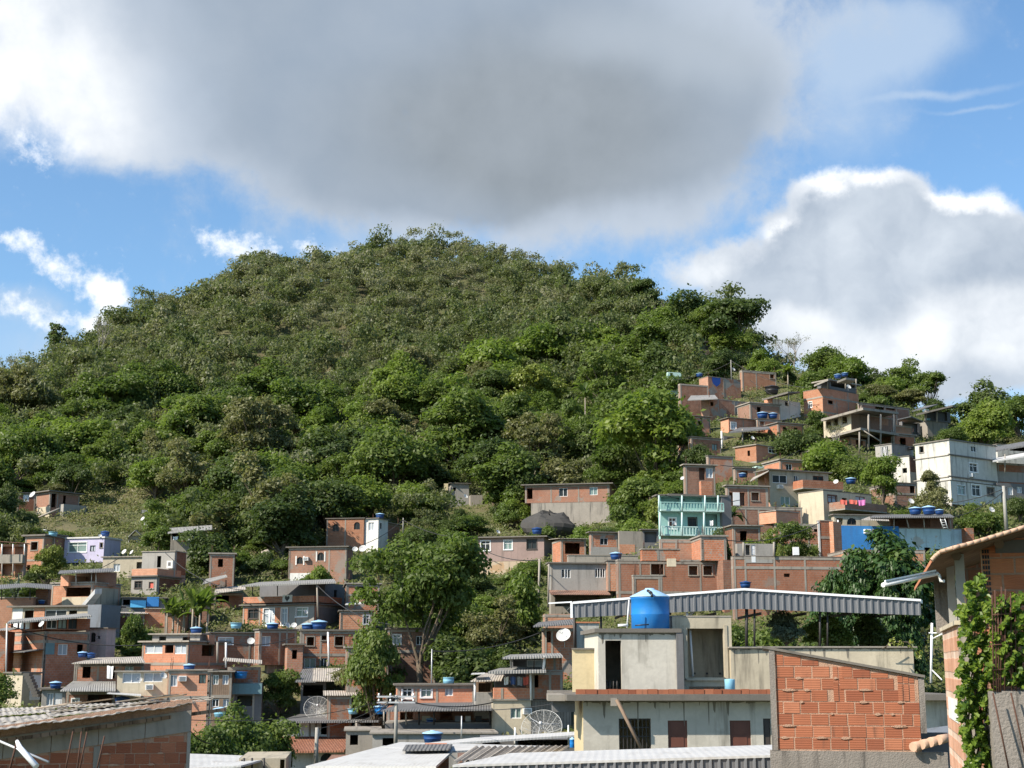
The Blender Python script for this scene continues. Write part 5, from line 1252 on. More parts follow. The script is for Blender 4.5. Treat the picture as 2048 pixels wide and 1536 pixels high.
# ================================================================== foreground buildings
def sep_brick_mat():
    m, nt, out = new_mat('single_hollow_bricks'); n = N(nt); uv = uvv(n)
    isl = n('ShaderNodeNewGeometry').outputs['Random Per Island']
    c = n.ramp(isl, [(0, (.235, .078, .042)), (.35, (.285, .100, .052)), (.75, (.325, .118, .062)), (1, (.37, .148, .082))])
    c = n.mix(n.smooth(n.noise(uv, 2.0, 5, .65), .42, .75, 0, .55), c, (.22, .085, .05))
    c = n.mix(n.smooth(n.noise(stretched(n, uv, 5, .5), 1.0, 4, .6), .58, .8, 0, .7), c, (.06, .045, .035))
    w = n('ShaderNodeTexWave', {'Vector': uv, 'Scale': 7.8, 'Distortion': .15}, bands_direction='Y').outputs['Fac']
    h_ = n.math('ADD', w, n.math('MULTIPLY', n.noise(uv, 9, 4), .8))
    finish(n, out, c, .85, h_, .32, .012, .25)
    return m
M['bricks_sep'] = sep_brick_mat()
M['mortar'] = plaster('rough_mortar', (.44, .275, .19), amt=.5, scale=3, bstr=.8)

class Plane:
    def __init__(s, u, v, d, th):
        a = math.radians(th); s.r = Vector((math.cos(a), math.sin(a), 0)); s.n = Vector((math.sin(a), -math.cos(a), 0)); s.C = Vector((ray(u, v)[0] * d, d, 0))
    def px(s, u, v):
        kx, kz = ray(u, v); t = s.C.dot(s.n) / (kx * s.n.x + s.n.y)
        return (t * kx - s.C.x) * s.r.x + (t - s.C.y) * s.r.y, CZ + t * kz
    def pt(s, x, z, o=0.0): return Vector((s.C.x + s.r.x * x + s.n.x * o, s.C.y + s.r.y * x + s.n.y * o, z))
    def at(s, u, v, o=0.0): return s.pt(*s.px(u, v), o)

def lay_bricks(pl, x0, x1, z0, ztop, bl=.295, bh=.19, joint=.019, seed=1, soldier=()):
    """real bricks, one box each; ztop(x) gives the raked top"""
    rg = random.Random(seed); b = MB(); mo = MB(); z = z0; row = 0
    while z < max(ztop(x0), ztop(x1)):
        x = x0 - (bl / 2 if row % 2 else 0) + rg.uniform(-.04, .04)
        while x < x1:
            ll = bl * rg.choice((1, 1, 1, 1, 1, .97, .94, .6)); a, e = max(x, x0), min(x + ll, x1); dz = rg.uniform(-.005, .005)
            if e - a > .05 and not any(sa < (a + e) / 2 < sb and z > sz for sa, sb, sz in soldier):
                top = min(z + bh, min(ztop(a), ztop(e)) - .02)
                if top - z > .05:
                    o = rg.uniform(.003, .010); t = rg.uniform(-.006, .006)
                    b.off = (rg.uniform(0, 9), rg.uniform(0, 9))
                    b.box(pl.pt(a, z + dz, -.06), pl.r * (e - a), pl.n * (.06 + o) , Vector((0, 0, top - z)) + pl.r * t * .3)
            x += ll + joint * rg.uniform(.7, 1.5)
        # squeezed-out mortar
        for _ in range(int((x1 - x0) * 1.6)):
            a = rg.uniform(x0, x1 - .25); w = rg.uniform(.06, .3)
            if z < ztop(a) - .1 and z > z0 + .1:
                hh = rg.uniform(.008, .022); q = [(a, z - joint), (a + w * .3, z - joint - hh), (a + w * .7, z - joint - hh * .6), (a + w, z - joint), (a + w * .6, z + .012), (a + w * .25, z + .01)]
                f = [pl.pt(p, y, .026) for p, y in q]; bk = [pl.pt(p, y, -.03) for p, y in q]
                mo.poly(f)
                for i in range(6): j = (i + 1) % 6; mo.quad(bk[i], bk[j], f[j], f[i])
        z += bh + joint; row += 1
    for sa, sb, sz in soldier:
        x = sa
        while x < sb - .08:
            z = sz + rg.uniform(0, .03)
            while z < ztop(x) - .12:
                top = min(z + bl, ztop(x) - .02, ztop(x + .1) - .02)
                b.off = (rg.uniform(0, 9), rg.uniform(0, 9)); o = rg.uniform(0, .014)
                if top - z > .06: b.box(pl.pt(x, z, -.06), pl.r * .085, pl.n * (.06 + o), Vector((0, 0, top - z)))
                z += bl + joint
            x += .1
    return b, mo

def corr_sheet(b, q0, q1, q2, q3, pitch=.177, amp=.008, nv=3, seg=6):
    """corrugated sheet; waves run from edge q0-q1 to edge q3-q2"""
    n = max(6, int((q1 - q0).length / pitch * seg)); up = (q1 - q0).cross(q3 - q0).normalized()
    if up.z < 0: up = -up
    W_ = (q1 - q0).length; rows = []
    for j in range(nv + 1):
        t = j / nv
        rows.append([(q0.lerp(q1, i / n)).lerp(q3.lerp(q2, i / n), t) + up * amp * math.sin(2 * math.pi * i / seg) for i in range(n + 1)])
    H_ = (q3 - q0).length
    for j in range(nv):
        for i in range(n):
            b.quad(rows[j][i], rows[j][i + 1], rows[j + 1][i + 1], rows[j + 1][i], [(W_ * i / n, H_ * j / nv), (W_ * (i + 1) / n, H_ * j / nv), (W_ * (i + 1) / n, H_ * (j + 1) / nv), (W_ * i / n, H_ * (j + 1) / nv)], smooth=True)
    # a thin front lip
    for i in range(n):
        b.quad(rows[0][i] - up * .012, rows[0][i + 1] - up * .012, rows[0][i + 1], rows[0][i])

# ---- building with the big blue tank
h = House('house', 'beige two-storey building with a rooftop room and brick-edged terrace under the big blue tank', 1345, 1500, 56)
B = h.blk('tankwall', 1148, 1166, 1905, 1401, 1500, 56, 3, R=[('o', 1238, 1437, 1302, 1500), ('d', 1336, 1441, 1375, 1500), ('d', 1460, 1441, 1502, 1500), ('d', 1527, 1437, 1542, 1500, 'door_dark')], roof=NO, matL='yellow', ext=4)
b = MB()
h.stains(B, 'R', 1168, 1545, 1402, 1.1, 0, 4); h.stains(B, 'R', 1168, 1236, 1402, 1.6, 0, 9)
for i in range(9):
    s0, z0 = B.px('R', 1239 + i * 7.7, 1499); z1 = B.px('R', 1239, 1438)[1]; b.box(B.pt('R', s0, z0 - 1.5, -.1), B.r * .035, -B.l * .03, Vector((0, 0, z1 - z0 + 1.5)))
for v in (1440, 1456, 1474): s0, z0 = B.px('R', 1239, v); b.box(B.pt('R', s0, z0, -.105), B.r * 1.25, -B.l * .03, Vector((0, 0, .04)))
h.add(b, 'gate', 'darksteel')
h.box(1150, 1389, 1910, 1401, 55.6, 10, 'slab', 'terrace_slab', 3)
rg = random.Random(5); b = MB(); pl = Plane(1152, 1385, 55.5, 3); x = 0; xe = pl.px(1548, 1385)[0]; zc = pl.px(1152, 1389)[1] + .01
while x < xe:
    ll = rg.uniform(.26, .44); b.off = (rg.uniform(0, 9), rg.uniform(0, 9)); b.box(pl.pt(x, zc, -.14 + rg.uniform(-.02, .02)), pl.r * ll, pl.n * .13, Vector((0, 0, .185 + rg.uniform(-.012, .006)))); x += ll + .012
h.add(b, 'brick_coping', 'bricks_sep')
h.box(1097, 1389, 1148, 1402, 55.9, 2.2, 'concrete', 'side_slab'); h.box(1106, 1403, 1149, 1424, 56.3, 1.2, 'greydark', 'slab_beam')
h.bar((1233, 1399, 54.9), (1285, 1502, 54.7), .07, 'wood', 'timber_prop'); h.box(1222, 1396, 1234, 1412, 55.2, .3, 'concrete', 'spout_block')
B2 = h.blk('tankwall', None, 1196, 1354, 1265, 1384, 58, 4, R=[('o', 1211, 1281, 1243, 1381)], roof=('slab', .16, .16, 'slab'), ext=.4, wl=4.6)
h.stains(B2, 'R', 1198, 1352, 1266, .35, 0, 6)
h.box(1354, 1263, 1367, 1383, 58.1, 1.5, 'greydark', 'stained_column', 4)
for u in (1214, 1220, 1227, 1234): h.bar((u, 1362, 58.2), (u, 1381, 58.2), .025, 'darksteel', 'gate_bar')
h.box(1146, 1298, 1197, 1384, 59.3, .25, 'yellow', 'terrace_wall'); h.box(1145, 1296, 1196, 1299, 59.2, .4, 'slab', 'wall_cap')
B3 = h.blk('beige', None, 1344, 1462, 1234, 1385, 59.6, 3, R=[('o', 1376, 1257, 1448, 1355), ('o', 1378, 1373, 1448, 1381)], roof=('slab', .02, .06, 'concrete'), ext=.4, wl=1.7)
h.bar((1380, 1258, 60.1), (1386, 1353, 60.1), .05, 'alum', 'pipe')
for u0, u1, v0, v1 in ((1368, 1374.5, 1250, 1357), (1449.5, 1455, 1250, 1357)): h.rect(B3, 'R', u0, v0, u1, v1, 'cream', 'door_surround', .04)
h.rect(B3, 'R', 1372, 1357, 1452, 1361, 'cream', 'sill', .12)
for u in (1389, 1414, 1440): h.box(u - 2, 1345, u + 2, 1349, 61.0, .05, 'plastic_black', 'vent_hole')
W_ = h.blk('beige', None, 1461, 1545, 1296.5, 1386, 59.5, 2, roof=NO, wl=.25, ext=.3); h.stains(W_, 'R', 1463, 1543, 1297, 1.1, 0, 12); h.box(1460, 1293.5, 1546, 1296.3, 59.4, .4, 'concrete', 'wall_cap', 3)
W_ = h.blk('beige', None, 1478, 1826, 1295.5, 1348, 61, 0, roof=NO, wl=.25, ext=.5); h.stains(W_, 'R', 1480, 1824, 1296, .9, 0, 11); h.box(1477, 1292.5, 1828, 1295.3, 60.9, .45, 'concrete', 'wall_cap')
h.bar((1258, 1200, 58.4), (1254, 1256, 58.4), .03, 'plastic_white', 'tank_pipe'); h.bar((1236, 1251, 58.4), (1256, 1250, 58.4), .06, 'plastic_white', 'tank_pipe')
tank(1301, 1258, 77, 59.6, 'biggest bright blue water tank with a conical pale lid, standing on the rooftop room', 'plastic_blue', tall=True, group='large upright tanks', vt=1176)
h.bar((1295, 1181, 58.9), (1303, 1186, 58.7), .06, 'plastic_black', 'tank_fitting'); h.bar((1303, 1185, 58.7), (1304, 1194, 58.6), .05, 'plastic_black', 'tank_fitting'); h.bar((1270, 1251, 58.5), (1298, 1249, 58.45), .03, 'plastic_black', 'tank_pipe')
b = MB(); b.lathe([(.17, 0), (.2, .02), (.21, .42), (.2, .44), (.03, .46)], 16, o=P(1460, 1381, 57.5)); o = b.build('plastic_tub', 'plastic_light', None, P(1460, 1381, 57.5)); tag(o, 'pale blue lidded tub standing on the brick-edged terrace', 'tub')

# ---- grey metal canopy behind it
h = House('canopy', 'grey ribbed metal gable canopy over the terrace behind the big blue tank', 1485, 1300, 64, 'canopy')
A_, R_, C_ = P(1146, 1207, 64), P(1487, 1180, 64), P(1841, 1202, 64); dA, dR, dC = 28 / F * 64, 37 / F * 64, 28 / F * 64
b = MB()
def fascia(p, q, dp, dq, pitch=.30):
    L = (q - p).length; n = int(L / pitch)
    for i in range(n):
        for t0, t1, o0, o1 in ((0, .58, 0, 0), (.58, .68, 0, -.045), (.68, .9, -.045, -.045), (.9, 1, -.045, 0)):
            a, e = (i + t0) / n, (i + t1) / n
            P0, P1 = p.lerp(q, a) + Vector((0, o0, 0)), p.lerp(q, e) + Vector((0, o1, 0)); h0, h1 = dp + (dq - dp) * a, dp + (dq - dp) * e
            b.quad(P0 - Vector((0, 0, h0)), P1 - Vector((0, 0, h1)), P1, P0)
fascia(A_, R_, dA, dR); fascia(R_, C_, dR, dC)
h.add(b, 'fascia', 'galv')
b = MB(); bk = Vector((0, 7, 0))
for p, q in ((A_, R_), (R_, C_)):
    e = Vector((0, .03, -.04)); b.box(p + e, q - p, bk, Vector((0, 0, .03)))
h.add(b, 'roof', 'galv')
b = MB()
for p, q in ((A_, R_), (R_, C_)): b.box(p + Vector((0, -.09, -.02)), q - p, Vector((0, .3, 0)), Vector((0, 0, .1)))
b.box(A_ + Vector((-.12, -.06, -dA)), Vector((.1, 0, 0)), Vector((0, .1, 0)), Vector((0, 0, dA + .05)))
b.box(A_ + Vector((-1.1, 0, -.02)), Vector((1.05, 0, .06)), Vector((0, .1, 0)), Vector((0, 0, .06)))
b.box(C_ + Vector((0, 0, -.08)), Vector((.35, .9, 0)), Vector((0, .12, 0)), Vector((0, 0, .16)))
h.add(b, 'flashing', 'galvlight')
for u, v0, v1, r, m_ in ((1149, 1233, 1302, .06, 'darksteel'), (1202, 1228, 1268, .05, 'darksteel'), (1493, 1215, 1298, .07, 'darksteel'), (1509, 1215, 1298, .05, 'darksteel'), (1640, 1222, 1298, .05, 'darksteel'), (1655, 1222, 1298, .04, 'darksteel'), (1374, 1213, 1236, .06, 'galvlight')):
    h.bar((u, v0, 64.3), (u, v1, 64.3), r, m_)
b = MB(); b.tube([P(1376, 1233, 64.6), P(1394, 1216, 64.6), P(1530, 1214, 64.6), P(1700, 1214, 64.6)], .07, 6); h.add(b, 'truss_tube', 'galvlight')
b = MB()
for i in range(8): p = A_.lerp(C_, .02 + i * .13); b.box((p.x, 64.2, R_.z - 1.1), (.06, 0, 0), (0, 6.5, 0), (0, 0, .12))
h.add(b, 'purlin', 'darksteel')

# ---- raked brick wall house in front
h = House('house', 'nearest raked brick wall house with a cement base, right of the beige building', 1690, 1536, 26)
pl = Plane(1545, 1300, 26, -10)
xL, xR = pl.px(1553, 1400)[0], pl.px(1838, 1400)[0]; zt0, zt1 = pl.px(1553, 1302)[1], pl.px(1838, 1354)[1]
zt = lambda x: zt0 + (zt1 - zt0) * (x - xL) / (xR - xL)
zb = pl.px(1690, 1500)[1]
sx = lambda u: pl.px(u, 1400)[0]
b, mo = lay_bricks(pl, xL, xR, zb + .01, zt, seed=3, soldier=((sx(1668), sx(1689), pl.px(1690, 1404)[1]), (sx(1797), sx(1836), pl.px(1690, 1404)[1])))
h.add(b, 'brick_wall', 'bricks_sep'); h.add(mo, 'mortar_joints', 'mortar')
b = MB(); b.poly([pl.pt(xL, zb - .1, .0), pl.pt(xR, zb - .1, .0), pl.pt(xR, zt(xR), .0), pl.pt(xL, zt(xL), .0)])
bb = -pl.n * 5
for x, z in ((xL, zt(xL)), (xR, zt(xR))): b.quad(pl.pt(x, zb - 3, -.05), pl.pt(x, zb - 3, -.05) + bb, pl.pt(x, z, -.05) + bb, pl.pt(x, z, -.05))
b.quad(pl.pt(xL, zb - 3, 0) + bb, pl.pt(xR, zb - 3, 0) + bb, pl.pt(xR, zt(xR), 0) + bb, pl.pt(xL, zt(xL), 0) + bb)
h.add(b, 'mortar_bed', 'mortar')
b = MB(); x0 = sx(1541); b.box(pl.pt(x0, zb - .02, -.15), pl.r * (xL - x0 - .005), pl.n * .19, Vector((0, 0, zt(x0) - zb + .03))); h.add(b, 'concrete_column', 'mould'); b = MB(); b.box(pl.pt(xR + .005, zb + .3, -.15), pl.r * .1, pl.n * .17, Vector((0, 0, zt(xR) - zb - .32)))
h.add(b, 'concrete_column', 'mould')
b = MB(); sl = Vector((0, 0, zt(sx(1852)) - zt(sx(1528)))); b.box(pl.pt(sx(1528), zt(sx(1528)) + .01, -5), pl.r * (sx(1852) - sx(1528)) + sl, pl.n * 5.06, Vector((0, 0, .045))); h.add(b, 'roof', 'slab')
b = MB(); b.box(pl.pt(x0 - .04, zb - 5, -.2), pl.r * (sx(1893) - x0), pl.n * .235, Vector((0, 0, 4.98))); h.add(b, 'cement_base', 'mould')
b = MB(); b.box(pl.pt(xR + .02, zb - .3, -1.5), pl.r * .6, pl.n * .1, Vector((0, 0, .55))); h.add(b, 'side_wall', 'greydark')
b = MB()
for i in range(4):
    p0, p1 = P(1826 + i * 17, 1494 - i * 4.6, 25.4), P(1826 + i * 17 + 22, 1494 - (i + 1.2) * 4.6, 25.6)
    b.tube([p0, p1], [.085, .07], 10)
h.add(b, 'ridge_tile', 'clay')
h.bar((1842, 1402, 25.6), (1843, 1428, 25.6), .018, 'plastic_white', 'pipe_end')
h = House('shed', 'dark shed with a navy sheet between the raked brick wall and vine house', 1870, 1480, 40, 'shed')
B = h.blk('greydark', 1846, 1850, 1905, 1478, 1520, 40, 5, roof=NO); h.sheet([(1846, 1480, 38), (1905, 1470, 38), (1905, 1450, 44), (1846, 1458, 44)], 'bluegrey', .06)

# ---- vine-covered house at the right edge
h = House('house', 'tall brick house with a clay tile eave, half covered by a green vine', 1990, 1536, 17)
B = h.blk('bricknear', 1884, 1916, 2120, 1250, 1540, 17, -14, roof=NO, matL='bricknear_pale', ext=4)
h.rect(B, 'L', 1899, 1398, 1917, 1440, 'white', 'whitewash_patch', .012); b = MB()
b.box(B.pt('R', .0, B.zB, -.02), B.r * .13, -B.l * .05, Vector((0, 0, B.zT - B.zB - .003))); h.add(b, 'corner_column', 'concrete')
b = MB(); b.box(B.pt('L', -.05, B.zT + .002, -.3), B.l * B.wl, -B.r * .34, Vector((0, 0, .05))); h.add(b, 'wall_cap', 'cream')
zt_ = B.zT
for u0, u1, v0, v1, d_, m_ in ((1872, 1895, 1150, 1266, 22, 'mould'), (1897, 1911, 1128, 1258, 19.5, 'post'), (1914, 1931, 1108, 1251, 17.2, 'post')):
    h.box(u0, v0, u1, v1, d_, (u1 - u0) / F * d_, m_, 'column', -14)
B2 = h.blk('bricknear', None, 1960, 2125, 1078, 1400, 17.6, -14, roof=NO, wl=.14, ext=0)
b = MB(); s0 = .0; e_ = B2.pt('R', 0, B2.zT, 0); zlow = B2.zT - 1.35
holes = MB()
for i in range(22):
    z = B2.zT - .18 - i * .066
    for j in range(3): holes.box(B2.pt('R', .012 + j * .03, z, -.005), B2.r * .022, -B2.l * .012, Vector((0, 0, .044)))
h.add(holes, 'brick_end_holes', 'plastic_black')
b = MB(); b.box(B2.pt('R', -.004, B2.zT - 1.7, .0), B2.r * .008, -B2.l * .014, Vector((0, 0, 1.6))); h.add(b, 'mortar_edge', 'cream')
h.rect(B2, 'R', 1990, 1080, 2050, 1106, 'slab', 'dark_patch', .01)  # thin dark patch on the brick just below the eave
h.box(1932, 1085, 2120, 1300, 21, .2, 'brickdark', 'dark_back_wall', -14)
# roof: clay tiles, the front edge stepped tile by tile
edge = [(1862, 1121), (1869, 1113), (1880, 1104), (1905, 1096), (1932, 1089), (1960, 1081), (1990, 1072), (2020, 1063), (2048, 1054), (2085, 1043), (2130, 1030)]
dE = 16.3; pe = [P(u, v, dE + (.3 if i < 3 else 0)) for i, (u, v) in enumerate(edge)]; bk = B.l * 6.5
b = MB(); ub = MB(); tl = MB()
for i in range(len(pe) - 1):
    p, q = pe[i], pe[i + 1]
    b.box(p + Vector((0, 0, -.03)), q - p, bk, Vector((0, 0, .05))); ub.quad(p - Vector((0, 0, .035)) + bk, q - Vector((0, 0, .035)) + bk, q - Vector((0, 0, .035)), p - Vector((0, 0, .035)))
    m_ = p.lerp(q, .5); nseg = 2
    for j in range(nseg):
        a, e = p.lerp(q, j / nseg), p.lerp(q, (j + 1.12) / nseg)
        tl.tube([a + Vector((0, -.02, 0)), e + Vector((0, -.02, 0))], [.026, .022], 10)
h.add(b, 'roof', 'clayred'); h.add(ub, 'roof_lining', 'wood'); h.add(tl, 'edge_tile', 'clay')
for i in (3, 6): h.bar((edge[i][0] + 8, edge[i][1] + 16, 16.9), (edge[i][0] + 12, edge[i][1] + 14, 22), .06, 'wood', 'rafter')
# moss on the roof edge is left to the grass below; lamp on a post
r = empty('tube_lamp', P(1872, 1150, 17.2), 'long white tube lamp sticking out from the post under the clay eave', 'lamp')
b = MB(); p, q = P(1766, 1170, 16.4), P(1874, 1147, 17.2); b.tube([p, q], .027, 10); b.build('tube', 'plastic_white', r)
b = MB(); b.box(p.lerp(q, .04) + Vector((0, -.035, .03)), (q - p) * .93, (0, .07, 0), (0, 0, .02)); b.build('housing', 'galvlight', r)
b = MB(); b.tube([P(1872, 1146, 17.15), P(1878, 1150, 17.15), P(1881, 1162, 17.15), P(1888, 1162, 17.1)], .02, 6); b.build('bracket', 'plastic_white', r)
r = empty('antenna_mast', P(1862, 1366, 30), 'thin aluminium mast with short cross tubes beside the vine house', 'mast')
b = MB(); b.tube([P(1862, 1366, 30), P(1864, 1246, 30)], .026, 8); b.build('shaft', 'alum', r)
for a, e in (((1858, 1266, 30), (1886, 1266, 29.6)), ((1864, 1278, 30), (1884, 1268, 29.6)), ((1864, 1340, 30), (1884, 1360, 29.6))):
    b = MB(); b.tube([P(*a), P(*e)], .014, 6); b.build('cross_tube', 'alum', r)
# block pillar with rods
h = House('pillar', 'mouldy grey concrete block pillar with rusty rods rising from its top', 2015, 1536, 16, 'pillar')
B = h.blk('mould', None, 1981, 2110, 1382, 1540, 16, -12, roof=NO, wl=.9, ext=4)
b = MB(); rg = random.Random(2); z = B.zB; 
b = MB(); z = B.zT
for i in range(9):
    z -= .19
    b.box(B.pt('R', .0, z, -.01), B.r * B.wr, -B.l * .004, Vector((0, 0, .012)))
h.add(b, 'block_joint', 'slab')
for u, v0 in ((1984, 1190), (1990, 1180), (2003, 1174), (2011, 1178), (2021, 1186), (2030, 1200), (1996, 1205)): h.bar((u, v0, 15.98), (u + rg.uniform(-2, 4), 1384, 15.98), .009, 'rust', 'rod')
for a, e in (((1986, 1386), (2018, 1540)), ((2022, 1386), (2052, 1520))): h.bar((*a, 15.85), (*e, 15.75), .010, 'rust', 'rod')
for v in (1230, 1290, 1340): h.bar((1984, v, 15.96), (2026, v - 3, 15.96), .007, 'rust', 'stirrup')

# ---- brick house with fibre cement roof, front left
h = House('house', 'nearest brick house front left with a raked concrete beam under a ragged corrugated roof', 200, 1536, 27)
pl = Plane(382, 1463, 28, 14)
xR = pl.px(373, 1500)[0]; xL = pl.px(-90, 1500)[0]
e0, e1 = pl.px(0, 1519), pl.px(382, 1463); sl = (e1[1] - e0[1]) / (e1[0] - e0[0]); zt = lambda x: e1[1] + (x - e1[0]) * sl
zlow = pl.px(200, 1640)[1]; c0, c1 = pl.px(186, 1520)[0], pl.px(200, 1520)[0]
b1, m1 = lay_bricks(pl, xL, c0, zlow, zt, bl=.29, seed=8); b2, m2 = lay_bricks(pl, c1, xR, zlow, zt, bl=.27, seed=9, joint=.012)
h.add(b1, 'brick_wall', 'bricks_sep'); h.add(b2, 'brick_wall', 'bricks_sep'); h.add(m1, 'mortar_joints', 'mortar'); h.add(m2, 'mortar_joints', 'mortar')
b = MB(); b.poly([pl.pt(xL, zlow, .0), pl.pt(e1[0], zlow, .0), pl.pt(e1[0], zt(e1[0]) + .62, .0), pl.pt(xL, zt(xL) + .62, .0)])
bb = -pl.n * 8; b.quad(pl.pt(e1[0] - .02, zlow, 0), pl.pt(e1[0] - .02, zlow, 0) + bb, pl.pt(e1[0] - .02, zt(e1[0]) + .3, 0) + bb, pl.pt(e1[0] - .02, zt(e1[0]) + .3, 0))
b.quad(pl.pt(xL, zlow, 0) + bb, pl.pt(e1[0], zlow, 0) + bb, pl.pt(e1[0], zt(e1[0]), 0) + bb, pl.pt(xL, zt(xL) + .5, 0) + bb)
h.add(b, 'mortar_bed', 'mortar')
b = MB(); bandh = .40; nseg = 5
for i in range(nseg):
    a, e = xL + (e1[0] - xL) * i / nseg, xL + (e1[0] - xL) * (i + 1) / nseg - .012
    b.box(pl.pt(a, zt(a) + .004, -.12), pl.r * (e - a) + Vector((0, 0, sl * (e - a))), pl.n * (.15 + random.uniform(0, .008)), Vector((0, 0, bandh)))
h.add(b, 'ring_beam', 'concrete')
b = MB(); b.box(pl.pt(c0 + .004, zlow, -.12), pl.r * (c1 - c0 - .008), pl.n * .145, Vector((0, 0, zt(c0) - zlow - .01))); h.add(b, 'concrete_column', 'concrete'); b = MB(); b.box(pl.pt(xR + .004, zlow, -.12), pl.r * (e1[0] - xR - .004), pl.n * .14, Vector((0, 0, zt(xR) - zlow - .002))); h.add(b, 'concrete_column', 'concrete')
b = MB()
rg = random.Random(21)
F0, F1 = P(-90, 1481, 26.2), P(413, 1411, 28.0); K0, K1 = P(-90, 1424, 40), P(424, 1398, 34)
for r_ in (3, 2, 1, 0):
    n = 8
    for i in range(n):
        a, e = i / n - .004, (i + 1) / n + .012; t0, t1 = r_ / 4 - .01, (r_ + 1) / 4 + .035
        def q(s_, t): return F0.lerp(F1, s_).lerp(K0.lerp(K1, s_), t)
        lift = .035 * (3 - r_) * 0 + rg.uniform(0, .03); tw = rg.uniform(-.02, .02)
        u_ = Vector((0, 0, lift + .03 * (4 - r_) / 4))
        corr_sheet(b, q(a, t0 + tw) + u_ + Vector((0, 0, .045)), q(e, t0 + tw) + u_ + Vector((0, 0, .045)), q(e, t1) + u_, q(a, t1) + u_)
h.add(b, 'roof', 'sheetold')
b = MB()
for i in range(7):
    s_ = .1 + i * .13; p = F0.lerp(F1, s_) - Vector((0, -.15, .16)); ln = rg.uniform(.5, 1.2); dr = (F1 - F0).normalized()
    b.box(p, dr * ln, Vector((0, .1, 0)), Vector((0, 0, .07)))
h.add(b, 'batten', 'wood')
b = MB()
for i in range(9):   # loose pieces lying on the roof
    s_, t = rg.uniform(.1, .78), rg.uniform(.3, .9); p = F0.lerp(F1, s_).lerp(K0.lerp(K1, s_), t) + Vector((0, 0, .09)); w_ = rg.uniform(.5, 1.2)
    dr = (F1 - F0).normalized(); b.box(p, dr * w_, Vector((rg.uniform(-.2, .2), rg.uniform(.3, .9), 0)), Vector((0, 0, .03))); h.add(b, 'loose_board', 'retain'); b = MB()
for (a, e) in (((128, 1545), (146, 1463)), ((152, 1545), (163, 1463)), ((157, 1545), (174, 1464)), ((190, 1545), (209, 1472))):
    pass
r = empty('rebar_cluster', P(160, 1560, 25.2), 'four rusty rods rising in front of the nearest left brick wall', 'rebar')
for (a, e) in (((127, 1560), (146, 1463)), ((152, 1560), (163, 1463)), ((155, 1560), (174, 1464)), ((189, 1560), (209, 1472))):
    b = MB(); b.tube([P(*a, 25.2), P(*e, 25.2)], .014, 6); b.build('rod', 'rust', r)
r = empty('broken_antenna', P(30, 1560, 25.4), 'bent white metal antenna piece on thin dark rods by the left brick wall', 'antenna')
b = MB(); b.tube([P(34, 1482, 25.3), P(40, 1496, 25.2), P(73, 1533, 25.0)], [.03, .05, .055], 8); b.build('white_blade', 'galvlight', r)
b = MB(); b.tube([P(-20, 1474, 25.5), P(40, 1500, 25.3), P(97, 1524, 25.1)], .022, 6); b.build('boom', 'steel', r)
b = MB(); b.tube([P(33, 1486, 25.3), P(14, 1560, 25.4)], .018, 6); b.build('mast', 'rust', r)

# ---- white roofs at the bottom
h = House('canopy', 'white topped canopy with a grey ribbed fascia along the bottom of the view', 1230, 1536, 33, 'canopy')
a, e, f_, g_ = P(905, 1530, 32.5), P(1548, 1510, 32), P(1560, 1489, 37), P(1022, 1506, 36.5)
b = MB(); b.quad(a, e, f_, g_); d_ = Vector((0, 0, -.05)); b.quad(g_ + d_, f_ + d_, e + d_, a + d_); b.quad(a + d_, e + d_, e, a); b.quad(g_ + d_, a + d_, a, g_); h.add(b, 'roof', 'sheetwhite')
b = MB(); fascia(a + Vector((0, .05, -.055)), e + Vector((0, .05, -.055)), 1.1, 1.1, .19); h.add(b, 'fascia', 'galv')
for u in (960, 1250, 1530): h.bar((u, 1532, 33), (u, 1720, 33), .06, 'darksteel')
h = House('house', 'low house with a tan corrugated roof beside the white-topped canopy', 1030, 1530, 58)
b = MB(); corr_sheet(b, P(905, 1524, 56), P(1115, 1507, 56), P(1140, 1492, 63), P(950, 1493, 63), .26, .05, 3); h.add(b, 'roof', 'sheettan')
h.blk('brickdark', 915, 920, 1120, 1526, 1560, 57, 3, roof=NO)
h = House('house', 'low house with white metal roofs, a red brick gable and a long white gutter', 820, 1530, 66)
h.sheet([(612, 1532, 60), (872, 1532, 58), (905, 1502, 68), (768, 1491, 70)], 'sheetwhite', .1); h.sheet([(762, 1494, 69), (905, 1502, 68), (1100, 1492, 70), (800, 1484, 78)], 'sheetwhite', .08)
h.sheet([(800, 1492, 74), (1152, 1470, 76), (1152, 1463, 78), (950, 1475, 79)], 'sheetwhite', .1, 'gutter'); h.blk('brickdark', 645, 650, 880, 1524, 1560, 62, 4, roof=NO); h.blk('brick', 850, 852, 898, 1497, 1520, 68, 4, roof=NO, ext=.4, wl=1)
B = h.blk('greydark', 960, 965, 1150, 1478, 1500, 79, 3, R=[('o', 970, 1480, 1000, 1492), ('o', 1036, 1479, 1140, 1492)], roof=NO)
h.sheet([(805, 1500, 66), (900, 1498, 66), (905, 1488, 70), (812, 1489, 70)], 'sheetdark', .06)
h = House('shed', 'low shed with a bright white sheet roof in front of the dense green trees', 450, 1532, 64, 'shed')
h.sheet([(374, 1536, 60), (482, 1531, 60), (548, 1513, 67), (374, 1507, 67)], 'sheetwhite', .08); B = h.blk('creamdirty', 470, 478, 572, 1517, 1560, 64, 6, R=[('o', 482, 1519, 490, 1540), ('o', 560, 1519, 570, 1540)], roof=NO)
for u in (488, 504, 528): h.bar((u, 1516, 63.6), (u, 1560, 63.6), .05, 'darksteel')
h = House('house', 'white house with a brown clay tile lean-to roof behind the grey pole', 640, 1530, 112)
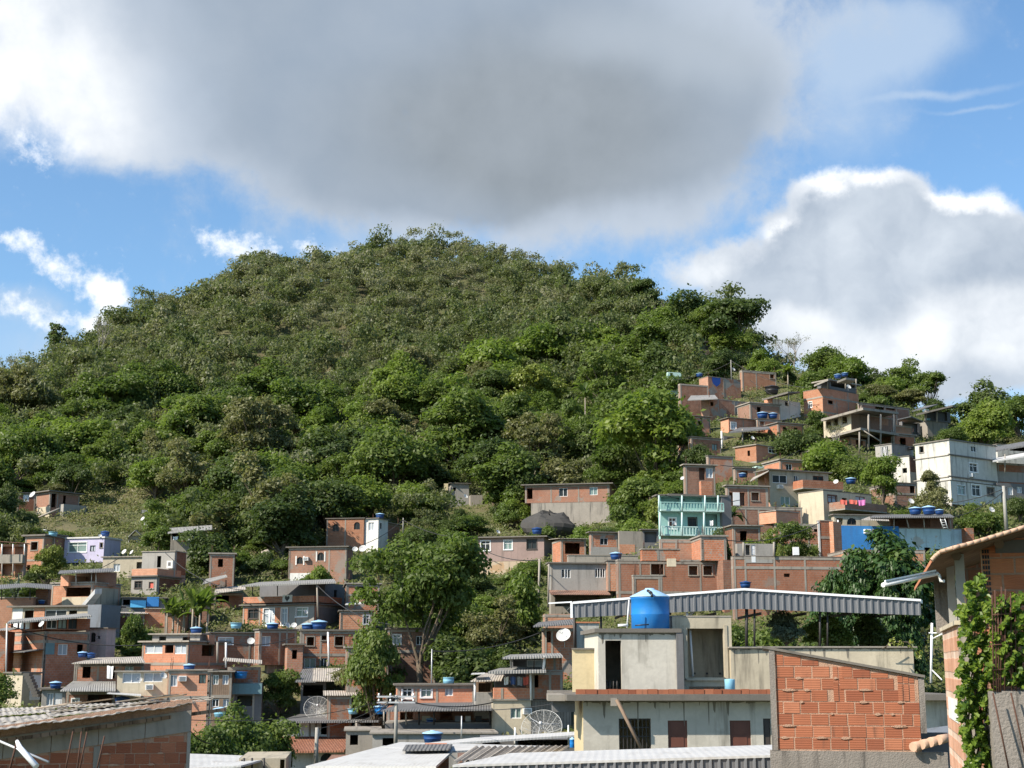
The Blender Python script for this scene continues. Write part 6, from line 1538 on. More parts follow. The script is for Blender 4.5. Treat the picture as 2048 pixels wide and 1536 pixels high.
B = h.blk('white', 562, 564, 712, 1441, 1500, 112, 4, R=[('W', 578, 1445, 601, 1468), ('o', 642, 1444, 708, 1470)], roof=NO, colR=(620, 632)); h.rect(B, 'R', 643, 1468, 709, 1474, 'white', 'balcony_front', .5)
h.blk('woodgrey', 712, 714, 768, 1442, 1510, 112.5, 8, R=[('o', 730, 1446, 748, 1466)], roof=NO)
h.sheet([(554, 1443, 109.5), (758, 1441, 109.5), (768, 1428, 117), (600, 1428, 117)], 'sheetdark', .14)
h.sheet([(528, 1504, 105), (688, 1501, 105), (710, 1473, 111.4), (560, 1473, 111.4)], 'tile', .12, 'tile_roof')
B = h.blk('white', 536, 540, 692, 1503, 1560, 106.5, 4, R=[('o', 546, 1504, 585, 1535), ('a', 641, 1506, 667, 1522)], roof=NO); h.bar((713, 1442, 109), (714, 1500, 109), .12, 'concrete')
h = House('house', 'grey low-walled house below the carport with pale cement blocks', 870, 1500, 92)
B = h.blk('grey', 740, 745, 990, 1468, 1510, 93, 4, R=[('o', 765, 1476, 790, 1492)], roof=('slab', .2, .1, 'concrete')); B = h.blk('concrete', 688, 692, 760, 1462, 1510, 100, 6, R=[('o', 700, 1470, 716, 1490)], roof=('slab', .15, .1, 'concrete'))
# ================================================================== vegetation
def np_mesh(name, Q, tint, mat):
    """Q (n,4,3) quads"""
    n = len(Q); me = bpy.data.meshes.new(name)
    me.vertices.add(n * 4); me.vertices.foreach_set('co', Q.astype(np.float32).ravel())
    me.loops.add(n * 4); me.loops.foreach_set('vertex_index', np.arange(n * 4, dtype=np.int32))
    me.polygons.add(n); me.polygons.foreach_set('loop_start', np.arange(0, n * 4, 4, dtype=np.int32)); me.polygons.foreach_set('loop_total', np.full(n, 4, dtype=np.int32))
    a = me.attributes.new('tint', 'FLOAT', 'FACE'); a.data.foreach_set('value', np.clip(tint, 0, 1).astype(np.float32))
    me.materials.append(M[mat] if isinstance(mat, str) else mat); me.update(calc_edges=True); return me

def unit(v): return v / np.maximum(np.linalg.norm(v, axis=-1, keepdims=True), 1e-9)
def leaf_quads(pos, nrm, size, rng, aspect=.55):
    n = len(pos); t = unit(np.cross(nrm, unit(rng.normal(size=(n, 3))))); b = np.cross(nrm, t)
    s = (size * rng.uniform(.65, 1.3, n))[:, None]
    t = t * s; b = b * s * aspect; dz = nrm * s * .22
    return np.stack([pos - t, pos - b * 1.0 + dz, pos + t, pos + b * 1.0 + dz], 1)

def clump_cloud(rng, centers, radii, nleaf, size, flat=.75, up=.35, jit=.55, aspect=.55, tints=None):
    w = radii ** 2; idx = rng.choice(len(centers), nleaf, p=w / w.sum())
    d = unit(rng.normal(size=(nleaf, 3))); d[:, 2] = np.where(d[:, 2] < -.2, -d[:, 2] * .7, d[:, 2]); d = unit(d)
    rr = radii[idx] * (.45 + .6 * np.sqrt(rng.random(nleaf))) * np.where(rng.random(nleaf) < .14, rng.uniform(1.1, 1.6, nleaf), 1)
    pos = centers[idx] + d * rr[:, None] * np.array([1, 1, flat])
    nrm = unit(d * .8 + np.array([0, 0, up]) + rng.normal(size=(nleaf, 3)) * jit)
    ct = rng.random(len(centers)) if tints is None else tints
    tint = ct[idx] * .6 + rng.random(nleaf) * .4
    return leaf_quads(pos, nrm, size, rng, aspect), tint

def crown_centers(rng, rx, rz, zc, n, lo=-.75):
    """clumps gathered into a few uneven lobes"""
    nl = max(4, n // 9); lobes = []
    while len(lobes) < nl:
        d = rng.normal(size=3); d /= np.linalg.norm(d)
        if d[2] < lo: continue
        r = rng.uniform(.35, .85); lobes.append((d * r, rng.uniform(.7, 1.3)))
    c = []
    while len(c) < n:
        L, q = lobes[rng.integers(nl)]; p = L + rng.normal(size=3) * .21 * q
        m = np.linalg.norm(p)
        if m > 1.12 or p[2] < lo: continue
        c.append((p[0] * rx, p[1] * rx, zc + p[2] * rz))
    return np.array(c)

def trunk_mesh(name, centers, zfork, rng, r0=.28, nl=12, mat='bark'):
    b = MB(); k = [tuple(c) for c in centers[rng.permutation(len(centers))[:nl]]]
    wob = rng.uniform(-.3, .3, 2)
    base = [(0, 0, -1.5), (wob[0] * .4, wob[1] * .4, zfork * .5), (wob[0], wob[1], zfork)]
    b.tube(base, [r0 * 1.25, r0, r0 * .8], 8)
    f = Vector(base[-1])
    for c in k:
        c = Vector(c); mid = f.lerp(c, .5) + Vector(rng.uniform(-.3, .3, 3)) + Vector((0, 0, -.12 * (c - f).length * .4))
        b.tube([f - Vector((0, 0, rng.uniform(0, zfork * .25))), mid, c], [r0 * .5, r0 * .3, r0 * .1], 5, cap=False)
    return b.mesh(name, M[mat])

TREES = {}
def proto(key, seed, rx, rz, zc, ncl, cr, nleaf, size, zfork, r0=.28, flat=.95, jit=.55, up=.35, lo=-.75, bark='bark', aspect=.55, nl=12):
    rng = np.random.default_rng(seed)
    c = crown_centers(rng, rx - cr * .8, rz - cr * .6, zc, ncl, lo); rad = cr * np.clip(np.exp(rng.normal(-.12, .38, ncl)), .4, 1.7)
    q, t = clump_cloud(rng, c, rad, nleaf, size, flat, up, jit, aspect)
    TREES[key] = (trunk_mesh('trunk', c, zfork, rng, r0, nl, bark), np_mesh('crown', q, t, 'leaf_mid'), rx, zc + rz)
proto('round0', 1, 4.6, 4.0, 5.6, 60, 1.2, 12000, .22, 2.4); proto('round1', 2, 4.8, 3.9, 5.8, 66, 1.1, 12000, .22, 2.6); proto('round2', 3, 4.3, 4.2, 5.6, 56, 1.2, 12000, .22, 2.2)
proto('tall0', 4, 3.5, 4.7, 5.3, 54, 1.05, 11000, .22, 1.8); proto('tall1', 5, 3.7, 4.6, 5.3, 50, 1.15, 11000, .22, 1.8)
proto('airy0', 6, 4.7, 3.8, 5.9, 54, .95, 7500, .20, 3.0, jit=.8, nl=22); proto('airy1', 7, 4.5, 4.0, 5.8, 56, .9, 7500, .20, 2.8, jit=.8, nl=22)
proto('layer0', 8, 4.8, 3.2, 6.6, 44, 1.1, 7000, .25, 3.2, flat=.72, up=.5, jit=.5, nl=20); proto('layer1', 9, 4.4, 3.8, 6.2, 46, 1.0, 7000, .25, 2.8, flat=.72, up=.5, jit=.5, nl=20)
proto('bush0', 10, 4.6, 4.0, 4.4, 44, 1.3, 8000, .30, 1.0, lo=-.9); proto('bush1', 11, 4.6, 4.2, 4.2, 48, 1.2, 8000, .30, 1.0, lo=-.9)
proto('feather', 12, 4.8, 3.1, 7.0, 96, .80, 19000, .15, 3.2, jit=.6, nl=8, r0=.22, lo=-.85); proto('gloss', 13, 4.8, 4.6, 5.0, 130, .95, 17000, .20, 1.8, flat=.45, up=1.0, jit=.4, lo=-.85, nl=20, aspect=.6)

proto('sparse', 15, 4.6, 3.4, 6.4, 22, .8, 2000, .24, 2.8, flat=.5, up=.8, jit=.4, lo=-.7, nl=20, r0=.2)

def bare_mesh(seed):
    rng = random.Random(seed); b = MB(); tips = []
    def grow(p, d, ln, r, depth):
        q = p + d * ln; m_ = p.lerp(q, .5) + Vector((rng.uniform(-1, 1), rng.uniform(-1, 1), 0)) * ln * .07
        b.tube([p, m_, q], [r, r * .85, r * .65], 5, cap=False)
        if depth == 0: tips.append(q); return
        for _ in range(3 if depth > 1 else 4):
            nd = (d + Vector((rng.uniform(-1, 1), rng.uniform(-1, 1), rng.uniform(-.2, .7))) * .75).normalized(); grow(q, nd, ln * rng.uniform(.6, .8), r * .55, depth - 1)
    grow(Vector((0, 0, -1)), Vector((0, 0, 1)), 4.0, .2, 4)
    return b.mesh('trunk', M['barkgrey']), tips
TREES['bare'] = None
BARE = bare_mesh(3)
_rng = np.random.default_rng(5); _tp = np.array([tuple(t) for t in BARE[1]]); _ix = _rng.integers(0, len(_tp), 700)
_q = leaf_quads(_tp[_ix] + _rng.normal(size=(700, 3)) * .35, unit(_rng.normal(size=(700, 3))), .13, _rng)
TREES['bare'] = (BARE[0], np_mesh('crown', _q, _rng.random(700), 'leaf_olive'), float(np.abs(_tp[:, :2]).max()), float(_tp[:, 2].max()))

def strap_mesh(kind, seed):
    """banana and palm: long arching leaves"""
    rng = random.Random(seed); b = MB(); st = MB(); Q = []; T = []
    stems = 5 if kind == 'banana' else 1
    for s_ in range(stems):
        bx, by = (rng.uniform(-1.6, 1.6), rng.uniform(-1, 1)) if stems > 1 else (0, 0); H_ = rng.uniform(2.6, 4.2) if stems > 1 else 6.5
        st.tube([(bx, by, -1), (bx * 1.1, by, H_ * .5), (bx * 1.15, by, H_)], [.16, .13, .1], 8)
        nlv = 9 if stems > 1 else 16
        for k in range(nlv):
            a = 2 * math.pi * k / nlv + rng.uniform(-.3, .3); L = rng.uniform(2.2, 3.4); el = rng.uniform(.45, 1.35); wd = rng.uniform(.28, .4) if stems > 1 else .5
            p = Vector((bx * 1.15, by, H_)); d = Vector((math.cos(a) * math.cos(el), math.sin(a) * math.cos(el), math.sin(el))); side = Vector((-math.sin(a), math.cos(a), 0)); t = rng.random(); prev = None; n = 8
            for i in range(n + 1):
                w = wd * math.sin(math.pi * min(1, (i + .5) / (n + .6))) ** .6
                l_, r_ = p + side * w + Vector((0, 0, w * .35)), p - side * w + Vector((0, 0, w * .35)); c_ = p.copy()
                if prev:
                    if stems > 1 or i % 1 == 0:
                        Q.append([prev[0], prev[2], c_, l_]); Q.append([prev[2], prev[1], r_, c_]); T += [t, t]
                prev = (l_, r_, c_); p = p + d * L / n; d = (d + Vector((0, 0, -.17 if stems > 1 else -.2))).normalized()
    Q = np.array([[tuple(x) for x in q] for q in Q])
    return st.mesh('trunk', M['barkpale']), np_mesh('crown', Q, np.array(T), 'leaf_bright'), (4.0 if stems > 1 else 3.0), (6.2 if stems > 1 else 7.8)
TREES['banana'] = strap_mesh('banana', 2); TREES['palm'] = strap_mesh('palm', 5)

NTREE = [0]
def tree(u, vt, wpx, d, label, kind='round0', leaf='leaf_mid', group=None, name=None, vb=None, z0=None, cat='tree', zscale=None):
    tr, cr, rx, top = TREES[kind]
    kx = ray(u, vt)[0]; x = kx * d; g = ground(x, d) if z0 is None else z0
    if vb is not None: g = P(u, vb, d).z
    zt = P(u, vt, d).z; hh = zt - g; w = wpx / F * d / (2 * rx)
    if hh < 1.2 or hh > 30: print('WARN tree', label, 'h', round(hh, 1), 'ground', round(g, 1))
    hh = max(hh, 1.5); zs = max(hh / top, .92 * w) if kind not in ('bare', 'palm', 'banana', 'sparse') else hh / top; g = zt - zs * top
    r = empty(name or ('bush' if kind.startswith('bush') else 'palm_tree' if kind == 'palm' else 'banana_plant' if kind == 'banana' else 'tree'), (x, d, g), label, cat if not kind.startswith('bush') else 'bush', group, rz=random.uniform(0, 6.28))
    r.scale = (w, w, zs)
    inst('trunk', tr, r); inst('crown', cr, r, leaf); NTREE[0] += 1
    return r
T = tree
T(1322, 785, 255, 192, 'large round bright green tree filling the slope left of the orange-faced brick houses', 'round0', 'leaf_bright')
T(1225, 880, 110, 200, 'paler green tree squeezed at the left of the large round bright tree', 'tall0', 'leaf_mid'); T(1165, 800, 120, 222, 'green tree with a palm-like fringe above the pale squeezed tree', 'round1', 'leaf_mid'); T(1235, 760, 130, 235, 'soft green tree below the broad bright canopy', 'round2', 'leaf_mid')
T(1190, 640, 190, 285, 'broad bright canopy tree, highest of the sunlit row below the ridge', 'round1', 'leaf_bright'); T(1100, 655, 170, 288, 'wide bright tree left of the highest broad canopy', 'round0', 'leaf_bright'); T(1290, 690, 130, 272, 'bright tree dropping to the right of the broad canopy', 'round2', 'leaf_bright')
T(975, 675, 190, 282, 'bright wide-crowned tree at the left end of the sunlit row', 'round0', 'leaf_bright'); T(1060, 735, 140, 255, 'yellowish round tree with visible forked limbs mid-slope', 'airy0', 'leaf_yellow'); T(920, 760, 180, 252, 'large pale green tree with open forked limbs mid-slope', 'airy1', 'leaf_bright')
T(1040, 790, 110, 240, 'round shrubby tree with pale leaves between two dark gaps', 'round1', 'leaf_mid'); T(800, 700, 120, 262, 'bright tree rising above the olive wood edge', 'tall1', 'leaf_bright'); T(745, 800, 180, 238, 'broad bright green tree on the middle slope', 'round1', 'leaf_bright')
T(650, 850, 150, 226, 'bright bushy tree below the middle slope', 'tall0', 'leaf_bright'); T(590, 900, 110, 218, 'leaning light green tree beside the dark leafless-trunk tree', 'round2', 'leaf_mid'); T(700, 910, 140, 212, 'mid green tree between two bright ones on lower slope', 'tall1', 'leaf_mid')
T(780, 900, 130, 210, 'bushy green tree above the upright bright one', 'round0', 'leaf_mid'); T(838, 960, 90, 196, 'bright upright leafy tree beside the dark slope tree', 'tall0', 'leaf_bright'); T(990, 880, 150, 202, 'dark tree with a leaning trunk above the little grey hut', 'round0', 'leaf_dark')
T(1045, 920, 90, 196, 'dark green tree touching the long low brick house', 'tall1', 'leaf_dark'); T(1130, 918, 130, 200, 'flat olive bush-like tree behind the long low brick house', 'bush0', 'leaf_olive'); T(1275, 945, 110, 172, 'green bush tree between the long low brick house and turquoise house', 'tall0', 'leaf_mid')
T(1250, 1010, 90, 165, 'low leafy bush right of the grey boulder wall', 'bush0', 'leaf_mid'); T(1180, 1045, 90, 168, 'bright small bush on the path below the long low brick house', 'bush1', 'leaf_bright'); T(1320, 985, 70, 160, 'yellow-green narrow shrub just left of the turquoise house', 'bush0', 'leaf_yellow')
T(1465, 598, 160, 262, 'tall dark skyline tree with see-through layered branches', 'layer0', 'leaf_dark'); T(1432, 610, 120, 266, 'lighter green tree leaning into the layered skyline tree', 'airy0', 'leaf_mid'); T(1415, 740, 110, 238, 'dark conifer-like tree in front of the ridge hut', 'layer1', 'leaf_dark')
T(1398, 878, 70, 177, 'dark leafy tree before the brown brick house half hidden by the round tree', 'round2', 'leaf_dark'); T(1440, 1060, 60, 131, 'dark shrub at the corner of the turquoise house', 'bush0', 'leaf_dark'); T(1365, 640, 80, 258, 'narrow dark tree left of the ridge hut', 'tall0', 'leaf_dark'); T(1340, 600, 110, 285, 'grey half-leafless tree on the right shoulder skyline', 'bare', 'leaf_olive'); T(1390, 595, 70, 278, 'dark pointed tree on the right shoulder skyline', 'tall1', 'leaf_dark'); T(1285, 565, 80, 318, 'dark clumpy tree breaking the skyline right of the summit', 'layer1', 'leaf_dark'); T(1215, 545, 75, 338, 'dark round tree on the descending skyline', 'round2', 'leaf_dark')
T(1586, 672, 85, 246, 'leafless pale grey tree against the white cloud', 'bare', 'leaf_olive'); T(1537, 700, 95, 236, 'rounded bright tree left of the leafless grey tree', 'round1', 'leaf_bright'); T(1652, 682, 100, 240, 'rounded dark green tree right of the leafless grey tree', 'round2', 'leaf_mid')
T(1690, 712, 120, 232, 'bright tree behind the brick tower house', 'round0', 'leaf_bright'); T(1625, 735, 100, 228, 'leafy tree left of the brick tower house', 'tall0', 'leaf_mid'); T(1745, 735, 70, 236, 'dark pointed tree on the right ridge', 'tall1', 'leaf_dark'); T(1800, 715, 120, 238, 'tall open tree on the right ridge with a sloping crown', 'airy1', 'leaf_mid'); T(1790, 760, 130, 226, 'bright tree below the open ridge tree', 'round1', 'leaf_bright'); T(1855, 745, 90, 226, 'layered green tree ending the right ridge', 'layer1', 'leaf_mid'); T(1732, 770, 90, 220, 'dark shaded tree right of the brick tower house', 'round2', 'leaf_dark')
T(1968, 757, 140, 214, 'tall dark-topped tree behind the big right edge tree', 'tall1', 'leaf_dark'); T(1950, 800, 150, 196, 'big bright tree above the off-white building', 'round1', 'leaf_bright'); T(2030, 790, 110, 200, 'green tree cut by the right edge of the view', 'round0', 'leaf_mid'); T(1905, 845, 60, 192, 'small leafy tree touching the grey loggia', 'round2', 'leaf_mid')
T(1648, 880, 165, 172, 'bright wide tree between the brick house and concrete deck house', 'round0', 'leaf_bright'); T(1690, 900, 90, 168, 'darker tree right of the bright wide one below the deck', 'round2', 'leaf_mid'); T(1590, 845, 100, 184, 'dark tree below the two navy wing tanks', 'round2', 'leaf_dark'); T(1636, 820, 60, 194, 'green shrub beside the brick tower foot', 'tall0', 'leaf_mid')
T(1668, 845, 70, 178, 'leafless black twigged tree in front of the cream house', 'bare', 'leaf_olive'); T(1760, 905, 85, 153, 'bright green tree in front of the white annex', 'tall0', 'leaf_bright'); T(1865, 945, 60, 152, 'small conifer-shaped tree before the off-white building', 'layer1', 'leaf_olive'); T(1865, 985, 120, 148, 'brownish olive shrub below the off-white building', 'airy0', 'leaf_olive'); T(1960, 1005, 110, 144, 'green bushes below the off-white building columns', 'airy1', 'leaf_mid'); T(2035, 985, 60, 150, 'dark bush behind the pale concrete pole', 'round2', 'leaf_dark')
T(1748, 1052, 285, 92, 'big glossy dark almond tree with layered branches behind the grey canopy', 'gloss', 'leaf_gloss'); T(1690, 1110, 130, 90, 'left lower half of glossy foliage above the grey canopy', 'gloss', 'leaf_gloss'); T(1800, 1120, 120, 88, 'right lower half of glossy foliage beside the tile eave', 'gloss', 'leaf_gloss')
T(848, 1064, 315, 113, 'biggest feathery light green tree with a forked dark trunk in the middle', 'feather', 'leaf_mid'); T(750, 1240, 105, 110, 'smaller leafy crown low at the left of the biggest feathery tree', 'tall0', 'leaf_mid'); T(545, 950, 180, 186, 'large dark tree with grey-green crown above a bare pale stump', 'round0', 'leaf_dark'); T(500, 1010, 110, 180, 'dark tree left of the grey-green crowned one', 'tall1', 'leaf_dark')
T(420, 1055, 110, 166, 'bushy grey-green tree right of the wood edge house', 'tall0', 'leaf_dark'); T(330, 1000, 110, 186, 'leafy tree behind the white hut', 'round1', 'leaf_mid'); T(318, 1050, 80, 172, 'palm-like bright shrub below the white hut', 'bush1', 'leaf_mid'); T(470, 1090, 90, 168, 'light green young tree above the emblem house', 'tall0', 'leaf_bright'); T(510, 1110, 60, 162, 'dark shrub beside the bare stump', 'bush1', 'leaf_dark')
T(352, 1180, 90, 138, 'left clump of banana plants among brick houses', 'banana', 'leaf_mid'); T(405, 1155, 130, 136, 'taller right clump of banana plants among brick houses', 'banana', 'leaf_mid'); T(30, 1150, 40, 150, 'small pale banana shrub at the foot of the balcony house', 'banana', 'leaf_silver')
T(102, 1088, 62, 158, 'yellow-green tree between the orange brick house and lilac house', 'tall0', 'leaf_yellow'); T(262, 1232, 70, 130, 'green bush in front of the blue-grey side wall', 'bush0', 'leaf_mid'); T(10, 960, 70, 186, 'dark leafy tree at the left edge of the view', 'tall1', 'leaf_dark'); T(58, 1015, 50, 190, 'dark bush beside the hillside brick house', 'bush1', 'leaf_dark'); T(205, 1030, 80, 196, 'low green bush on the dry grass slope', 'bush0', 'leaf_olive')
T(562, 1335, 80, 118, 'green shrub tree beside the teal balcony annex', 'tall0', 'leaf_mid'); T(485, 1398, 150, 84, 'tallest of the dense green trees in front of the timber house', 'tall1', 'leaf_mid'); T(420, 1420, 150, 80, 'dense green tree next to the left brick wall corner', 'round2', 'leaf_mid'); T(535, 1430, 120, 88, 'dense green tree left of the white tiled house', 'tall0', 'leaf_mid')
T(735, 1312, 130, 116, 'pale olive spreading shrub above the dark roof', 'airy0', 'leaf_olive'); T(785, 1330, 90, 117, 'bright shrub right of the pale olive one', 'bush0', 'leaf_mid'); T(640, 1128, 62, 152, 'clipped round bush in front of the arched-window house', 'bush1', 'leaf_bright'); T(608, 1146, 40, 152, 'low clipped bush left of the round one', 'bush1', 'leaf_mid')
T(1040, 1150, 110, 126, 'light green shrub at the foot of the stone retaining wall', 'bush0', 'leaf_bright'); T(985, 1195, 160, 124, 'olive shrub tree on the dry bank', 'airy1', 'leaf_olive'); T(940, 1270, 170, 113, 'dark shaded bush behind the blue-curtained brick house', 'bush1', 'leaf_dark'); T(1020, 1290, 110, 112, 'dark bush left of the large white dish', 'bush0', 'leaf_dark'); T(920, 1170, 110, 128, 'bushy green growth right of the forked trunk', 'bush0', 'leaf_mid')
T(1590, 1045, 100, 131, 'green shrub growing below the squat brick box', 'airy0', 'leaf_mid'); T(1525, 1060, 90, 132, 'yellow-green vine shrub on the unfinished column house', 'airy1', 'leaf_bright'); T(1465, 1020, 60, 140, 'small palm in the gap right of the turquoise house', 'palm', 'leaf_dark'); T(1562, 1090, 30, 124, 'tiny bright shrub on the unfinished column house', 'bush0', 'leaf_yellow'); T(1575, 735, 60, 228, 'pale palm beside the brick house hidden by trees', 'palm', 'leaf_mid'); T(1170, 775, 60, 240, 'pale palm standing out of the dark middle slope', 'palm', 'leaf_mid')
T(1570, 1222, 90, 66, 'silvery grey-green bush on the terrace under the canopy', 'bush0', 'leaf_silver', vb=1298); T(1650, 1228, 110, 67, 'dark green bush on the terrace under the canopy', 'bush1', 'leaf_mid', vb=1298); T(1750, 1232, 110, 68, 'shaded bush at the right end of the canopy terrace', 'bush0', 'leaf_dark', vb=1298)
T(104, 632, 76, 350, 'lone dark flat-topped tree standing clear of the left skyline', 'sparse', 'leaf_dark'); T(512, 512, 40, 385, 'small flat-topped tree on the left shoulder skyline', 'sparse', 'leaf_dark'); T(30, 705, 70, 325, 'leafless grey tree on the left skyline', 'bare', 'leaf_olive'); T(205, 625, 60, 330, 'leafless grey tree right of the lone dark one', 'bare', 'leaf_olive'); T(1138, 535, 36, 345, 'small dark flat tree breaking the skyline right of the peak', 'sparse', 'leaf_dark')

# bare stump
r = empty('tree_stump', (ray(537, 1150)[0] * 170, 170, ground(ray(537, 1150)[0] * 170, 170)), 'bare pale trunk stump with hanging roots below the large dark tree', 'stump')
b = MB(); p0 = P(540, 1168, 170); b.tube([p0, P(541, 1130, 170), P(536, 1112, 170), P(531, 1100, 170)], [.55, .45, .55, .3], 9); b.tube([P(538, 1115, 170), P(524, 1105, 169.5), P(522, 1118, 169.3)], [.3, .2, .1], 7); b.build('trunk', 'barkpale', r)

# ---- wooded hill: individual trees on the lower slope
def hides_house(x, d, hgt):
    for C, r, l, wr, wl, zT in FOOT:
        c = C + r * wr / 2 + l * wl / 2
        dx, dy = x - C.x, d - C.y; a = dx * r.x + dy * r.y; b_ = dx * l.x + dy * l.y
        if -1.3 < a < wr + 1.3 and -1.3 < b_ < wl + 1.3: return True
        if C.y > d - 1 and C.y < d + 40:
            ks = [(p.x / p.y) for p in (C, C + r * wr, C + l * wl)]
            if min(ks) - .006 < x / d < max(ks) + .006:
                zt = ground(x, d) + hgt; zb_ = ground(C.x, C.y) + .6
                if (zt - CZ) / d > (zb_ - CZ) / C.y: return True
    return False
hrng = np.random.default_rng(77)
LAB = {('round', 'leaf_mid'): 'mid green rounded tree among the lower hillside wood', ('round', 'leaf_dark'): 'dark green rounded tree among the lower hillside wood', ('tall', 'leaf_mid'): 'mid green upright tree among the lower hillside wood', ('airy', 'leaf_olive'): 'olive thin-crowned tree among the lower hillside wood', ('tall', 'leaf_dark'): 'dark upright tree among the lower hillside wood', ('round', 'leaf_bright'): 'fresh bright green tree among the lower hillside wood', ('airy', 'leaf_mid'): 'green thin-crowned tree among the lower hillside wood'}
KEYS = list(LAB); WT = np.array([.22, .12, .18, .14, .08, .16, .10])
cells = []
for d_ in np.arange(172, 292, 8.6):
    k_ = -.40
    while k_ < .17:
        cells.append((k_ + hrng.uniform(-.011, .011), d_ + hrng.uniform(-4, 4))); k_ += 8.0 / d_
FT = 0
for k_, d_ in cells:
    x = k_ * d_; z = ground(x, d_)
    if hides_house(x, d_, 6.5): continue
    if d_ < 205 and (k_ < -.275 or k_ > .08): continue
    if d_ < 196 and k_ > -.06: continue
    # keep clear of the big named trees
    kd, lf = KEYS[hrng.choice(len(KEYS), p=WT)]; v_ = {'round': ('round0', 'round1', 'round2'), 'tall': ('tall0', 'tall1'), 'airy': ('airy0', 'airy1')}[kd]
    tr, cr, rx, top = TREES[v_[hrng.integers(len(v_))]]; w_ = float(np.clip(np.exp(hrng.normal(2.08, .3)), 4.2, 13.5)); hh = w_ * hrng.uniform(.75, 1.15); w = w_ / (2 * rx); hh = max(hh, .8 * w * top); z -= 1.0
    r = empty('tree', (x, d_, z), LAB[(kd, lf)], 'tree', LAB[(kd, lf)].replace(' tree ', ' trees '), rz=hrng.uniform(0, 6.28)); r.scale = (w, w, hh / top)
    inst('trunk', tr, r); inst('crown', cr, r, lf); FT += 1
print('lower wood trees', FT)

BLAB = {'leaf_mid': 'mid green bush on the open slope between the hillside houses', 'leaf_dark': 'dark green bush on the open slope between the hillside houses', 'leaf_bright': 'bright green bush on the open slope between the hillside houses', 'leaf_olive': 'dry olive bush on the open slope between the hillside houses'}
NB = 0
for _ in range(9000):
    if NB >= 230: break
    d_ = hrng.uniform(100, 235); k_ = hrng.uniform(-.38, .36); x = k_ * d_
    lf = str(hrng.choice(list(BLAB), p=[.4, .3, .2, .1])); w_ = hrng.uniform(2.2, 5.5); hh = w_ * hrng.uniform(.6, .9)
    if hides_house(x, d_, hh) or (d_ > 190 and -.31 < k_ < -.255): continue
    kd = ('bush0', 'bush1', 'round0', 'tall0')[hrng.integers(4)]; tr, cr, rx, top = TREES[kd]; s_ = w_ / (2 * rx)
    r = empty('bush', (x, d_, ground(x, d_) - .5), BLAB[lf], 'bush', BLAB[lf].replace(' bush ', ' bushes '), rz=hrng.uniform(0, 6.28)); r.scale = (s_, s_, (hh + .5) / top)
    inst('trunk', tr, r); inst('crown', cr, r, lf); NB += 1
print('slope bushes', NB)

# ---- the far wood as one mass
def far_wood():
    rng = np.random.default_rng(9); Qs = []; Ts = []
    # three crown patterns reused as arrays
    pats = []
    for s in range(10):
        r2 = np.random.default_rng(100 + s); sparse = s % 5 == 4
        c = crown_centers(r2, 2.6 if not sparse else 2.9, 2.1, 4.0, 13, -.6); rad = r2.uniform(.8, 1.45, 13) * (.7 if sparse else 1)
        q, t = clump_cloud(r2, c, rad, 440 if not sparse else 340, .27 if not sparse else .20, .95, .3, .6 if not sparse else .9); pats.append((q, t * .35))
    n = 0
    for d_ in np.concatenate([np.arange(178, 280, 5.0), np.arange(280, 470, 3.2)]):
        k_ = -.47
        while k_ < .40:
            kk = k_ + rng.uniform(-.007, .007); dd = d_ + rng.uniform(-2.2, 2.2); k_ += (3.3 if d_ >= 280 else 4.6) / d_
            x = kk * dd; z = ground(x, dd)
            low_ = dd < 280
            if low_ and (kk > .14 or hides_house(x, dd, 3.5) or (dd < 207 and (-.325 < kk < -.25)) or (dd < 196 and kk > -.05)): continue
            if not low_ and z < CZ + 14: continue
            # skip far side of the ridge
            if ground(x * (dd + 14) / dd, dd + 14) < z - 7.0: continue
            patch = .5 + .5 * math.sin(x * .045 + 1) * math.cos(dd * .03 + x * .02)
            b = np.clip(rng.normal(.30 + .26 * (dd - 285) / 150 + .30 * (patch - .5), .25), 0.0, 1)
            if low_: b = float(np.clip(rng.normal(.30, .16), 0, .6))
            i = rng.integers(10)
            if b > .62 and rng.random() < .5: i = 4 if rng.random() < .5 else 9
            q, t = pats[i]; s = float(np.clip(np.exp(rng.normal(0, .32)), .5, 1.75)) * (.72 if low_ else .90); a = rng.uniform(0, 6.28); ca, sa = math.cos(a), math.sin(a)
            Rm = np.array([[ca, -sa, 0], [sa, ca, 0], [0, 0, rng.uniform(.85, 1.3)]]) * s
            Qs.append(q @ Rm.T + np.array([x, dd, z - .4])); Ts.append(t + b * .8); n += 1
    print('far wood trees', n)
    Q = np.concatenate(Qs); Tn = np.concatenate(Ts)
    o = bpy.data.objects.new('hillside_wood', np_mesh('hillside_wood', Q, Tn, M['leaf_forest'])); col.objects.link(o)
    tag(o, 'dense olive-green wood covering the upper hill to its rounded summit', 'wood', kind='stuff')
far_wood()

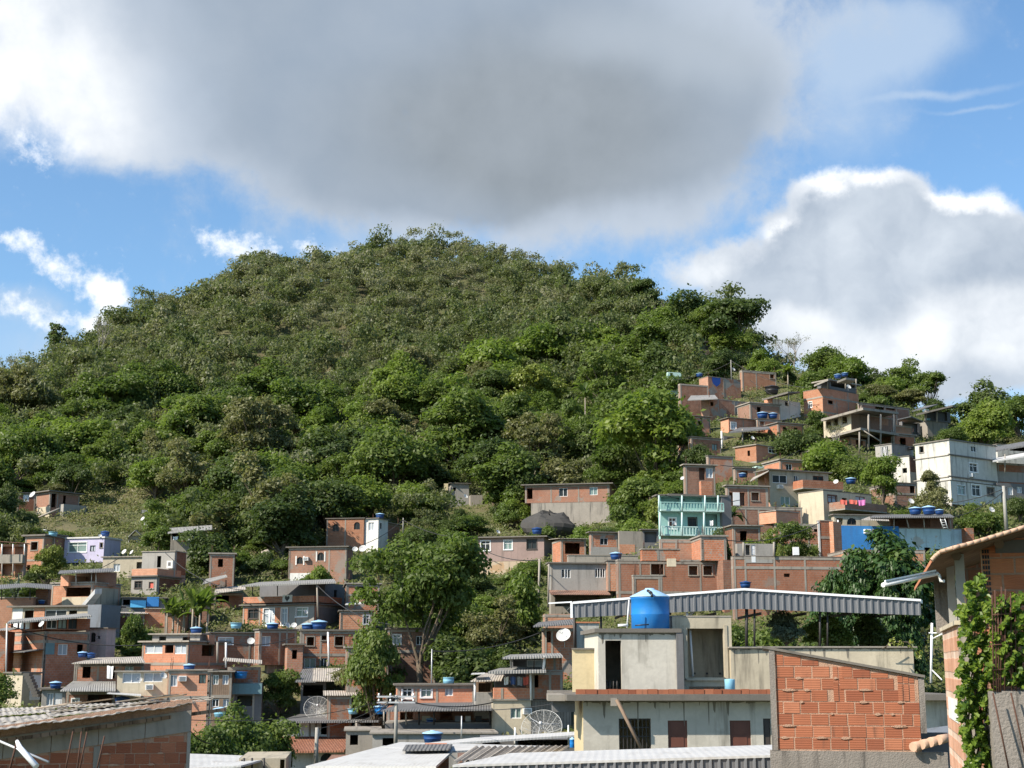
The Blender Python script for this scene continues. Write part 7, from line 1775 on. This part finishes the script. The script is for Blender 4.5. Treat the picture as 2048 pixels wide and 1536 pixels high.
def undergrowth():
    rng = np.random.default_rng(33); n = 27000
    k_ = rng.uniform(-.42, .42, n); d_ = 84 + 220 * rng.random(n) ** .9; x = k_ * d_
    keep = np.ones(n, bool)
    for C, r, l, wr, wl, zT in FOOT:
        dx, dy = x - C.x, d_ - C.y; a = dx * r.x + dy * r.y; b_ = dx * l.x + dy * l.y
        keep &= ~((a > -.9) & (a < wr + .9) & (b_ > -.9) & (b_ < wl + .9))
    x, d_ = x[keep], d_[keep]; Qs = []; Ts = []
    for xi, di in zip(x, d_):
        z = ground(xi, di); kq = xi / di; dry = .28 + .3 * math.sin(xi * .09 + 2) * math.cos(di * .07) + (.45 if (-.34 < kq < -.235 and 170 < di < 215) or (-.05 < kq < .02 and di < 150) else 0)
        m = 18; s = rng.uniform(.5, 1.25)
        pos = np.array([xi, di, z]) + rng.normal(size=(m, 3)) * np.array([.7, .7, .1]) * s; pos[:, 2] = z + rng.random(m) * .9 * s
        nr = unit(rng.normal(size=(m, 3)) * .6 + np.array([-.2, -.5, .6]))
        Qs.append(leaf_quads(pos, nr, .21, rng, .4)); Ts.append(np.clip(rng.normal(.25 + .5 * dry, .2, m), 0, 1))
    Q = np.concatenate(Qs); o = bpy.data.objects.new('undergrowth', np_mesh('undergrowth', Q, np.concatenate(Ts), 'grass')); col.objects.link(o)
    tag(o, 'dry grass and low brush covering the open slope between the houses', 'brush', kind='stuff')
undergrowth()

def vine():
    rng = np.random.default_rng(12)
    poly = [(1962, 1158, 12), (1950, 1180, 22), (1955, 1205, 28), (1950, 1235, 30), (1945, 1265, 30), (1955, 1295, 32), (1952, 1325, 34), (1945, 1355, 34), (1948, 1385, 36), (1948, 1415, 34), (1950, 1445, 34), (1950, 1475, 32), (1953, 1505, 30), (1955, 1540, 30), (1985, 1225, 26), (2010, 1215, 24), (2035, 1210, 26), (2060, 1225, 30), (2010, 1250, 30), (2040, 1260, 34), (2005, 1300, 26), (2040, 1310, 34), (2025, 1345, 30), (1985, 1340, 18), (2060, 1350, 30), (1978, 1375, 14), (1998, 1232, 24), (2022, 1232, 26), (2000, 1275, 24), (2028, 1285, 28), (2010, 1325, 26), (1925, 1225, 14), (1928, 1290, 12), (1922, 1345, 12), (1924, 1420, 12), (1930, 1480, 12)]
    pos = []; n = 0
    wts = np.array([p[2] ** 2 for p in poly], float); idx = rng.choice(len(poly), 8000, p=wts / wts.sum())
    for i in idx:
        u, v, r = poly[i]; a = rng.uniform(0, 6.28); q = r * math.sqrt(rng.random()); dd = 16.45 + (u - 1950) * -.0012 + rng.uniform(-.16, .2) * (1 if u < 1978 else .8) + (-.27 if u > 1975 and v < 1370 else 0)
        uu, vv = u + q * math.cos(a) * .95, v + q * math.sin(a)
        if math.sin(uu * .16 + vv * .05) * math.cos(vv * .11 - uu * .07) > .42: continue
        pos.append(tuple(P(uu, vv, dd + .1 * math.sin(uu * .2 + vv * .13))))
    pos = np.array(pos); m = len(pos)
    nr = unit(np.array([-.35, -.6, .75]) + rng.normal(size=(m, 3)) * .55)
    # leaf = two quads folded along the midrib
    t = unit(np.cross(nr, unit(rng.normal(size=(m, 3))))) + np.array([0, 0, -.5]); t = unit(t - nr * (t * nr).sum(1, keepdims=True)); b_ = np.cross(nr, t); s = np.clip(np.exp(rng.normal(-3.6, .35, m)), .012, .055)[:, None]
    base, tip = pos - t * s, pos + t * s * 1.15; up = nr * s * .3
    l1, l2 = pos - t * s * .45 + b_ * s * .7 + up, pos + t * s * .3 + b_ * s * .55 + up; r1, r2 = pos - t * s * .45 - b_ * s * .7 + up, pos + t * s * .3 - b_ * s * .55 + up
    Q = np.concatenate([np.stack([base, tip, l2, l1], 1), np.stack([tip, base, r1, r2], 1)]); tt = rng.random(m); Tn = np.concatenate([tt, tt])
    root = empty('vine', P(1950, 1536, 16.8), 'bright green leafy vine climbing the corner of the right edge house', 'vine')
    o = bpy.data.objects.new('leaves', np_mesh('leaves', Q - np.array(tuple(root.location)), Tn, 'leaf_ivy')); col.objects.link(o); o.parent = root
    b = MB()
    for k in range(9):
        pts = [P(1950 + k * 4 - 14 + 10 * math.sin(j * 1.3 + k), 1545 - j * 44, 16.72 + .05 * math.sin(k + j)) for j in range(9)]
        b.tube(pts, [.014 - .001 * j for j in range(9)], 5, cap=False)
    b.build('stem', 'bark', root)
vine()
r = empty('yellow_flower_plant', P(1780, 1300, 60.4), 'small plant with hanging yellow leaves on the beige terrace wall', 'plant')
b = MB(); b.tube([P(1765, 1297, 60.6), P(1790, 1283, 60.4), P(1815, 1284, 60.3), P(1838, 1310, 60.3)], .02, 5); b.tube([P(1770, 1297, 60.6), P(1785, 1276, 60.5)], .02, 5); b.build('stem', 'bark', r)
rng_ = np.random.default_rng(3); ps = np.array([tuple(P(u + rng_.uniform(-6, 6), v + rng_.uniform(-8, 8), 60.3)) for u, v in ((1785, 1282), (1822, 1290), (1838, 1308), (1800, 1288)) for _ in range(14)])
o = bpy.data.objects.new('leaves', np_mesh('leaves', leaf_quads(ps - np.array(tuple(r.location)), unit(rng_.normal(size=(len(ps), 3)) + np.array([-.5, -1, .5])), .09, rng_), np.ones(len(ps)), 'leaf_yellow')); col.objects.link(o); o.parent = r
# ================================================================== sky, sun, camera
SUN_AZ = math.radians(-122)      # compass from +Y, negative to the left: the sun stands left and behind the camera
SUN_EL = math.radians(40)
sd = Vector((math.sin(SUN_AZ) * math.cos(SUN_EL), math.cos(SUN_AZ) * math.cos(SUN_EL), math.sin(SUN_EL)))
sl = bpy.data.lights.new('sun', 'SUN'); sl.energy = 5.0; sl.angle = math.radians(.55); sl.color = (1.0, .90, .76)
so = bpy.data.objects.new('sun', sl); col.objects.link(so); so.rotation_euler = (-sd).to_track_quat('-Z', 'Y').to_euler(); so.location = (-60, -40, 120)

w = bpy.data.worlds.new('World'); sc.world = w; w.use_nodes = True
nt = w.node_tree; nt.nodes.clear(); n = N(nt)
out = nt.nodes.new('ShaderNodeOutputWorld')
sky = n('ShaderNodeTexSky', sky_type='NISHITA', sun_disc=False, sun_elevation=SUN_EL, sun_rotation=SUN_AZ, air_density=1.0, dust_density=.6, ozone_density=2.0, altitude=50)
skyc = n('ShaderNodeVectorMath', {0: sky.outputs[0], 1: (.091, .111, .119)}, operation='MULTIPLY').outputs[0]
dirv = n('ShaderNodeTexCoord').outputs['Generated']
sx = n('ShaderNodeSeparateXYZ', {0: dirv})
az = n.math('MULTIPLY', n.math('ARCTAN2', sx.outputs[0], sx.outputs[1]), 10.0)
el = n.math('MULTIPLY', n.math('ARCSINE', sx.outputs[2]), 10.0)
p0 = n('ShaderNodeCombineXYZ', {0: az, 1: el, 2: 0.0}).outputs[0]
def ae(u, v):
    kx, kz = ray(u, v); return math.atan2(kx, 1) * 10, math.atan2(kz, math.hypot(1, kx)) * 10
def warp(p, amt, scale, det=5, seed=0.0):
    nz = n('ShaderNodeTexNoise', {'Vector': p, 'Scale': scale, 'Detail': det, 'Roughness': .55}, noise_dimensions='4D'); nz.inputs['W'].default_value = seed
    c = n('ShaderNodeVectorMath', {0: nz.outputs['Color'], 1: (.5, .5, .5)}, operation='SUBTRACT').outputs[0]
    return n('ShaderNodeVectorMath', {0: c, 1: (amt, amt * .8, 0), 2: p}, operation='MULTIPLY_ADD').outputs[0]
def blobs(p, lst):
    tot = None
    for u, v, ru, rv, wt in lst:
        a, e = ae(u, v); ra, re = ru / F * 10, rv / F * 10
        q = n('ShaderNodeVectorMath', {0: p, 1: (1 / ra, 1 / re, 0), 2: (-a / ra, -e / re, 0)}, operation='MULTIPLY_ADD').outputs[0]
        L = n('ShaderNodeVectorMath', {0: q}, operation='LENGTH').outputs['Value']
        f = n.smooth(L, 0.0, 1.0, wt, 0.0)
        tot = f if tot is None else n.math('ADD', tot, f)
    return tot
pw = warp(p0, .55, 1.3, 6)
fine = n('ShaderNodeTexNoise', {'Vector': p0, 'Scale': 2.6, 'Detail': 8.0, 'Roughness': .62, 'Distortion': .3}).outputs['Fac']
fine2 = n('ShaderNodeTexNoise', {'Vector': p0, 'Scale': 7.0, 'Detail': 7.0, 'Roughness': .65}).outputs['Fac']
# ---- the great overhead cloud
soft = n.noise(p0, .55, 3, .5)
BIG = [(800, 40, 950, 420, 1.3), (350, 60, 560, 330, 1.0), (1250, 180, 520, 330, 1.1), (1430, 160, 300, 300, .8), (650, 360, 430, 190, .9), (1050, 400, 540, 180, 1.0), (40, 110, 330, 250, 1.0), (1700, 0, 230, 150, .5), (700, -320, 1250, 420, 1.2), (300, 260, 200, 120, .6), (1380, 420, 320, 130, .5), (230, 290, 170, 90, .5)]
D1 = blobs(pw, BIG)
D1n = n.math('ADD', D1, n.math('ADD', n.math('MULTIPLY', n.math('SUBTRACT', fine, .5), 1.1), n.math('MULTIPLY', n.math('SUBTRACT', fine2, .5), .5)))
m1 = n.smooth(D1n, .05, .95)
# relief: difference of a noise towards the sun, as light on billows
def relief(p, sc_, k, det=6):
    q = n('ShaderNodeVectorMath', {0: p, 1: (-.22 / sc_, .26 / sc_, 0)}, operation='ADD').outputs[0]
    return n.math('MULTIPLY_ADD', n.math('SUBTRACT', n.noise(p, sc_, det, .55), n.noise(q, sc_, det, .55)), k, .5, clamp=True)
core1 = n.smooth(n.math('ADD', blobs(warp(p0, .8, .8, 5, 3.0), [(750, 60, 800, 430, 1.0), (1150, 230, 600, 320, 1.0), (720, 300, 480, 240, .8), (1380, 180, 330, 280, .8), (1000, 360, 500, 150, .6), (800, -250, 1300, 330, .6)]), n.math('MULTIPLY', n.math('SUBTRACT', n.noise(p0, 1.1, 5, .5), .5), .6)), .05, .85)
rl1 = relief(p0, 1.3, 2.2, 5)
wl_ = n.smooth(blobs(p0, [(0, 110, 430, 300, 1.0), (160, 270, 300, 130, .55)]), 0, .9)
wh1 = n.mix(n.math('MULTIPLY', wl_, n.math('MULTIPLY_ADD', rl1, .7, .3)), (.345, .395, .465), (.70, .71, .72))
gr1 = n.mix(n.smooth(blobs(warp(p0, .8, .5, 3, 6.0), [(1050, 260, 620, 300, 1.0)]), .0, .8), (.215, .262, .325), (.190, .218, .248))
gr1 = n.mix(n.smooth(blobs(warp(p0, .8, .7, 4, 9.0), [(1480, 60, 420, 190, 1.0), (1150, 60, 260, 120, .5)]), .1, .9, 0, .75), gr1, (.30, .345, .40))
gr1 = n.mix(n.math('MULTIPLY', rl1, .28), gr1, (.32, .355, .40))
c1 = n.mix(core1, wh1, gr1)
# ---- cumulus on the right
CU = [(1700, 395, 140, 80, 1.0), (1610, 385, 65, 55, .7), (1790, 400, 110, 70, .9), (1880, 455, 180, 100, 1.0), (1580, 450, 110, 70, .8), (1760, 520, 400, 130, 1.2), (1450, 545, 200, 85, .8), (1950, 480, 150, 110, .8), (1720, 640, 420, 120, 1.0), (1980, 640, 300, 150, 1.1), (1900, 740, 420, 100, .9), (1590, 655, 110, 75, .7), (2100, 560, 200, 150, 1.0)]
pc = warp(p0, .42, 2.0, 8, 8.0)
D2 = n.math('ADD', blobs(pc, CU), n.math('MULTIPLY', n.math('SUBTRACT', fine2, .5), .7))
m2 = n.smooth(D2, .06, .62)
pcs = n('ShaderNodeVectorMath', {0: pc, 1: (-.05, .10, 0)}, operation='ADD').outputs[0]
D2s = n.math('ADD', blobs(pcs, CU), n.math('MULTIPLY', n.math('SUBTRACT', fine2, .5), .9))
sh2 = n.smooth(D2s, .0, .8)
tops = n.smooth(blobs(pw, [(1700, 340, 190, 80, 1.0), (1930, 400, 190, 70, 1.0), (1590, 450, 90, 60, .9), (1600, 650, 120, 60, .9), (1430, 560, 120, 50, .4)]), .1, .8)
rl2 = relief(pc, 1.15, 2.3, 5)
body = n.mix(rl2, (.25, .30, .37), (.43, .475, .53))
c2 = n.mix(n.math('MULTIPLY', n.math('MULTIPLY', tops, n.math('SUBTRACT', 1.0, sh2)), n.smooth(fine, .34, .58, .35, 1.0)), n.mix(n.math('MULTIPLY', n.math('SUBTRACT', 1.0, sh2), .5), body, (.54, .57, .61)), (.74, .75, .76))
low = n.smooth(blobs(pw, [(1990, 620, 330, 90, 1.0), (1600, 655, 140, 70, .9), (1420, 545, 130, 60, .6), (1850, 700, 460, 80, .9)]), .1, .9)
c2 = n.mix(n.math('MULTIPLY', low, n.math('MULTIPLY_ADD', rl2, .6, .4)), c2, (.66, .68, .70))
# ---- small ragged clouds on the left
SM = [(45, 480, 70, 40, .8), (110, 530, 90, 50, .75), (180, 565, 80, 50, .65), (215, 605, 60, 95, .95), (195, 655, 80, 45, .85), (100, 640, 110, 24, .55), (20, 610, 130, 40, .45), (440, 480, 120, 50, .6), (500, 500, 130, 50, .45), (60, 300, 60, 60, .5), (620, 505, 130, 30, .4)]
D3 = n.math('ADD', blobs(warp(p0, .38, 2.6, 8, 5.0), SM), n.math('MULTIPLY', n.math('SUBTRACT', fine2, .5), 2.0))
m3 = n.math('MULTIPLY', n.smooth(D3, .15, 1.0), n.smooth(blobs(p0, [(u, v, ru * 1.6, rv * 1.9, 1.0) for u, v, ru, rv, w_ in SM]), .05, .5))
# ---- thin veils
VE = [(1900, 190, 220, 14, .5), (1960, 215, 160, 9, .45), (1800, 90, 260, 130, .55), (850, 500, 700, 90, .55), (60, 690, 500, 140, .5), (1400, 600, 500, 90, .3), (1680, 200, 240, 230, .6), (1760, 60, 260, 120, .6), (30, 600, 160, 50, .4)]
m4 = n.math('MULTIPLY', n.smooth(n.math('ADD', blobs(warp(p0, .3, 1.5, 6, 2.0), VE), n.math('MULTIPLY', n.math('SUBTRACT', fine, .5), .6)), .02, .9), .7)
c = n.mix(m4, skyc, (.36, .435, .53))
c = n.mix(m2, c, c2)
c = n.mix(m1, c, c1)
c = n.mix(m3, c, (.63, .66, .70))
bg = n('ShaderNodeBackground', {'Strength': 1.0, 'Color': c})
nt.links.new(bg.outputs[0], out.inputs[0])

cam = bpy.data.cameras.new('camera'); cam.sensor_width = 36; cam.lens = 36 * F / 2048; cam.clip_end = 6000; cam.clip_start = .1
co = bpy.data.objects.new('camera', cam); col.objects.link(co); co.location = (0, 0, CZ); co.rotation_euler = (math.pi / 2 + PITCH, 0, 0); sc.camera = co
sc.view_settings.view_transform = 'Standard'; sc.view_settings.look = 'None'; sc.view_settings.gamma = 1; sc.view_settings.exposure = .74
sc.cycles.max_bounces = 4; sc.cycles.transparent_max_bounces = 4; sc.cycles.diffuse_bounces = 3; sc.cycles.glossy_bounces = 2; sc.cycles.transmission_bounces = 2
w.cycles.sampling_method = 'MANUAL'; w.cycles.sample_map_resolution = 512
